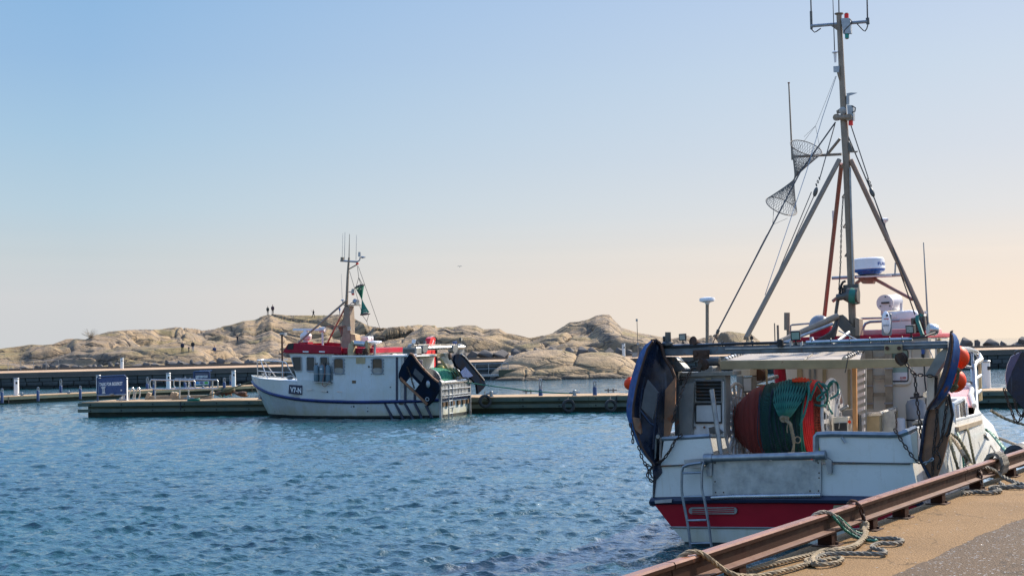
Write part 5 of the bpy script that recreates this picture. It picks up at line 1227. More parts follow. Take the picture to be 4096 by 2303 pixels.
# stern bulwarks
UB = -.02
plate('stern_bulwark', [(2641, 1863), (2655, 1752), (2836, 1748), (2858, 1853)], UB, .08, MT['hullwhite'], bevel=.015)
plate('stern_bulwark', [(3266, 1740), (3642, 1737), (3655, 1852), (3290, 1850)], UB, .08, MT['hullwhite'], bevel=.015)
line('bulwark_tube', [(2650, 1754, 0), (2690, 1752, 0), (2840, 1742, 0)], .045, MT['galv'])
line('bulwark_tube', [(3264, 1846, UB), (3264, 1745, UB), (3270, 1737, UB), (3330, 1734, UB), (3560, 1738, UB), (3600, 1736, UB), (3625, 1728, .0), (3660, 1712, .25)], .055, MT['galv'])
line('knuckle_seam', [(2640, 1863, -.03), (2842, 1855, -.03)], .014, MT['darksteel']); line('knuckle_seam', [(3318, 1848, -.03), (3640, 1854, -.03)], .014, MT['darksteel'])
plate('bulwark_box_end', [(3640, 1740), (3668, 1722), (3672, 1852), (3655, 1852)], 0, .06, MT['cream'])
for x0, y0, x1, y1 in ((3366, 1748, 3381, 1770),): rod('locking_pin', (x0, y0, -.08), (x1, y1, -.08), .02, MT['galv'])
pl_ = plate('stern_plate', [(2850, 1844), (3284, 1838), (3284, 1974), (2850, 1980)], -.05, .03, MT['alu'])
m = MB()
for x, y in [(2862, 1968), (2894, 1968), (3240, 1962), (3274, 1962), (2860, 1925), (3276, 1910), (3276, 1890), (3272, 1850), (2860, 1850)]: m.ell(n1(x, y, -.055), (.014, .012, .014), 6, 4)
np_('plate_bolt', m, MT['rust'], pl_)
rl = rod('stern_roller', (2838, 1832, -.12), (3278, 1819, -.12), .062, MT['galv'], n=18)
rod('bearing_housing', (2818, 1832, -.12), (2850, 1831, -.12), .085, MT['galv'], rl, n=16); rod('bearing_housing', (3264, 1820, -.12), (3303, 1818, -.12), .08, MT['galv'], rl, n=16)
plate('roller_bracket', [(2822, 1840), (2848, 1840), (2846, 1902), (2828, 1903), (2820, 1860)], -.1, .08, MT['galv'], rl)
plate('roller_bracket', [(3296, 1822), (3326, 1842), (3326, 1892), (3312, 1895), (3302, 1850)], -.1, .08, MT['galv'], rl)
plate('step_bracket', [(2740, 1838), (2822, 1832), (2822, 1848), (2740, 1853)], -.06, .05, MT['galv'])
rod('lower_tube', (2846, 1989, -.1), (2930, 1985, -.1), .04, MT['steel'], n=12); rod('lower_tube', (2930, 1985, -.1), (3283, 1979, -.1), .042, MT['steel'], n=12)
plate('corner_guard', [(2618, 2000), (2688, 1994), (2686, 2008), (2620, 2012)], -.1, .06, MT['galv'])
la = line('stern_ladder', [(2812, 1852, -.12), (2800, 1850, -.25), (2750, 1858, -.25), (2733, 1866, -.25), (2728, 1885, -.25), (2727, 1960, -.25), (2735, 2010, -.25), (2752, 2100, -.25), (2764, 2198, -.25)], .026, MT['galv'], sm=.06)
line('ladder_side', [(2822, 1852, -.12), (2812, 1856, -.25), (2808, 1880, -.25), (2808, 1955, -.25), (2818, 2000, -.25), (2835, 2100, -.25), (2847, 2192, -.25)], .026, MT['galv'], la, sm=.06)
for x0, x1, y in ((2728, 2808, 1890), (2734, 2812, 1985), (2750, 2826, 2079), (2762, 2842, 2171)): rod('rung', (x0, y + 1, -.25), (x1, y - 1, -.25), .02, MT['galv'], la, n=8)
plate('ladder_plate', [(2736, 1838), (2818, 1835), (2812, 1868), (2740, 1870)], -.2, .03, MT['galv'], la)
def at_transom(pts): return nu(pts, -.02)
gr = np_('engine_vent', MB().prism(nu(rounded(2755, 2027, 2948, 2055, 13, 4), -.04), (0, .05, 0)), MT['casing'], smooth=0)
for y in (2035, 2043, 2050): plate('vent_slot', [(2768, y), (2936, y - 5), (2936, y - 1.5), (2768, y + 3.5)], -.048, .01, MT['hullred'], gr)
plate('name_patch', [(3335, 2020), (3400, 2018), (3420, 2030), (3330, 2040)], -.04, .03, MT['beam'])
# port casing
cs = plate('engine_casing', [(2696, 1506), (2902, 1497), (2902, 1752), (2712, 1752)], .75, .3, MT['casing'], bevel=.02)
plate('casing_top', [(2690, 1490), (2930, 1485), (2930, 1500), (2690, 1507)], .68, .5, MT['casing'], cs)
plate('white_panel', [(2775, 1526), (2894, 1524), (2894, 1745), (2766, 1745)], .72, .03, MT['white'], cs)
plate('side_pillar', [(2700, 1545), (2776, 1528), (2766, 1742), (2716, 1742)], .6, .2, MT['casing'], cs)
lv = plate('louvre', [(2782, 1519), (2887, 1520), (2887, 1608), (2783, 1607)], .69, .03, MT['dark'], cs)
np_('louvre_frame', MB().path(nu([(2782, 1519), (2887, 1520), (2887, 1608), (2783, 1607)], .68), .022, 5, closed=True), MT['casing'], lv)
for k in range(6):
    y = 1527 + 13.6 * k; np_('slat', MB().beam(n1(2785, y, .67), n1(2885, y, .67), .06, .018, (0, .7, 1)), MT['darksteel'], lv, smooth=0)
hp_ = plate('hatch', [(2783, 1616), (2885, 1614), (2886, 1689), (2783, 1689)], .69, .03, MT['plywhite'], cs)
np_('hatch_seal', MB().path(nu([(2783, 1616), (2885, 1614), (2886, 1689), (2783, 1689)], .68), .02, 5, closed=True), MT['dark'], hp_)
for x in (2779, 2817): rod('pipe_end', (x, 1708, .65), (x, 1708, .75), .022, MT['darksteel'], cs)
plate('latch', [(2822, 1512), (2842, 1511), (2842, 1516), (2822, 1517)], .66, .04, MT['beam'], cs)
plate('mooring_hook', [(2834, 1710), (2860, 1704), (2892, 1728), (2880, 1736), (2838, 1732)], .62, .06, MT['darksteel'], cs)
plate('top_locker', [(2795, 1466), (2850, 1464), (2850, 1492), (2790, 1494)], .8, .5, MT['casing'], cs, bevel=.02)
rod('top_pulley', (2825, 1446, 1.2), (2880, 1446, 1.2), .09, MT['darksteel'], cs, n=14)
st = rod('stanchion', (2846, 1556, .12), (2884, 1815, .12), .044, MT['galv'], n=12)
# net drum
DU = 1.55; cL = n1(2952, 1690, DU); cR = n1(3334, 1678, DU)
MT['flange'] = pm('pale_aluminium_flange', (.55, .54, .52), (.42, .41, .39), 4, .5, .2)
def flange(c, name, parent=None, rad=.74):
    m = MB(); m.torus(c, SB, rad, .03, 36, 8); m.torus(c, SB, rad * .68, .02, 30, 6); m.lathe(c, SB, [(-.015, 0), (-.015, rad * .5), (.015, rad * .5), (.015, 0)], 24)
    for k in range(18):
        a = 2 * math.pi * k / 18; d = V((0, math.cos(a), math.sin(a))); m.beam(c + d * rad * .45, c + d * rad * .98, .03, .075, (d.y * 0 + .01, -d.z, d.y))
    return np_(name, m, MT['flange'], parent, smooth=40)
dr = flange(cL, 'net_drum'); flange(cR, 'flange', dr)
np_('shaft', MB().tube(cL, cR, .16, n=14), MT['darksteel'], dr)
plate('drum_stand', [(2930, 1700), (2955, 1690), (2965, 1815), (2925, 1815)], DU + .1, .2, MT['casing'], dr)
plate('drum_stand', [(3330, 1670), (3365, 1690), (3372, 1760), (3340, 1760)], DU + .1, .2, MT['casing'], dr)
dc = (cL + cR) / 2
nt = empty('trawl_net', NM @ V((dc.x, dc.y, dc.z - .7)), 'red and dark green trawl net wound on the drum at the stern', 'net')
MT['netred'] = netmat('red_netting', (.34, .05, .034), (.25, .04, .028), 22, .5, .8); MT['netinner'] = netmat('inner_green_netting', (.008, .085, .07), (.006, .06, .055), 14, .4, .8)
MT['netdark'] = netmat('dark_green_netting', (.008, .075, .052), (.006, .05, .045), 16, .4, .8)
MT['netorange'] = netmat('orange_netting', (.42, .07, .03), (.3, .05, .02), 9, .25, 1.0)
MT['netblue'] = netmat('dark_blue_netting', (.012, .035, .07), (.02, .05, .07), 16, .4, .8)
v0, v1 = cL.x + .05, cR.x - .04
def vx(px): return n1(px, 1600, DU - .7).x
vg, vr, vo = vx(3032), vx(3205), vx(3250)
def roll(a, b, r0, rm, r1, mat, name, seed, bm=.012):
    def pf(t): return r0 * (1 - t) ** 2 + 2 * rm * t * (1 - t) + r1 * t * t
    return netroll(NB, dc, a, b, pf, mat, name, nt, NM, bm, 56, 30, seed)
roll(v0, vg, .36, .70, .70, MT['netred'], 'red_netting', 1); roll(vg, vr, .71, .74, .78, MT['netdark'], 'dark_green_netting', 2, .026)
roll(vr, vo, .76, .72, .70, pm('bright_red_cloth', (.62, .012, .01), (.5, .01, .01), 3, .7), 'red_chafing_cloth', 3); roll(vo, v1, .69, .64, .56, MT['netorange'], 'orange_netting', 5)
r_ = random.Random(5); pl3 = [MB(), MB(), MB()]
for k in range(54):   # pleats in the wound netting
    v = v0 + (v1 - v0) * r_.random(); pts = []; q = 0 if v < vg - .03 else 1 if v < vr - .03 else 2
    if q == 0 and k % 3: continue
    R0 = .40 + .31 * min(1, 1.6 * (v - v0) / (vg - v0)) if q == 0 else .775 if q == 1 else .70 - .06 * max(0, (v - vo) / (v1 - vo))
    for j in range(14):
        a = math.pi - .9 + j * .16; rr = R0 + .01 * math.sin(j + k); pts.append(V((v + .02 * math.sin(j * .6 + k), dc.y + math.cos(a) * rr, dc.z + math.sin(a) * rr)))
    pl3[q].path(pts, .008, 4)
for q, mt_ in enumerate((MT['netred'], MT['netblue'], MT['netorange'])): build('net_fold', pl3[q], mt_, nt, space=NM)
# strips and ropes of the wound net
def drumline(px0, px1, a0, a1, rr, r, mat, name):
    pts = []
    for j in range(15):
        t = j / 14; a = a0 + (a1 - a0) * t; x = vx(px0) + (vx(px1) - vx(px0)) * t; pts.append(V((x, dc.y - math.cos(a) * rr, dc.z + math.sin(a) * rr)))
    return build(name, MB().rope(pts, r, 4), mat, nt, space=NM)
drumline(3225, 3192, 1.2, -.75, .79, .018, MT['ropegreen'], 'green_rope'); drumline(3220, 3202, 1.2, -.75, .795, .014, MT['ropeteal'], 'green_rope')
drumline(3258, 3255, -.25, -.8, .71, .03, pm('lime_twine', (.25, .5, .02), None, 8, .6), 'lime_rope')
# the cod end: coarse green netting gathered by a plaited cord
cod = empty('cod_end', NM @ n1(3160, 1690, .6), 'coarse teal cod end draped over the net and gathered with a tan cord', 'net')
ga = n1(3140, 1676, .62)
def bag(s, t):
    """s along the top edge 0..1, t from top edge to the gather 0..1"""
    x = 3098 + s * 140; topy = 1552 - 36 * math.sin(math.pi * min(1, .1 + s * .75)) + (10 if s < .1 else 0)
    a = n1(x, topy, DU - .45 * (1 - s * .0)); mid = n1(3092 + s * 128, 1628 - 8 * s, .62 + .1 * abs(s - .5)); b = ga + V(((s - .5) * .1, 0, 0))
    p = a * (1 - t) ** 2 + mid * 2 * t * (1 - t) * 1.0 + b * t * t; p.y -= .16 * math.sin(math.pi * t) * (1 - .5 * abs(2 * s - 1)); return p
m = MB(); m.grid([[bag(i / 16, j / 14) + V((0, .03, 0)) for i in range(17)] for j in range(15)]); build('inner_netting', m, MT['netinner'], cod, space=NM)
m = MB(); ns = 12
for sg in (1, -1):
    for k in range(-3, ns + 4):
        pts = []
        for j in range(19):
            t = j / 18; s = k / ns + sg * .2 * t + .012 * math.sin(j * math.pi)
            if 0 <= s <= 1: pts.append(bag(s, t) + V((0, -.012, .006 * ((j + k) % 2))))
        if len(pts) > 2: m.path(pts, .0105, 4)
build('green_twine', m, MT['ropeteal'], cod, space=NM)
m = MB(); m.rope([n1(3232, 1526, .85), n1(3236, 1570, .7), n1(3222, 1640, .62), n1(3200, 1700, .6)], .02, 4); build('edge_rope', m, MT['ropeteal'], cod, space=NM)
m = MB()
for k in range(16):
    x = 3170 + k * 4.0; m.path([n1(x, 1524 - 6 * math.sin(k * .2 + .3), 1.0), n1(x + 2, 1516 - 6 * math.sin(k * .2) + 3 * (k % 3), .95), n1(x + 5, 1526, .92)], .018, 5)
build('red_lacing', m, MT['orange'], cod, space=NM)
m = MB()
for k in range(18):
    a = 2 * math.pi * k / 18; m.path([ga + V((math.cos(a) * .085, -.03, math.sin(a) * .07 + .02)), ga + V((math.cos(a) * .05, -.1, math.sin(a) * .045)), ga + V((.02, -.06, -.03))], .012, 5)
m.rope([ga + V((.02, -.06, -.02)), n1(3158, 1690, .5), n1(3166, 1715, .5), n1(3172, 1745, .5), n1(3176, 1772, .5)], .034, 5, 5)
m.path([n1(3176, 1765, .5), n1(3172, 1790, .48), n1(3163, 1822, .45)], .014, 5); m.path([n1(3178, 1768, .5), n1(3176, 1795, .48), n1(3174, 1822, .45)], .014, 5)
m.torus(n1(3190, 1758, .48), FW, .055, .011, 18, 6); m.path([n1(3152, 1692, .5), n1(3148, 1712, .5), n1(3150, 1730, .5)], .012, 5)
build('plaited_cord', m, MT['ropetan'], cod, space=NM)
m = MB()
for pts in ([(3230, 1528), (3240, 1580), (3250, 1612), (3285, 1622), (3305, 1612), (3310, 1570), (3290, 1540), (3270, 1528), (3255, 1560), (3240, 1600)], [(3265, 1530), (3285, 1560), (3296, 1590), (3270, 1600), (3275, 1585), (3310, 1560), (3316, 1535), (3335, 1524), (3352, 1540), (3356, 1565), (3345, 1580), (3320, 1595)], [(3302, 1622), (3270, 1626), (3245, 1615), (3232, 1580), (3230, 1540)], [(3312, 1610), (3322, 1640), (3330, 1655)], [(3318, 1534), (3330, 1526), (3346, 1530), (3354, 1555), (3350, 1575)], [(3290, 1532), (3312, 1545), (3330, 1530)]):
    m.rope([n1(x, y, .9 + .12 * math.sin(i * 1.3 + x * .05)) for i, (x, y) in enumerate(pts)], .022, 4)
build('rope_bundle', m, MT['ropeteal'], label='loops of teal rope thrown over the right flange of the net drum', cat='rope', space=NM)
# canopy over the working deck
m_, t_, b_ = nodes('translucent_tarpaulin'); co_t = coords(t_); tl = N(t_, 'ShaderNodeBsdfTranslucent'); mx = N(t_, 'ShaderNodeMixShader'); mx.inputs[0].default_value = .42
col_ = mix(t_, ramp(t_, noise(t_, co_t, 1.6, 7), .3, .7), (.66, .6, .52), (.54, .48, .41)); t_.links.new(col_, b_.inputs['Base Color']); t_.links.new(col_, tl.inputs['Color']); b_.inputs['Roughness'].default_value = .7
t_.links.new(b_.outputs[0], mx.inputs[1]); t_.links.new(tl.outputs[0], mx.inputs[2]); t_.links.new(mx.outputs[0], t_.nodes['Material Output'].inputs['Surface']); MT['tarp'] = m_
q4 = [n1(2890, 1441, 1.1), n1(3440, 1438, 1.1), n1(3452, 1398, 3.9), n1(3000, 1397, 3.9)]
cp = np_('canopy', MB().grid([[q4[0].lerp(q4[3], j / 8).lerp(q4[1].lerp(q4[2], j / 8), i / 10) + V((0, 0, .02 * math.sin(i * 1.9) * math.sin(j * 1.3))) for i in range(11)] for j in range(9)]), MT['tarp'])
plate('cross_beam', [(2878, 1441), (3440, 1437), (3786, 1430), (3786, 1462), (3440, 1473), (2880, 1478)], 1.0, .1, MT['beam'], bevel=.01)
for a, b in (((2900, 1440, 1.1), (3002, 1400, 3.6)), ((3378, 1436, 1.1), (3452, 1400, 3.6))):
    t_ = rod('canopy_tube', a, b, .05, MT['steel'], cp); m = MB(); A, B = n1(*a), n1(*b)
    for k in range(9): m.torus(A.lerp(B, .08 + k * .1), B - A, .055, .008, 10, 4)
    np_('lashing', m, MT['wire'], t_)
np_('canopy_seam', MB().path([n1(3215, 1440, 1.08) + V((0, 0, .0)), n1(3250, 1418, 2.4) + V((0, 0, .015)), n1(3262, 1400, 3.6) + V((0, 0, .02))], .012, 4), MT['wire'], cp)
line('hanging_cord', [(3393, 1408, 1.0), (3390, 1440, .97), (3384, 1475, .97), (3380, 1490, .97)], .008, MT['wire'])
plate('canopy_post', [(3408, 1473), (3424, 1473), (3427, 1745), (3411, 1745)], 1.3, .08, MT['orangepost'], cp)
gt = plate('grating', [(3456, 1470), (3464, 1470), (3464, 1740), (3458, 1740)], 2.2, .05, MT['casing'], cp)
for k in range(9):
    y = 1482 + k * 29; plate('slat', [(3427, y + 8), (3458, y - 4), (3458, y + 10), (3427, y + 22)], 1.7, .05, MT['pinkwhite'], gt)
# gear hanging under the canopy at port
pb = plate('locker', [(2968, 1508), (3010, 1505), (3010, 1570), (2970, 1572)], 1.9, .25, MT['casing']); plate('locker_door', [(2974, 1514), (3004, 1512), (3004, 1562), (2976, 1563)], 1.88, .02, MT['plywhite'], pb)
plate('canopy_bracket', [(2930, 1478), (3000, 1478), (3000, 1502), (2950, 1504)], 2.0, .4, MT['cream'])
rod('hauler_wheel', (3032, 1499, 2.4), (3046, 1499, 2.6), .12, MT['rust'], n=18)
line('pipe_frame', [(3060, 1478, 2.2), (3066, 1480, 2.2), (3068, 1538, 2.2), (3130, 1540, 2.2)], .022, MT['beam']); rod('pipe', (3010, 1532, 2.6), (3110, 1505, 3.2), .04, MT['steel'])
rod('pipe', (3008, 1540, 2.2), (3140, 1542, 2.2), .02, MT['beam'])
plate('deck_post', [(2946, 1500), (2968, 1500), (2968, 1720), (2950, 1720)], 2.4, .1, MT['casing'])
# wheelhouse
WU = 4.2
whn = np_('wheelhouse', MB().prism(nu([(3140, 1352), (3722, 1346), (3722, 1760), (3140, 1760)], WU), (0, 1.7, 0)), MT['wallcream'], smooth=0, bevel=.03)
rf = np_('wheelhouse_roof', MB().prism(nu([(3150, 1350), (3706, 1331), (3712, 1350), (3150, 1368)], WU - .35), (0, 2.6, 0)), MT['red'], smooth=0, bevel=.02)
plate('aft_ledge', [(3160, 1368), (3712, 1350), (3712, 1366), (3160, 1384)], WU - .3, .3, MT['casing'], rf)
plate('roof_coaming', [(3440, 1320), (3700, 1312), (3704, 1332), (3440, 1341)], WU + .3, 1.6, MT['fordeck'], rf, bevel=.02)
for x, w in ((3188, 20), (3235, 8), (3255, 8), (3290, 14), (3390, 10)): plate('wall_batten', [(x, 1476), (x + w, 1476), (x + w, 1650), (x, 1650)], WU - .03, .03, MT['casing'] if x in (3235, 3255) else MT['beam'], whn)
rod('red_fender_roll', (3118, 1475, 3.6), (3126, 1560, 3.6), .12, MT['red'])
w = np_('window', MB().path(nu(rounded(3554, 1392, 3640, 1534, 16, 4), WU - .03), .035, 6, closed=True), MT['wallcream'], whn); np_('gasket', MB().path(nu(rounded(3560, 1398, 3633, 1524, 10, 3), WU - .045), .012, 5, closed=True), MT['dark'], w)
np_('pane', MB().prism(nu(rounded(3560, 1398, 3633, 1524, 10, 3), WU - .025), (0, .02, 0)), MT['glasslit'], w, smooth=0)
plate('blind', [(3563, 1490), (3630, 1488), (3630, 1522), (3564, 1523)], WU - .035, .008, MT['pinkwhite'], w)
p = n1(3600, 1514, WU - .045); np_('lettering', text_mb('ALARM', p, (1, 0, 0), (0, 0, 1), 8 * .0051, 23 * .0051), MT['redletter'], w, smooth=0); np_('lettering', text_mb('ANNUTATE', n1(3600, 1520, WU - .045), (1, 0, 0), (0, 0, 1), 3 * .0051, 22 * .0051), MT['redletter'], w, smooth=0)
ld = plate('wall_ladder', [(3460, 1400), (3488, 1400), (3492, 1636), (3464, 1636)], WU - .2, .06, MT['wood'], whn); plate('ladder_side', [(3538, 1398), (3566, 1398), (3570, 1634), (3542, 1634)], WU - .2, .06, MT['wood'], ld)
for y in (1425, 1500, 1570): plate('rung', [(3486, y), (3540, y - 1), (3540, y + 14), (3486, y + 15)], WU - .16, .04, MT['wood'], ld)
for y in (1470, 1540, 1610):
    plate('ladder_strap', [(3459, y), (3493, y - 1), (3493, y + 6), (3459, y + 7)], WU - .22, .02, MT['galv'], ld); plate('ladder_strap', [(3537, y - 1), (3571, y - 2), (3571, y + 5), (3537, y + 6)], WU - .22, .02, MT['galv'], ld)
plate('blue_plug', [(3684, 1397), (3698, 1397), (3697, 1415), (3686, 1415)], WU - .1, .06, MT['radomeblue'], whn); rod('plug_body', (3691, 1415, WU - .07), (3691, 1428, WU - .07), .028, MT['dark'], whn)
line('power_cable', [(3692, 1428, WU - .07), (3697, 1470, WU - .07), (3699, 1520, WU - .07), (3706, 1580, WU - .07), (3700, 1640, WU - .07)], .015, MT['wire'], whn, sm=.1)
line('wall_cord', [(3716, 1395, WU - .05), (3728, 1420, WU - .05), (3733, 1440, WU - .05)], .012, MT['pinkwhite'], whn)
for x in (3740, 3752): plate('corner_post', [(x, 1352), (x + 9, 1352), (x + 9, 1600), (x, 1600)], WU - .2, .12, MT['cream'] if x < 3750 else MT['beam'], whn)
# gallows across the stern
GU = .25
gb = np_('gallows_beam', MB().prism(nu([(2611, 1391), (3790, 1362), (3790, 1394), (2611, 1425)], GU), (0, .2, 0)), MT['beamsteel'], smooth=0, bevel=.02)
np_('beam_ledge', MB().prism(nu([(2900, 1392), (3790, 1372), (3790, 1377), (2900, 1398)], GU - .03), (0, .04, 0)), MT['galv'], gb, smooth=0)
rod('cable_pipe', (2640, 1384, GU + .05), (3160, 1369, GU + .05), .028, MT['galv'], gb); rod('cable_pipe', (3225, 1369, GU + .02), (3650, 1355, GU + .02), .032, MT['steel'], gb)
m = MB()
for k in range(4): m.path(catmull([n1(2640, 1384 + 2 * k, GU - .01), n1(2700, 1383 + 2 * k, GU - .02), n1(2760, 1380 + 2.5 * k, GU - .02), n1(2850, 1376 + 2 * k, GU - .02), n1(3010, 1370 + 2 * k, GU - .02), n1(3120, 1368 + k, GU - .02)], .05), .011, 4)
np_('cable_run', m, MT['wire'], gb)
m = MB()
for x in [2770, 2890, 3010, 3250, 3325, 3400, 3480, 3560, 3610]: m.torus(n1(x, 1381 - (x - 2770) * .027 - (4 if x < 3160 else 2), GU + .04), SB, .045, .009, 12, 4)
np_('cable_clip', m, MT['dark'], gb)
for x0, x1, y in ((2770, 2835, 1400), (3536, 3608, 1378)):
    tr = plate('trolley', [(x0, y), (x1, y - 2), (x1, y + 34), (x0 + 2, y + 38)], GU - .1, .05, MT['rust'] if x0 < 3000 else MT['beam'], gb, bevel=.01)
    for x in (x0 + 12, x1 - 12): rod('trolley_wheel', (x, y + 14, GU - .14), (x, y + 14, GU - .02), .035, MT['rust'], tr)
plate('gallows_arm', [(2622, 1425), (2700, 1427), (2742, 1475), (2690, 1490), (2650, 1460)], GU + .1, .25, MT['darksteel'], gb)
plate('gallows_arm', [(3700, 1500), (3746, 1420), (3775, 1392), (3792, 1392), (3780, 1440), (3738, 1502)], GU + .1, .3, MT['casing'], gb)
gp = plate('gallows_post', [(3708, 1500), (3736, 1500), (3732, 1742), (3704, 1742)], GU + .4, .2, MT['cream'], gb); plate('post_web', [(3738, 1490), (3752, 1478), (3746, 1700), (3738, 1742)], GU + .45, .1, MT['dark'], gb)
plate('gallows_post', [(2690, 1470), (2712, 1470), (2714, 1745), (2700, 1745)], GU + .3, .2, MT['darksteel'], gb)
np_('end_cap', MB().prism(nu([(2612, 1388), (2640, 1387), (2640, 1400), (2612, 1402)], GU - .02), (0, .24, 0)), MT['galv'], gb, smooth=0)
m = MB(); r_ = random.Random(9)
for k in range(7): m.tube(n1(2655 + k * 4, 1345 + r_.uniform(-2, 2), GU), n1(2658 + k * 4, 1385, GU + .05), .022, n=6)
m.tube(n1(2672, 1328, GU), n1(2672, 1366, GU), .055, n=12).ell(n1(2668, 1376, GU), (.12, .1, .06), 8, 5); np_('valve_cluster', m, MT['darksteel'], gb)
lamp_part('work_lamp', nb, NM, n1(2731, 1348, GU), (.15, -1, -.1), .125, MT['dark'], MT['lamp'], True)
lamp_part('work_lamp', nb, NM, n1(3182, 1341, GU), (.25, -1, -.15), .165, MT['dark'], MT['glasslit'], True)
lamp_part('work_lamp', nb, NM, n1(3643, 1316, GU), (-.15, -1, -.1), .14, MT['dark'], MT['lamp'], True)
hn = np_('horn', MB().lathe(n1(2771, 1363, GU), n1(2818, 1380, GU + .3) - n1(2771, 1363, GU), [(0, .09), (.02, .08), (.1, .05), (.2, .03), (.3, .025)], 14), MT['rust']); np_('horn_base', MB().tube(n1(2800, 1372, GU + .2), n1(2800, 1390, GU + .15), .02, n=6), MT['dark'], hn)
bd = np_('beacon', MB().lathe(n1(3122, 1388, GU - .05), UP, [(0, .05), (.08, .055), (.13, .055), (.14, .045)], 14), MT['dark'])
for x in (3157, 3200): plate('lamp_bracket', [(x, 1372), (x + 8, 1364), (x + 10, 1382), (x + 2, 1386)], GU - .03, .05, MT['galv'])
# tripod mast
MU = 4.0; MT['mastbrown'] = pm('weathered_brown_strut', (.3, .18, .12), (.22, .15, .1), 3, .55, .0)
ms = line('mast', [(3412, 1345, MU), (3400, 1000, MU), (3386, 640, MU), (3376, 480, MU)], .074, MT['mast'], n=14)
rod('upper_mast', (3377, 500, MU), (3356, 56, MU), .066, MT['mast'], ms, .055, 12); rod('mast_cap', (3356, 58, MU), (3356, 54, MU), .09, MT['mast'], ms)
rod('mast_track', (3400, 670, MU - .09), (3413, 1140, MU - .09), .02, MT['galv'], ms, n=6)
rod('mast_leg', (2984, 1352, 1.6), (3357, 640, MU - .1), .05, MT['mast'], ms); rod('mast_leg', (3690, 1258, 4.0), (3403, 640, MU), .05, MT['mastbrown'], ms); rod('mast_leg', (3298, 1262, 6.0), (3366, 655, MU + .15), .045, MT['mastred'], ms)
fl_ = plate('leg_foot', [(2972, 1358), (2978, 1345), (2994, 1345), (2996, 1362)], 1.58, .05, MT['mast'], ms)
for x, y in ((3362, 667), (3367, 787), (3371, 907), (3378, 1022)): plate('mast_step', [(x, y), (x + 14, y - 20), (x + 16, y - 20), (x + 4, y), (x + 16, y + 1), (x + 16, y + 5), (x, y + 5)], MU - .02, .05, MT['mast'], ms)
m = MB()
for x, y in ((3372, 1340), (3437, 1338)): pass
plate('mast_foot', [(3300, 1385), (3346, 1262), (3372, 1258), (3440, 1340), (3440, 1378), (3424, 1380), (3350, 1300), (3330, 1390)], MU - .15, .08, MT['darksteel'], ms); plate('foot_plate', [(3420, 1268), (3436, 1275), (3438, 1342), (3422, 1342)], MU - .2, .3, MT['mast'], ms)
cb = rod('crosstree', (3244, 105, MU), (3472, 87, MU), .035, MT['galv'], ms, n=8)
plate('crosstree_gusset', [(3314, 98), (3356, 96), (3356, 128)], MU - .02, .03, MT['mast'], cb)
for x, y, y2 in ((3244, 118, -120), (3470, 98, -120)):
    a_ = rod('whip_antenna', (x + (2 if x < 3300 else 0), y - 25, MU), (x - 4, y2, MU), .016, MT['wire'], cb, .012, 6); rod('antenna_mount', (x + 2, y, MU), (x, y - (72 if x < 3300 else 25), MU), .026 if x < 3300 else .035, MT['darksteel'], a_)
    line('antenna_cable', [(x + 2, y, MU), (x + (14 if x < 3300 else -10), y + 12 + (16 if x > 3300 else 0), MU), (x + (40 if x < 3300 else -42), y - (2 if x > 3300 else 4), MU)], .012, MT['wire'], cb, sm=.05)
rod('whip_antenna', (3356, 54, MU), (3353, -140, MU), .013, MT['wire'], ms, .01, 6)
lb = plate('lamp_box', [(3364, 74), (3400, 74), (3404, 134), (3372, 135)], MU - .1, .1, MT['galv'], ms); rod('red_lens', (3386, 74, MU - .05), (3386, 56, MU - .05), .044, MT['lens_red'], lb, n=14); rod('green_lens', (3388, 136, MU - .05), (3388, 154, MU - .05), .042, MT['lens_green'], lb, n=14)
rod('lens_cap', (3386, 56, MU - .05), (3386, 53, MU - .05), .03, MT['mast'], lb); rod('lens_cap', (3388, 154, MU - .05), (3388, 157, MU - .05), .03, MT['mast'], lb)
line('lamp_cable', [(3400, 78, MU - .1), (3408, 86, MU - .1), (3400, 100, MU - .1), (3378, 122, MU - .1), (3376, 132, MU - .1)], .01, MT['wire'], lb, sm=.05)
ga_ = rod('gps_antenna', (3341, 250, MU - .1), (3340, 215, MU - .1), .02, MT['pinkwhite'], ms, .03); np_('antenna_dome', MB().lathe(n1(3340, 214, MU - .1), UP, [(0, .03), (.01, .058), (.03, .06), (.045, .03)], 14), MT['radome'], ga_); rod('whip_antenna', (3338, 203, MU - .1), (3329, -80, MU - .1), .011, MT['wire'], ga_, .007, 5)
plate('antenna_bracket', [(3333, 266), (3358, 264), (3356, 289), (3334, 289)], MU - .1, .04, MT['galv'], ga_); rod('antenna_strut', (3352, 290, MU - .1), (3367, 342, MU), .024, MT['mast'], ga_)
wl_ = plate('wind_vane', [(3386, 374), (3404, 371), (3429, 372), (3408, 380), (3388, 386)], MU, .015, MT['galv'], ms); rod('vane_stem', (3391, 384, MU), (3391, 418, MU), .035, MT['galv'], wl_)
lb = plate('lamp_box', [(3388, 420), (3412, 422), (3414, 480), (3392, 482)], MU - .1, .12, MT['galv'], ms); rod('red_lens', (3403, 482, MU - .05), (3403, 502, MU - .05), .045, MT['lens_red'], lb, n=14); line('lamp_cable', [(3406, 424, MU - .12), (3422, 432, MU - .12), (3420, 446, MU - .12), (3408, 450, MU - .12)], .013, MT['wire'], lb, sm=.05)
np_('disc_reflector', MB().lathe(n1(3371, 443, MU - .12), n1(3371, 443, MU - 1) - n1(3371, 450, MU), [(0, .07), (.012, .075), (.02, .03)], 16), MT['galv'], ms)
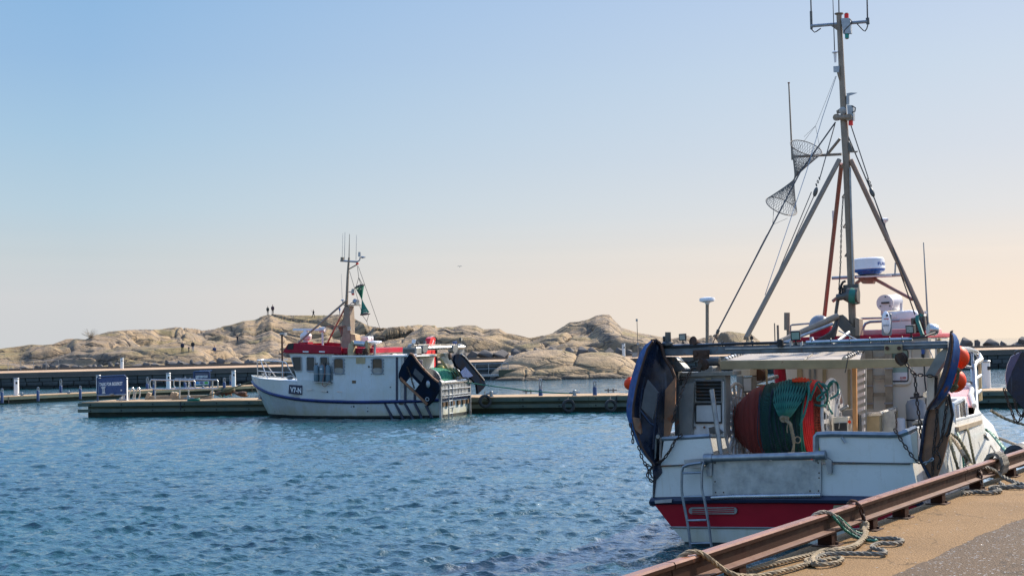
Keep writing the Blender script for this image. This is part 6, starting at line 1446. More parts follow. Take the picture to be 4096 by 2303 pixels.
hb = rod('block_yoke', (3344, 470, MU - .1), (3402, 470, MU - .1), .055, MT['mast'], ms, n=12); rod('yoke_end', (3344, 470, MU - .14), (3350, 470, MU - .06), .07, MT['mast'], hb); rod('yoke_end', (3394, 470, MU - .14), (3400, 470, MU - .06), .07, MT['mast'], hb)
plate('yoke_bracket', [(3345, 444), (3368, 428), (3368, 452), (3347, 455)], MU - .05, .04, MT['mast'], hb)
yd = rod('yard', (3172, 627, MU), (3366, 617, MU), .028, MT['mast'], ms, n=8); rod('yard_strut', (3310, 617, MU), (3360, 555, MU), .03, MT['mast'], yd, n=8)
rod('whip_antenna', (3169, 640, MU), (3155, 332, MU), .02, MT['mast'], yd, .014, 6); rod('antenna_tip', (3155, 334, MU), (3155, 330, MU), .024, MT['mastred'], yd)
sp_ = np_('loudspeaker', MB().prism(nu([(3393, 568), (3402, 572), (3411, 603), (3393, 606)], MU - .05), (0, .12, 0)), MT['darksteel'], ms, smooth=0); plate('spreader', [(3394, 606), (3431, 604), (3424, 610), (3396, 610)], MU - .05, .05, MT['mast'], ms)
# stays
for pts, r in (((( 3342, 490, MU), (3200, 690, 3.4), (2872, 1322, .9)), .016), (((3340, 496, MU), (3280, 710, 3.2)), .011), (((3404, 502, MU), (3475, 718, MU)), .011), (((3390, 540, MU), (3500, 800, MU), (3660, 1258, MU)), .013), (((3470, 720, MU), (3560, 960, MU), (3690, 1290, MU - .3)), .012), (((3345, 306, MU), (3290, 470, MU - .1), (3225, 690, 3.4), (3060, 1180, 2.2)), .0075), (((3262, 780, 3.1), (3130, 1060, 2.4), (2880, 1312, .9)), .009) if False else (((3260, 775, 3.2), (3120, 1090, 2.6)), .009), (((3246, 768, 3.2), (3112, 1092, 2.6)), .009)):
    line('stay_wire', pts, r, MT['wire'] if r > .008 else MT['galv'], ms, n=5)
for x, y in ((3262, 750), (3488, 752)):
    bk = np_('stay_block', MB().ell(n1(x, y + 18, MU - .3 if x > 3300 else 3.2), (.045, .03, .1), 10, 8, Matrix.Rotation(.35 if x < 3300 else -.35, 3, 'Y')), MT['darksteel'], ms)
    m = MB(); dx = 6 if x < 3300 else -6
    for k in range(3): m.torus(n1(x + dx * (k + .6), y - 10 - 13 * k, MU - .3 if x > 3300 else 3.2), (1, k % 2, .2), .028, .009, 10, 5)
    np_('shackle', m, MT['darksteel'], bk)
rod('turnbuckle', (2874, 1318, .9), (2868, 1334, .9), .03, MT['darksteel'], ms); line('forestay_tail', [(2868, 1334, .9), (2852, 1372, .7)], .012, MT['rust'], ms)
ch = np_('hoist_chain', MB().chain([n1(3372, 798, MU - .15), n1(3366, 900, MU - .15), n1(3362, 1050, MU - .2), n1(3356, 1155, MU - .2)], .07, .042, .008, 4, 8), MT['darksteel'], ms)
# winch on the mast
wn = np_('mast_winch', MB().tube(n1(3390, 1180, MU - .25), n1(3434, 1180, MU - .25), .14, n=16), MT['darksteel'], ms)
np_('winch_rope', MB().tube(n1(3402, 1182, MU - .25), n1(3426, 1184, MU - .25), .155, n=16), MT['ropeteal'], wn)
plate('winch_plate', [(3372, 1140), (3432, 1134), (3436, 1214), (3410, 1220), (3374, 1200)], MU - .12, .1, MT['darksteel'], wn); rod('winch_motor', (3348, 1190, MU - .25), (3390, 1182, MU - .25), .07, MT['darksteel'], wn)
line('hydraulic_hose', [(3358, 1180, MU - .2), (3362, 1150, MU - .2), (3372, 1128, MU - .2), (3382, 1124, MU - .2)], .025, MT['dark'], wn, sm=.05); line('hydraulic_hose', [(3352, 1196, MU - .2), (3344, 1250, MU - .2), (3348, 1275, MU - .2)], .035, MT['darksteel'], wn)
for k in range(2): np_('rope_hook', MB().torus(n1(3364, 1156 + k * 10, MU - .25), (1, -.4, 0), .05, .014, 14, 6), MT['dark'], wn)
# folded crane boom with hoses above the canopy
bm_ = rod('crane_boom', (3085, 1384, 2.2), (3350, 1264, 3.3), .062, MT['mast'], n=14); rod('boom_lower', (3110, 1380, 2.2), (3330, 1295, 3.1), .03, MT['galv'], bm_); rod('boom_strut', (3245, 1352, 2.4), (3258, 1388, 2.3), .04, MT['galv'], bm_)
rod('boom_strut', (3330, 1380, 2.6), (3395, 1330, 3.4), .035, MT['galv'], bm_)
m = MB()
for k in range(4): m.path(catmull([n1(3220 + k * 6, 1385, 2.6), n1(3270, 1360 + k * 6, 2.7), n1(3320, 1330 + k * 7, 3.0), n1(3345, 1300 + k * 4, 3.2), n1(3352, 1278 + k * 3, 3.3)], .08), .026, 6)
np_('boom_hose', m, MT['dark'], bm_); line('canopy_stay', [(3355, 1322, 2.6), (3442, 1365, 2.2)], .012, MT['galv'], bm_)
# roof fittings
c = n1(3278, 1305, 5.0); np_('satellite_ball', MB().ell(c, (.22, .22, .24), 18, 12), MT['gasgrey']); np_('ball_base', MB().lathe(n1(3285, 1345, 5.0), UP, [(0, .24), (.2, .24), (.22, .2)], 16), MT['red'])
rod('exhaust_pipe', (3148, 1320, 5.0), (3148, 1250, 5.0), .062, MT['mast'], n=14); rod('exhaust_base', (3153, 1345, 5.0), (3153, 1318, 5.0), .035, MT['mast'])
line('roof_rail', [(3160, 1345, 5.2), (3162, 1302, 5.2), (3170, 1299, 5.2), (3270, 1291, 5.2)], .022, MT['galv']); line('roof_rail', [(3453, 1330, 4.6), (3453, 1310, 4.6), (3462, 1294, 4.6), (3480, 1287, 4.6), (3600, 1281, 4.6)], .03, MT['galv']); rod('roof_rail', (3440, 1274, 5.2), (3580, 1270, 5.2), .022, MT['galv'])
for x, y0, y1 in ((3100, 1370, 1292), (3113, 1370, 1300)): rod('short_antenna', (x, y0, 4.6), (x - 2, y1, 4.6), .012 if x < 3110 else .024, MT['mast'])
ep = plate('epirb', rounded(3526, 1252, 3566, 1342, 8, 3), 3.3, .05, MT['gasgrey'], bevel=.01); np_('epirb_case', MB().ell(n1(3545, 1290, 3.27), (.085, .07, .225), 14, 12), MT['radome'], ep)
np_('lettering', text_mb('EPIRB', n1(3532, 1305, 3.19), (1, 0, 0), (0, 0, 1), 7 * .0049, 24 * .0049), MT['gasgrey'], ep, smooth=0); plate('red_label', [(3535, 1274), (3555, 1273), (3555, 1276), (3535, 1277)], 3.2, .01, MT['redletter'], ep); rod('release_knob', (3548, 1261, 3.19), (3548, 1261, 3.24), .022, MT['dark'], ep)
lf = np_('searchlight', MB().tube(n1(3540, 1212, 5.0), n1(3585, 1208, 5.35), .165, n=22), MT['pinkwhite']); np_('searchlight_rim', MB().tube(n1(3539, 1212, 4.96), n1(3541, 1212, 5.0), .172, n=22), MT['pinkwhite'], lf)
plate('vent_slit', [(3524, 1208), (3556, 1206), (3556, 1213), (3524, 1214)], 4.93, .02, MT['dark'], lf)
for x, y in ((3541, 1187), (3521, 1224), (3559, 1223)): rod('screw', (x, y, 4.94), (x, y, 4.98), .014, MT['dark'], lf)
for x in (3528, 3604): plate('yoke_arm', [(x - 5, 1212), (x + 6, 1211), (x + 6, 1262), (x - 5, 1262)], 5.1, .04, MT['pinkwhite'], lf)
lr = plate('life_raft_box', [(3527, 1262), (3534, 1248), (3640, 1240), (3668, 1246), (3672, 1278), (3527, 1284)], 5.0, .8, MT['radome'], bevel=.04); plate('raft_lower_shell', [(3532, 1284), (3668, 1279), (3655, 1330), (3545, 1334)], 5.05, .7, MT['pinkwhite'], lr, bevel=.03); plate('raft_label', [(3571, 1256), (3583, 1256), (3583, 1270), (3571, 1270)], 4.96, .05, MT['letter'], lr)
cg = plate('control_cabinet', [(3642, 1272), (3698, 1262), (3704, 1320), (3646, 1328)], 4.2, .3, MT['darksteel'], bevel=.015); plate('cabinet_front', [(3653, 1280), (3690, 1274), (3694, 1312), (3656, 1318)], 4.18, .02, MT['rust'], cg)
np_('round_lamp', MB().lathe(n1(3752, 1322, 3.6), n1(3716, 1316, 3.5) - n1(3752, 1322, 3.6), [(0, .06), (.03, .1), (.08, .115), (.16, .115), (.2, .1)], 18), MT['steel']); 
m = MB().path(catmull([n1(3690, 1258, 4.0), n1(3668, 1268, 3.9), n1(3676, 1300, 3.8), n1(3690, 1340, 3.7)], .08), .04, 7); np_('teal_lashing', m, MT['ropeteal'])
rod('whip_antenna', (3712, 1300, 4.4), (3694, 970, 4.4), .02, MT['galv'], None, .01, 7); rod('antenna_foot', (3716, 1345, 4.4), (3712, 1290, 4.4), .03, MT['galv']); rod('small_light', (3700, 1255, 4.2), (3701, 1244, 4.2), .035, MT['radome'])
line('lamp_cable_right', [(3650, 1352, GU), (3700, 1345, GU), (3740, 1330, GU + .2)], .02, MT['wire'])
# radar shelf with radome
RU = 5.4
sh = rod('radar_shelf', (3328, 1112, RU), (3604, 1099, RU), .035, MT['galv'], n=8); rod('shelf_strut', (3497, 1115, RU), (3650, 1197, RU - .8), .035, MT['mastred'], sh); rod('shelf_strut', (3330, 1205, RU), (3452, 1112, RU), .035, MT['mastred'], sh)
plate('shelf_plate', [(3425, 1104), (3560, 1098), (3560, 1104), (3425, 1110)], RU - .2, .5, MT['pinkwhite'], sh); plate('radar_bracket', [(3430, 1112), (3500, 1110), (3490, 1134), (3450, 1134)], RU, .2, MT['mastred'], sh)
rc = n1(3478, 1090, RU); rr_ = 64 * (RU * .88 + 24.8) / F
rdm = np_('radome', MB().lathe(rc, UP, [(.06, rr_ * .96), (.075, rr_ * .985), (.085, rr_ * .97), (.24, rr_ * .955), (.28, rr_ * .93), (.3, rr_ * .85), (.31, .02)], 40), MT['radome'])
np_('radome_base', MB().lathe(rc, UP, [(-.04, rr_ * .6), (-.03, rr_ * .7), (.0, rr_ * .75), (.02, rr_ * .92), (.065, rr_ * .97)], 40), MT['radomeblue'], rdm)
def wrapf(x, y):
    a = math.radians(-42) + (x / rr_); return rc + V((math.sin(a) * rr_ * .972, -math.cos(a) * rr_ * .972, .12 + y))
a_off = math.radians(47)
def wrapf(x, y):
    a = a_off + (x / rr_); return rc + V((math.sin(a) * rr_ * .976, -math.cos(a) * rr_ * .976, .13 + y))
np_('lettering', text_mb('FURUNO', None, None, None, .065, .5, wrap=wrapf), MT['radomeblue'], rdm, smooth=0)
rod('shelf_post', (3580, 1098, RU), (3582, 1050, RU), .018, MT['galv'], sh)
gd = rod('gps_pole', (3543, 962, RU), (3536, 880, RU), .022, MT['mast']); np_('antenna_dome', MB().lathe(n1(3536, 882, RU), UP, [(-.06, .03), (.0, .095), (.03, .1), (.05, .05)], 14), MT['radome'], gd)
rod('rod_antenna', (3334, 900, RU), (3332, 843, RU), .022, MT['pinkwhite']); rod('antenna_stem', (3332, 970, RU), (3334, 895, RU), .012, MT['mast'])
gp_ = rod('gps_pole', (2829, 1440, 1.2), (2829, 1205, 1.2), .032, MT['mast']); np_('antenna_dome', MB().lathe(n1(2829, 1204, 1.2), UP, [(-.06, .035), (-.03, .05), (0, .145), (.03, .15), (.06, .14), (.075, .05)], 22), MT['radome'], gp_); np_('pole_base', MB().tube(n1(2829, 1490, 1.2), n1(2829, 1436, 1.2), .045, n=8), MT['mast'], gp_)
MT['netgrey'] = pm('grey_netting_twine', (.2, .19, .17), None, 9, .8)
# day mark of the near boat
dA, dB, dM = n1(3225, 592, 3.9), n1(3126, 825, 3.6), n1(3178, 715, 3.75)
dv = (NB.c - dM).normalized(); axA = (dA - dM).normalized() + dv * .62; axB = (dB - dM).normalized() - dv * .62
daymark('day_mark', NB, 0, (dA, .335, axA), dM, (dB, .335, axB), MT['netgrey'],
        [[n1(3342, 305, MU), n1(3273, 480, 3.95), n1(3262, 504, 3.9)], [n1(3262, 504, 3.9), n1(3216, 548, 3.9)], [n1(3262, 504, 3.9), n1(3281, 600, 3.9)], [n1(3262, 504, 3.9), n1(3190, 600, 3.7)],
         [n1(3095, 786, 3.6), n1(3092, 900, 3.4), n1(3060, 950, 3.2), n1(2880, 1310, .95)], [n1(3088, 900, 3.4), n1(3150, 873, 3.6)], [n1(3090, 900, 3.4), n1(3095, 845, 3.5)]],
        'grey netting double-cone day mark hung left of the tall mast', .0042, 34)
# deck gear in the well
cs2 = plate('control_stand', [(3330, 1668), (3390, 1666), (3392, 1738), (3332, 1740)], 1.2, .3, MT['cream'], bevel=.015); plate('control_panel', [(3336, 1692), (3386, 1690), (3387, 1730), (3338, 1732)], 1.17, .03, MT['dark'], cs2); rod('lever', (3356, 1712, 1.15), (3358, 1690, 1.05), .012, MT['galv'], cs2); np_('knob', MB().ell(n1(3398, 1686, 1.2), (.03, .03, .03), 10, 8), MT['orange'], cs2)
plate('valve_block', [(3364, 1640), (3412, 1636), (3414, 1672), (3380, 1676)], 1.5, .2, MT['casing'], cs2); rod('valve_handle', (3360, 1640, 1.45), (3392, 1622, 1.45), .03, MT['galv'], cs2); rod('drain_pipe', (3418, 1656, 1.5), (3438, 1660, 1.5), .035, MT['darksteel'], cs2); rod('drain_pipe', (3438, 1658, 1.5), (3440, 1740, 1.5), .035, MT['darksteel'], cs2)
tub = np_('fish_bin', MB().prism(nu([(3458, 1660), (3518, 1656), (3518, 1760), (3458, 1760)], 2.4), (0, 1.5, 0)), MT['beam'], smooth=0, label='stainless fish bin standing on deck in front of the wall ladder'); line('bin_rim', [(3456, 1656, 2.38), (3518, 1654, 2.38), (3582, 1632, 3.7)], .045, MT['steel'], tub)
plate('bin_side', [(3519, 1658), (3582, 1634), (3582, 1752), (3519, 1752)], 2.6, .04, MT['galv'], tub)
gcy = n1(3670, 1740, 3.6); gct = n1(3668, 1590, 3.6); hh = (gct - gcy).length; gg = empty('gas_cylinder', NM @ gcy, 'tall grey gas cylinder standing against the cream wheelhouse wall', 'gas cylinder')
build('bottle', MB().lathe(gcy, UP, [(0, .17), (.04, .19), (hh * .82, .19), (hh * .93, .15), (hh * .97, .06)], 22), MT['gasgrey'], gg, space=NM); build('valve', MB().box(gct + V((0, -.02, .04)), (.1, .06, .1)).tube(gct + V((-.12, -.05, 0)), gct + V((.12, -.05, .02)), .02, n=6), MT['dark'], gg, space=NM); build('strap', MB().torus(gcy + UP * hh * .42, UP, .195, .014, 22, 5), MT['dark'], gg, space=NM)
bn = empty('rubbish_bin', NM @ n1(3672, 1745, 1.9), 'dark lidded bin standing in front of the tall grey gas cylinder', 'bin'); build('tub', MB().prism(nu([(3650, 1698), (3702, 1694), (3702, 1770), (3654, 1770)], 1.9), (0, .3, 0)), MT['doorgrey'], bn, space=NM, smooth=0, bevel=.02); build('lid', MB().prism(nu([(3646, 1690), (3660, 1680), (3700, 1678), (3706, 1692), (3648, 1698)], 1.85), (0, .4, 0)), MT['casing'], bn, space=NM, smooth=0, bevel=.02)
pr_ = n1(3602, 1725, 3.4); build('paper_roll', MB().lathe(pr_, UP, [(0, .1), (.25, .1), (.26, .03)], 18), MT['radome'], label='white paper roll standing beside the tall grey gas cylinder', cat='paper roll', space=NM)
# bow rail seen over the starboard side
m = MB(); m.path(catmull([n1(3770, 1390, 6.2), n1(3845, 1396, 7.2), n1(3885, 1400, 8.2), n1(3912, 1416, 8.8), n1(3924, 1438, 8.6), n1(3900, 1452, 8.2), n1(3893, 1480, 8.0), n1(3897, 1560, 7.6)], .15), .06, 8); br = np_('bow_rail', m, MT['steel'])
rod('rail_post', (3896, 1460, 8.0), (3908, 1712, 6.6), .055, MT['galv'], br); plate('rail_gate', [(3912, 1440), (3922, 1436), (3928, 1600), (3916, 1604)], 8.6, .06, MT['beam'], br); rod('rail_post', (3889, 1410, 8.3), (3894, 1580, 7.8), .03, MT['galv'], br)
for y in (1512, 1572): rod('mid_rail', (3898, y + 8, 8.0), (3922, y - 10, 8.5), .04, MT['steel'], br)
rod('mid_rail', (3860, 1464, 7.4), (3890, 1470, 8.0), .03, MT['steel'], br); rod('mid_rail', (3850, 1522, 7.4), (3890, 1528, 8.0), .03, MT['steel'], br)
# ------------------------------------------------------------------ trawl doors of the near boat
td = empty('trawl_door', NM @ n1(2615, 1860, -.2), 'dark blue cambered trawl door hanging at the port corner of the stern', 'trawl door')
outer = [(2604, 1362), (2580, 1378), (2560, 1410), (2544, 1450), (2528, 1500), (2514, 1560), (2506, 1620), (2506, 1660), (2518, 1700), (2534, 1740), (2548, 1775), (2572, 1815), (2612, 1862)]
inner = [(2612, 1364), (2590, 1395), (2576, 1440), (2558, 1500), (2544, 1560), (2534, 1620), (2532, 1668), (2540, 1712), (2552, 1745), (2566, 1785), (2588, 1822), (2618, 1862)]
A = nu(outer, .05); B = nu(inner + [inner[-1]], -.22)[:len(outer)]; A2 = nu([(x + 7, y) for x, y in outer], .12)
m = MB().grid([A, B]); m.grid([A2, A]); build('blue_rim', m, MT['doorblue'], td, space=NM, smooth=50)
m = MB().path([a.lerp(b, 1) for a, b in zip(A, B)], .022, 6); build('rim_bead', m, MT['rust'], td, space=NM)
face = [(2604, 1362), (2624, 1358), (2640, 1366), (2648, 1400), (2668, 1450), (2690, 1480), (2702, 1510), (2698, 1560), (2692, 1620), (2684, 1680), (2672, 1730), (2658, 1790), (2640, 1845), (2618, 1864)]
nI = len(inner)
rows = []
for j in range(7):
    t = j / 6; row = []
    for i in range(nI):
        a = n1(*inner[i], -.22); k = i / (nI - 1) * (len(face) - 1); i0 = min(int(k), len(face) - 2); f = k - i0
        b = n1(face[i0][0] * (1 - f) + face[i0 + 1][0] * f, face[i0][1] * (1 - f) + face[i0 + 1][1] * f, .15)
        p = a.lerp(b, t); p.y += .16 * math.sin(math.pi * t) + .035 * math.sin(i * 1.7 + 2.3 * j) * math.sin(math.pi * t) + .02 * math.sin(i * 3.1 - j * 1.9); row.append(p)
    rows.append(row)
m = MB().grid(rows); m.grid([[p + V((0, .05, 0)) for p in r] for r in rows]); build('door_plate', m, MT['doordark'], td, space=NM, smooth=40)
build('edge_bar', MB().path(rows[-1], .03, 6), MT['rust'], td, space=NM)
build('wear_plate', MB().prism(nu([(2590, 1518), (2634, 1570), (2612, 1680), (2564, 1632), (2577, 1560)], -.2), (0, .05, 0)), MT['doorgrey'], td, space=NM, smooth=0, bevel=.008)
for pts in ([(2580, 1508), (2568, 1570), (2560, 1640), (2562, 1700)], [(2634, 1570), (2626, 1640), (2618, 1720), (2614, 1795)], [(2562, 1640), (2600, 1690), (2616, 1700)]): build('rib', MB().path(nu(pts, -.19), .022, 6), MT['doordark'], td, space=NM)
build('door_bracket', MB().prism(nu([(2530, 1668), (2556, 1672), (2566, 1728), (2562, 1736), (2540, 1716)], -.3), (0, .05, 0)), MT['doorrust'], td, space=NM, smooth=0)
build('side_web', MB().prism(nu([(2660, 1560), (2702, 1508), (2700, 1640), (2678, 1740), (2655, 1750)], .0), (0, .04, 0)), MT['doorrust'], td, space=NM, smooth=0)
build('bottom_shoe', MB().prism(nu([(2606, 1852), (2640, 1842), (2648, 1890), (2624, 1920), (2616, 1990), (2612, 1990), (2612, 1900)], -.02), (0, .1, 0)), MT['doordark'], td, space=NM, smooth=0)
tds = empty('trawl_door', NM @ n1(3740, 1900, .1), 'worn blue and rusty trawl door hanging at the quay side of the stern', 'trawl door')
c1_ = [(3808, 1332), (3818, 1342), (3828, 1362), (3834, 1400), (3830, 1440), (3818, 1490), (3800, 1545), (3776, 1590), (3752, 1618), (3714, 1642)]
c0_ = [(3802, 1332), (3806, 1345), (3808, 1365), (3806, 1400), (3800, 1440), (3788, 1490), (3768, 1545), (3742, 1590), (3722, 1616), (3708, 1638)]
A = nu(c0_, -.12); B = nu(c1_, .2); m = MB().grid([A, B]); m.grid([[p + V((.02, .05, 0)) for p in A], [p + V((.02, .05, 0)) for p in B]]); build('blue_rim', m, MT['doorblue'], tds, space=NM, smooth=50)
build('rim_bead', MB().path(A, .018, 6), MT['rust'], tds, space=NM)
build('upper_plate', MB().prism(nu([(3800, 1325), (3810, 1320), (3806, 1420), (3772, 1545), (3742, 1600), (3752, 1540), (3780, 1450), (3794, 1390)], .12), (.0, .06, 0)), MT['doordark'], tds, space=NM, smooth=0)
build('rusty_plate', MB().prism(nu([(3712, 1640), (3742, 1634), (3770, 1600), (3795, 1570), (3806, 1640), (3812, 1660), (3796, 1740), (3770, 1850), (3742, 1925), (3720, 1910), (3680, 1835), (3690, 1760), (3700, 1680)], .08), (0, .08, 0)), MT['doorrust'], tds, space=NM, smooth=0, bevel=.01)
build('edge_bar', MB().path(nu([(3712, 1640), (3700, 1680), (3690, 1760), (3680, 1835), (3722, 1915)], .05), .03, 6), MT['doordark'], tds, space=NM); build('edge_bar', MB().path(nu([(3796, 1575), (3812, 1658), (3796, 1735), (3785, 1745)], .03), .022, 6), MT['dark'], tds, space=NM)
build('grey_web', MB().prism(nu([(3752, 1640), (3790, 1590), (3803, 1662), (3785, 1725), (3762, 1760)], .05), (0, .02, 0)), MT['casing'], tds, space=NM, smooth=0)
# chains and blocks of the near boat
def chain(pts, label, L=.105, w=.066, r=.012, mat='chain'):
    return build('chain', MB().chain([n1(*p) for p in pts], L, w, r), MT[mat], label=label, cat='chain', space=NM, group='chains of the near boat')
chain([(2798, 1470, GU - .1), (2768, 1478, GU - .1), (2745, 1520, GU - .1), (2722, 1580, 0), (2702, 1640, -.1), (2690, 1690, -.1)], 'rusty chain from the left pulley block sloping down to the port trawl door')
chain([(2785, 1438, GU), (2760, 1448, GU), (2730, 1446, GU), (2700, 1440, GU)], 'short slack chain just below the left end of the crossbeam', .07, .045, .009)
chain([(2742, 1512, GU), (2715, 1520, GU), (2695, 1516, .1)], 'short horizontal chain behind the port trawl door')
chain([(2722, 1742, -.08), (2700, 1762, -.1), (2680, 1800, -.1), (2650, 1840, -.12), (2625, 1852, -.1)], 'chain across the upper port corner of the white stern')
chain([(2556, 1790, -.2), (2568, 1830, -.2), (2585, 1862, -.2), (2600, 1890, -.2), (2612, 1915, -.2)], 'chain hanging below the outer edge of the port trawl door')
chain([(2522, 1700, -.2), (2530, 1735, -.2), (2532, 1775, -.2)], 'short chain dangling free at the outer edge of the port trawl door', .1, .06)
chain([(2590, 1860, -.15), (2606, 1868, -.15), (2590, 1895, -.15), (2598, 1915, -.15), (2614, 1930, -.15)], 'chain bunched at the foot of the port trawl door', .09, .06)
chain([(3605, 1430, GU - .1), (3632, 1462, GU - .1), (3658, 1495, GU - .1), (3690, 1500, GU), (3752, 1506, GU)], 'rusty chain from the right pulley block to the quay side trawl door')
chain([(3660, 1500, GU - .12), (3664, 1560, GU - .12), (3670, 1620, GU - .12), (3680, 1690, GU - .12), (3684, 1748, GU - .12)], 'long rusty chain hanging straight down before the grey gas cylinder')
chain([(3582, 1722, -.08), (3600, 1752, -.1), (3625, 1790, -.1), (3660, 1836, -.1), (3700, 1860, -.1)], 'chain over the right half of the white stern')
chain([(3748, 1645, -.02), (3745, 1700, -.02), (3738, 1760, -.02), (3732, 1830, -.02), (3730, 1900, 0)], 'chain down the middle of the rusty trawl door')
chain([(3790, 1592, -.02), (3783, 1640, -.02), (3775, 1700, -.02), (3764, 1760, -.02), (3745, 1800, -.02), (3760, 1830, -.02), (3752, 1880, -.02)], 'chain down the outer side of the rusty trawl door')
chain([(3582, 1650, 1.2), (3586, 1690, 1.2), (3584, 1722, 1.2)], 'thin chain at the corner of the fish bin', .06, .04, .008)
chain([(3700, 1852, -.1), (3715, 1845, -.1), (3728, 1836, -.1)], 'short bright chain at the foot of the rusty trawl door', .09, .06, .012, 'galv')
for x, y, lab in ((2806, 1460, 'rusty pulley block hanging from the left trolley of the crossbeam'), (3598, 1438, 'rusty pulley block hanging from the right trolley of the crossbeam')):
    rt_ = empty('pulley_block', NM @ n1(x, y, GU - .1), lab, 'pulley block', 'pulley blocks on the crossbeam'); dx = -14 if x < 3000 else 14
    build('sheave', MB().lathe(n1(x, y, GU - .14), (.5, 1, .3), [(0, .06), (.015, .11), (.05, .09), (.085, .11), (.1, .06)], 18), MT['rust'], rt_, space=NM); build('cheek', MB().beam(n1(x - dx * .6, y - 24, GU - .12), n1(x + dx, y + 22, GU - .12), .05, .09), MT['chain'], rt_, space=NM, bevel=.01)
# buoys
for x, y, r, u, lab, mid in ((3828, 1430, 46, 1.6, 'upper orange-red buoy hanging behind the blue edge of the quay side trawl door', 0), (3818, 1522, 44, 1.2, 'lower scuffed orange buoy roped with green line beside the quay side trawl door', 1), (2520, 1535, 26, 1.2, 'orange buoy half hidden behind the port trawl door', 2)):
    c = n1(x, y, u); rad = r * (24.8 + u * .85) / F; rt_ = empty('buoy', NM @ (c - UP * rad), lab, 'buoy', 'round orange buoys of the near boat')
    build('ball', MB().ell(c, (rad, rad, rad * 1.02), 24, 16), MT['orange'], rt_, space=NM); build('eye', MB().tube(c + UP * rad * .9, c + UP * rad * 1.15, .05, .035, 10), MT['orange'], rt_, space=NM)
m = MB(); u_ = .85
for pts in ([(3828, 1470), (3832, 1500), (3824, 1530), (3815, 1550)], [(3815, 1480), (3828, 1474), (3842, 1486)], [(3812, 1538), (3806, 1552), (3816, 1560), (3828, 1546), (3818, 1536)], [(3808, 1545), (3800, 1558), (3812, 1566)]): m.rope([n1(x, y, u_) for x, y in pts], .03, 4)
build('buoy_lanyard', m, MT['ropeolive'], label='knotted green lanyard tying the two orange buoys together', cat='rope', space=NM)
# ropes over the starboard side
def side_rope(pts, r, mat, label): return build('mooring_rope', MB().rope(pts, r, 4), MT[mat], label=label, cat='rope')
n2 = lambda x, y, v: NM @ NB.v(x, y, v)
side_rope([n2(3797, 1742, 2.62), n2(3808, 1790, 2.75), n2(3822, 1840, 2.85), n2(3834, 1880, 2.9), n2(3842, 1898, 2.95)], .03, 'ropeolive', 'olive rope hanging down the white side nearest the rusty trawl door')
side_rope([n2(3800, 1742, 2.5), n2(3830, 1776, 2.7), n2(3856, 1820, 2.9), n2(3880, 1860, 3.1), W(3905, 1882, 17.2), W(3918, 1888, 16.6)], .04, 'ropetan', 'thick tan mooring rope running from the white side to the kerb rail')
side_rope([n2(3805, 1735, 2.5), n2(3835, 1756, 2.66), n2(3862, 1800, 2.8), n2(3884, 1850, 2.9), n2(3892, 1870, 2.95)], .032, 'ropeolive', 'brown rope lying just above the thick tan mooring rope')
side_rope([n2(3830, 1730, 2.58), n2(3842, 1760, 2.68), n2(3850, 1820, 2.75), n2(3858, 1880, 2.8)], .018, 'ropegreen', 'thin green line hanging vertically down the white side')
side_rope([n2(3858, 1712, 2.45), n2(3872, 1722, 2.6), n2(3884, 1780, 2.72), n2(3900, 1860, 2.8)], .026, 'ropeolive', 'olive rope looped over the side handle and hanging down')
side_rope([n2(3895, 1722, 2.4), n2(3930, 1714, 2.5), n2(3962, 1730, 2.7), W(4010, 1785, 22.0), W(4044, 1822, 19.0)], .03, 'ropegreen', 'bright green mooring rope from the fore hull to the quay at the right edge')
build('black_cable', MB().path(catmull([n2(3910, 1722, 2.45), n2(3940, 1740, 2.6), n2(3970, 1790, 2.7), W(4010, 1850, 21)], .1), .02, 5), MT['wire'], label='black cable looping down the bow side beside the green rope', cat='cable')
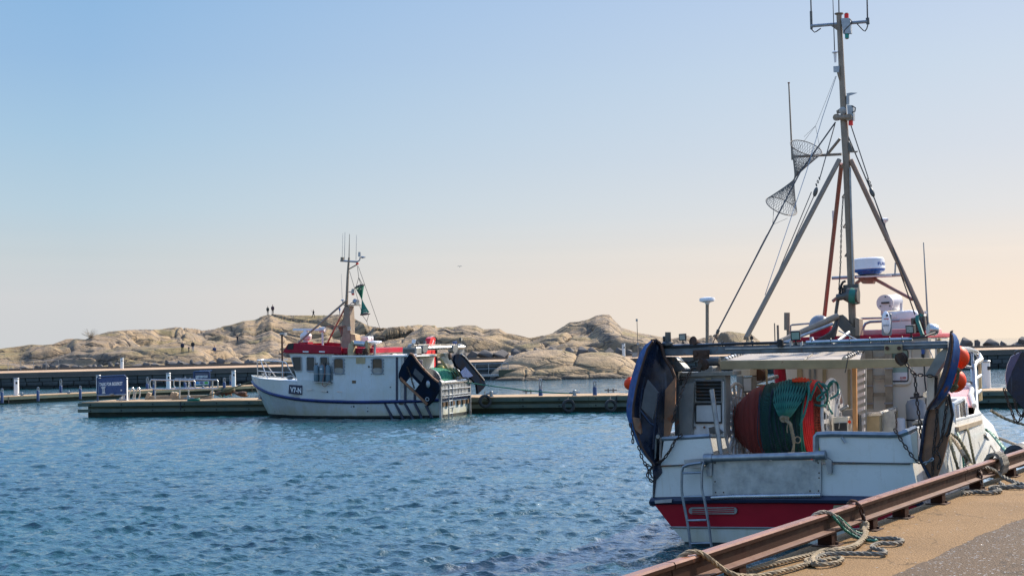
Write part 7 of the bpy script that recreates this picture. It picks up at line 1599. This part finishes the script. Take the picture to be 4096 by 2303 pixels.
# ------------------------------------------------------------------ quay
QZ = 1.95
qa, qb = G(3310, 2182, QZ), G(3904, 1958, QZ)
qd = (qb - qa).normalized(); qn = V((qd.y, -qd.x, 0))         # qn points inland
def QP(s, t, z=QZ): return V((qa.x, qa.y, 0)) + qd * s + qn * t + V((0, 0, z))
def qmat(name, c, c2, agg, spark, rough):
    m, t, b = nodes(name); co = coords(t)
    o = mix(t, ramp(t, noise(t, co, .7, 8, .65), .3, .7), c, c2)
    a = noise(t, co, 55, 4, .7); o = mix(t, ramp(t, a, .45, .75, 0, agg), o, tuple(x * 1.7 for x in c)); o = mix(t, ramp(t, a, .5, .25, 0, agg), o, tuple(x * .4 for x in c))
    o = mix(t, ramp(t, noise(t, co, 1.7, 8, .7), .62, .72, 0, .5), o, tuple(x * .5 for x in c2))
    vc = N(t, 'ShaderNodeTexVoronoi', feature='DISTANCE_TO_EDGE'); vc.inputs['Scale'].default_value = .42; wv = N(t, 'ShaderNodeVectorMath', operation='ADD'); nz = N(t, 'ShaderNodeTexNoise'); nz.inputs['Scale'].default_value = 2.2; nz.inputs['Detail'].default_value = 6; t.links.new(co, nz.inputs['Vector']); t.links.new(co, wv.inputs[0]); t.links.new(nz.outputs['Color'], wv.inputs[1]); t.links.new(wv.outputs[0], vc.inputs['Vector'])
    o = mix(t, ramp(t, vc.outputs['Distance'], .002, .006, .6, 0), o, tuple(x * .3 for x in c2)); o = mix(t, ramp(t, noise(t, co, .9, 5, .6), .56, .7, 0, .4), o, tuple(x * .55 for x in c))
    v = N(t, 'ShaderNodeTexVoronoi'); v.inputs['Scale'].default_value = 60; t.links.new(co, v.inputs['Vector'])
    s = N(t, 'ShaderNodeSeparateColor'); t.links.new(v.outputs['Color'], s.inputs[0])
    b.inputs['Specular IOR Level'].default_value = .18; k = ramp(t, s.outputs[0], 1 - spark, 1 - spark + .005)     # polished stones in the aggregate
    t.links.new(mix(t, k, o, (.35, .33, .3)), b.inputs['Base Color']); t.links.new(mix(t, k, (rough,) * 3, (.12, .12, .12)), b.inputs['Roughness'])
    h = math_(t, 'ADD', a, math_(t, 'MULTIPLY', v.outputs['Distance'], .8)); bump(t, b, h, .6, .012); return m
apron = qmat('quay_apron_concrete', (.235, .142, .062), (.165, .1, .043), .3, .005, .85)
asph = qmat('quay_asphalt', (.088, .055, .028), (.064, .041, .021), .8, .04, .75)
m = MB(); r_ = random.Random(12); edge = []; s = -16.
while s < 40: edge.append(QP(s, -.13 + r_.uniform(-.012, .012), 0)); s += .45
inn = [QP(-16 + (56 * i / (len(edge) - 1)), 60, 0) for i in range(len(edge))]
z1 = V((0, 0, QZ)); z0 = V((0, 0, -1))
m.grid([[p + z1 for p in edge], [p + z1 for p in inn]]); m.grid([[p + z1 for p in edge], [p + z0 for p in edge]])
build('quay_apron', m, apron, kind='structure', smooth=0, origin=V((0, 0, 0)))
# asphalt sheet with a ragged joint
c0, c1 = G(3575, 2303, QZ), G(4096, 2071, QZ); ed = (c1 - c0).normalized(); en = V((ed.y, -ed.x, 0)); L_ = []
s = -14.
while s < 30:
    L_.append(c0 + ed * s + en * (.014 * math.sin(s * 2.1) + .01 * math.sin(s * 7.3 + 1) + r_.uniform(-.012, .012)) + V((0, 0, .012))); s += .06
m = MB(); far = [p + en * 40 for p in L_]; m.grid([L_, far]); m.grid([[p - V((0, 0, .012)) for p in L_], L_]); build('asphalt', m, asph, kind='structure', smooth=0, origin=V((0, 0, 0)))
# kerb rail: an old railway rail on short steel posts
railm = pm('shade_tone_brown_rail', (.032, .010, .0045), (.022, .008, .004), 3, .6, .0, rust=.15, rsc=6, rustc=(.06, .02, .01), spec=.12); headm = pm('lit_tone_rail_head', (.26, .105, .05), (.19, .075, .036), 2, .33, .0); flm = pm('lit_tone_rail_foot', (.12, .05, .03), (.08, .034, .02), 3, .55, .0, spec=.25)  # sunlight painted into head and foot colours, shade into the web
kr = empty('kerb_rail', QP(0, 0), 'brown railway-type kerb rail on short posts along the quay edge', 'kerb rail')
zb = .105; hgt = .165
prof = [(-.07, 0), (.07, 0), (.07, .014), (.016, .03), (.013, .11), (.036, .122), (.038, .148), (.03, .162), (-.03, .162), (-.038, .148), (-.036, .122), (-.013, .11), (-.016, .03), (-.07, .014)]
tQ = -.01
for s0, s1 in ((-15, -2.9), (-2.885, 4.3), (4.315, 11.5), (11.515, 24)):
    P = [QP(s0, tQ + a, QZ + zb + b) for a, b in prof]; m = MB(); E = qd * (s1 - s0); n = len(P); m.add(P + [p + E for p in P], [])
    for i in range(n):
        m.m = 1 if prof[i][1] >= .14 and prof[(i + 1) % n][1] >= .14 else 2 if .01 < prof[i][1] < .035 and .01 < prof[(i + 1) % n][1] < .035 else 0; m.fs.append([i, (i + 1) % n, n + (i + 1) % n, n + i]); m.ms.append(m.m)
    m.m = 0; m.fs += [list(range(n)), list(range(2 * n - 1, n - 1, -1))]; m.ms += [0, 0]
    build('rail', m, [railm, headm, flm], kr, smooth=30)
def sq(px, py): 
    p = G(px, py, QZ) - QP(0, 0); return p.dot(qd)
for px, py in ((3310, 2180), (3449, 2116), (3608, 2070), (3766, 2014), (3904, 1956), (2960, 2320), (4040, 1905)):
    s = sq(px, py); b = QP(s, tQ); X = Matrix((qd, -qn, (0, 0, 1))).transposed()
    o = build('support_post', MB().box(b + V((0, 0, .052)), (.13, .12, .104), X), railm, kr, smooth=0, bevel=.006); build('base_plate', MB().box(b + V((0, 0, .006)), (.2, .2, .012), X).tube(b + qn * .08 + V((0, 0, .01)), b + qn * .08 + V((0, 0, .035)), .014, n=6), MT['rust'], o, smooth=0)
for s in [-9.0, -6.6, -4.4]:
    b = QP(s, tQ); o = build('support_post', MB().box(b + V((0, 0, .052)), (.13, .12, .104), Matrix((qd, -qn, (0, 0, 1))).transposed()), MT['rust'], kr, smooth=0)
# ropes on the quay
def gq(px, py, dz=.028): return G(px, py, QZ + dz)
def qrope(pts, r, mat, label, cat='rope', name='mooring_rope'): return build(name, MB().rope(pts, r, 5), MT[mat], label=label, cat=cat)
zr = QZ + zb + hgt
def qr(px, py, z): return G(px, py, z)
rt = .0185
def qv(px, py, t):
    d = ray(px, py); p0 = QP(0, tQ + t); return CAM + d * ((p0 - CAM).dot(qn) / d.dot(qn))
qrope([qv(2700, 2244, -.06), qv(2725, 2224, -.04), qv(2748, 2210, -.01), qv(2778, 2205, .02), qv(2808, 2213, .045), qv(2842, 2236, .07), qv(2882, 2268, .09), qv(2920, 2290, .13), qv(2965, 2302, .17), gq(3030, 2302), gq(3100, 2288), gq(3180, 2268), gq(3250, 2248), gq(3310, 2236), gq(3360, 2230), gq(3366, 2240), gq(3330, 2252), gq(3280, 2256), gq(3235, 2250), gq(3225, 2240), gq(3255, 2232), gq(3290, 2240)], rt, 'ropetan', 'tan rope lying over the kerb rail nearest the bottom edge and along the quay')
qrope([gq(2800, 2330), gq(2880, 2312), gq(2960, 2288), gq(3060, 2262), gq(3150, 2240), gq(3220, 2222), gq(3290, 2206), gq(3360, 2200), gq(3430, 2180), gq(3448, 2158)], rt, 'ropetan', 'straight tan rope running along the quay from the chain towards the bottom edge')
qrope([qv(3236, 2082, -.06), qv(3252, 2064, -.03), qv(3280, 2049, 0), qv(3312, 2050, .03), qv(3340, 2064, .05), qv(3368, 2090, .07), qv(3400, 2120, .1), gq(3440, 2142, .04), gq(3500, 2152), gq(3570, 2152), gq(3606, 2158), gq(3606, 2166), gq(3570, 2172), gq(3520, 2172), gq(3488, 2184), gq(3500, 2192), gq(3536, 2200), gq(3540, 2212), gq(3500, 2214), gq(3400, 2212), gq(3320, 2214), gq(3280, 2222), gq(3262, 2235), gq(3300, 2246)], rt, 'ropegrey', 'grey-brown laid rope looped over the kerb rail and snaking over the quay')
qrope([qv(3330, 2062, .05), qv(3350, 2085, .075), qv(3385, 2122, .1), gq(3440, 2152), gq(3490, 2160), gq(3506, 2158)], .013, 'ropegreen', 'thin green rope lying beside the grey looped rope on the kerb rail'); 
qrope([qv(3350, 2064, .06), qv(3385, 2094, .08), qv(3420, 2124, .11), gq(3470, 2140)], .012, 'ropegreen', 'thin green rope just behind the first one at the kerb rail')
qrope([gq(3235, 2165), gq(3200, 2176), gq(3160, 2182), gq(3120, 2188)], .014, 'ropeteal', 'short teal rope end at the quay edge under the kerb rail')
qrope([qv(3456, 2110, .09), gq(3462, 2140, .04), gq(3440, 2168), gq(3400, 2190), gq(3340, 2200), gq(3300, 2203), gq(3270, 2216), gq(3250, 2240), gq(3260, 2255)], .026, 'ropetan', 'thick spliced rope tail leading from the chain to the rope heap')
# shackle chain on the rail
build('chain', MB().chain([qv(3396, 2030, -.06), qv(3402, 2012, -.02), qv(3425, 2012, .03), qv(3442, 2030, .05), qv(3452, 2060, .06), qv(3456, 2085, .07)], .09, .06, .012), MT['rust'], label='rusty chain shackled round the kerb rail in the middle of the quay', cat='chain')
kn_ = MB(); r_ = random.Random(6)
for k in range(10): kn_.torus(qv(3456 + r_.uniform(-4, 4), 2088 + k * 4.5, .075 + .004 * k), (r_.uniform(-.5, .5), r_.uniform(-.5, .5), 1), .03, .013, 12, 5)
build('whipped_eye', kn_, MT['ropetan'], label='pale whipped rope eye hanging on the rusty chain at the kerb rail', cat='rope')
build('chain', MB().chain([qv(3906, 1880, -.02), qv(3918, 1886, .03), qv(3924, 1925, .06)], .1, .065, .013), MT['rust'], label='rusty chain round the kerb rail where the thick tan rope is fast', cat='chain')
# mooring turns on the rail at the right
kt = MB()
c = QP(sq(3985, 1925), tQ, QZ + zb + .09)
for k in range(5):
    pts = []
    for j in range(18):
        a = 2 * math.pi * j / 17; pts.append(c + qd * (-.12 + .055 * k + .02 * math.sin(a)) + qn * (math.cos(a) * .1) + V((0, 0, math.sin(a) * .125)))
    kt.rope(pts, .026, 4)
build('rope_hitch', kt, MT['ropegrey'], label='bulky grey rope hitch tied round the kerb rail near the right edge', cat='rope')
qrope([n_ for n_ in (qv(3895, 1888, -.04), qv(3925, 1868, .0), qv(3965, 1876, .05), qv(4000, 1900, .08), gq(4045, 1922, .05), gq(4096, 1938), gq(4180, 1950))], .027, 'ropegrey', 'grey rope running over the kerb rail to the right edge above the quay')
qrope([gq(3850, 1972), gq(3900, 1966), gq(3960, 1968), gq(4000, 1962), gq(3990, 1956), gq(3960, 1952), gq(3990, 1946), gq(4096, 1948)], .024, 'ropegrey', 'flat bight of grey rope on the concrete near the third post from the right')
qrope([gq(4000, 1930, .05), gq(4030, 1945), gq(4070, 1935), gq(4130, 1940)], .022, 'ropegrey', 'frayed grey rope tail beside the bulky hitch')
# black fender with white band at the quay edge, distant mooring lines
fc = QP(sq(4062, 1850), -.28, QZ + .12); fr = empty('quay_fender', fc - V((0, 0, .2)), 'dark rubber fender with a pale band on the quay edge at the right', 'fender')
build('rubber_roll', MB().lathe(fc - qd * .5, qd, [(0, .1), (.04, .15), (.95, .15), (1.0, .1)], 16), MT['rubber'], fr); build('pale_band', MB().lathe(fc - qd * .1, qd, [(0, .153), (.16, .153)], 16), MT['plywhite'], fr)
side_rope([W(3962, 1640, 33), W(4010, 1668, 33), W(4060, 1688, 33), W(4130, 1706, 33)], .035, 'ropetan', 'upper tan mooring line stretched over the water at the right edge')
side_rope([NM @ V((.3, 11.5, 1.9)), W(4030, 1764, 30), W(4096, 1780, 28), W(4200, 1800, 26)], .035, 'ropegrey', 'lower dark mooring line leading from the bow to the right edge')
# trawl door of the neighbouring boat, hung on its gallows
Yd = 26.0; ndr = empty('trawl_door', W(4090, 1640, Yd), 'black and mauve trawl door of a neighbouring boat cut by the right edge', 'trawl door')
q = [W(x, y, Yd) for x, y in ((4046, 1425), (4086, 1405), (4140, 1400), (4220, 1420), (4260, 1500), (4230, 1600), (4150, 1680), (4096, 1640), (4058, 1600), (4022, 1555))]
build('door_plate', MB().prism(q, (.35, .12, 0)), MT['doordark'], ndr, smooth=0, bevel=.015)
build('side_face', MB().prism([W(x, y, Yd - .03) for x, y in ((4046, 1425), (4086, 1405), (4050, 1480), (4026, 1545), (4022, 1500), (4030, 1460))], (.03, .12, 0)), pm('mauve_door_paint', (.12, .1, .17), (.08, .07, .12), 3, .4, .0), ndr, smooth=0)
build('lifting_eye', MB().torus(W(4070, 1411, Yd), (0, 1, .2), .05, .016, 14, 6), MT['darksteel'], ndr)
ngb = empty('gallows_post', W(4290, 1560, Yd), 'steel gallows post of the neighbouring boat carrying the black trawl door', 'gallows'); build('post', MB().tube(W(4290, 2000, Yd), W(4290, 1330, Yd), .12), MT['darksteel'], ngb); build('arm', MB().tube(W(4290, 1345, Yd), W(4140, 1345, Yd), .09), MT['darksteel'], ngb); build('lifting_wire', MB().tube(W(4150, 1345, Yd), W(4150, 1405, Yd), .02), MT['wire'], ngb)
build('chain', MB().chain([W(x, y, Yd - .1) for x, y in ((4018, 1560), (4030, 1600), (4045, 1640), (4060, 1680), (4075, 1685), (4100, 1640))], .1, .065, .012), MT['chain'], label='chain looping below the black trawl door at the right edge', cat='chain')
build('chain', MB().chain([W(x, y, Yd - .08) for x, y in ((4058, 1600), (4070, 1645), (4092, 1665), (4120, 1650))], .09, .06, .011), MT['chain'], label='shorter chain inside the loop below the black trawl door', cat='chain')
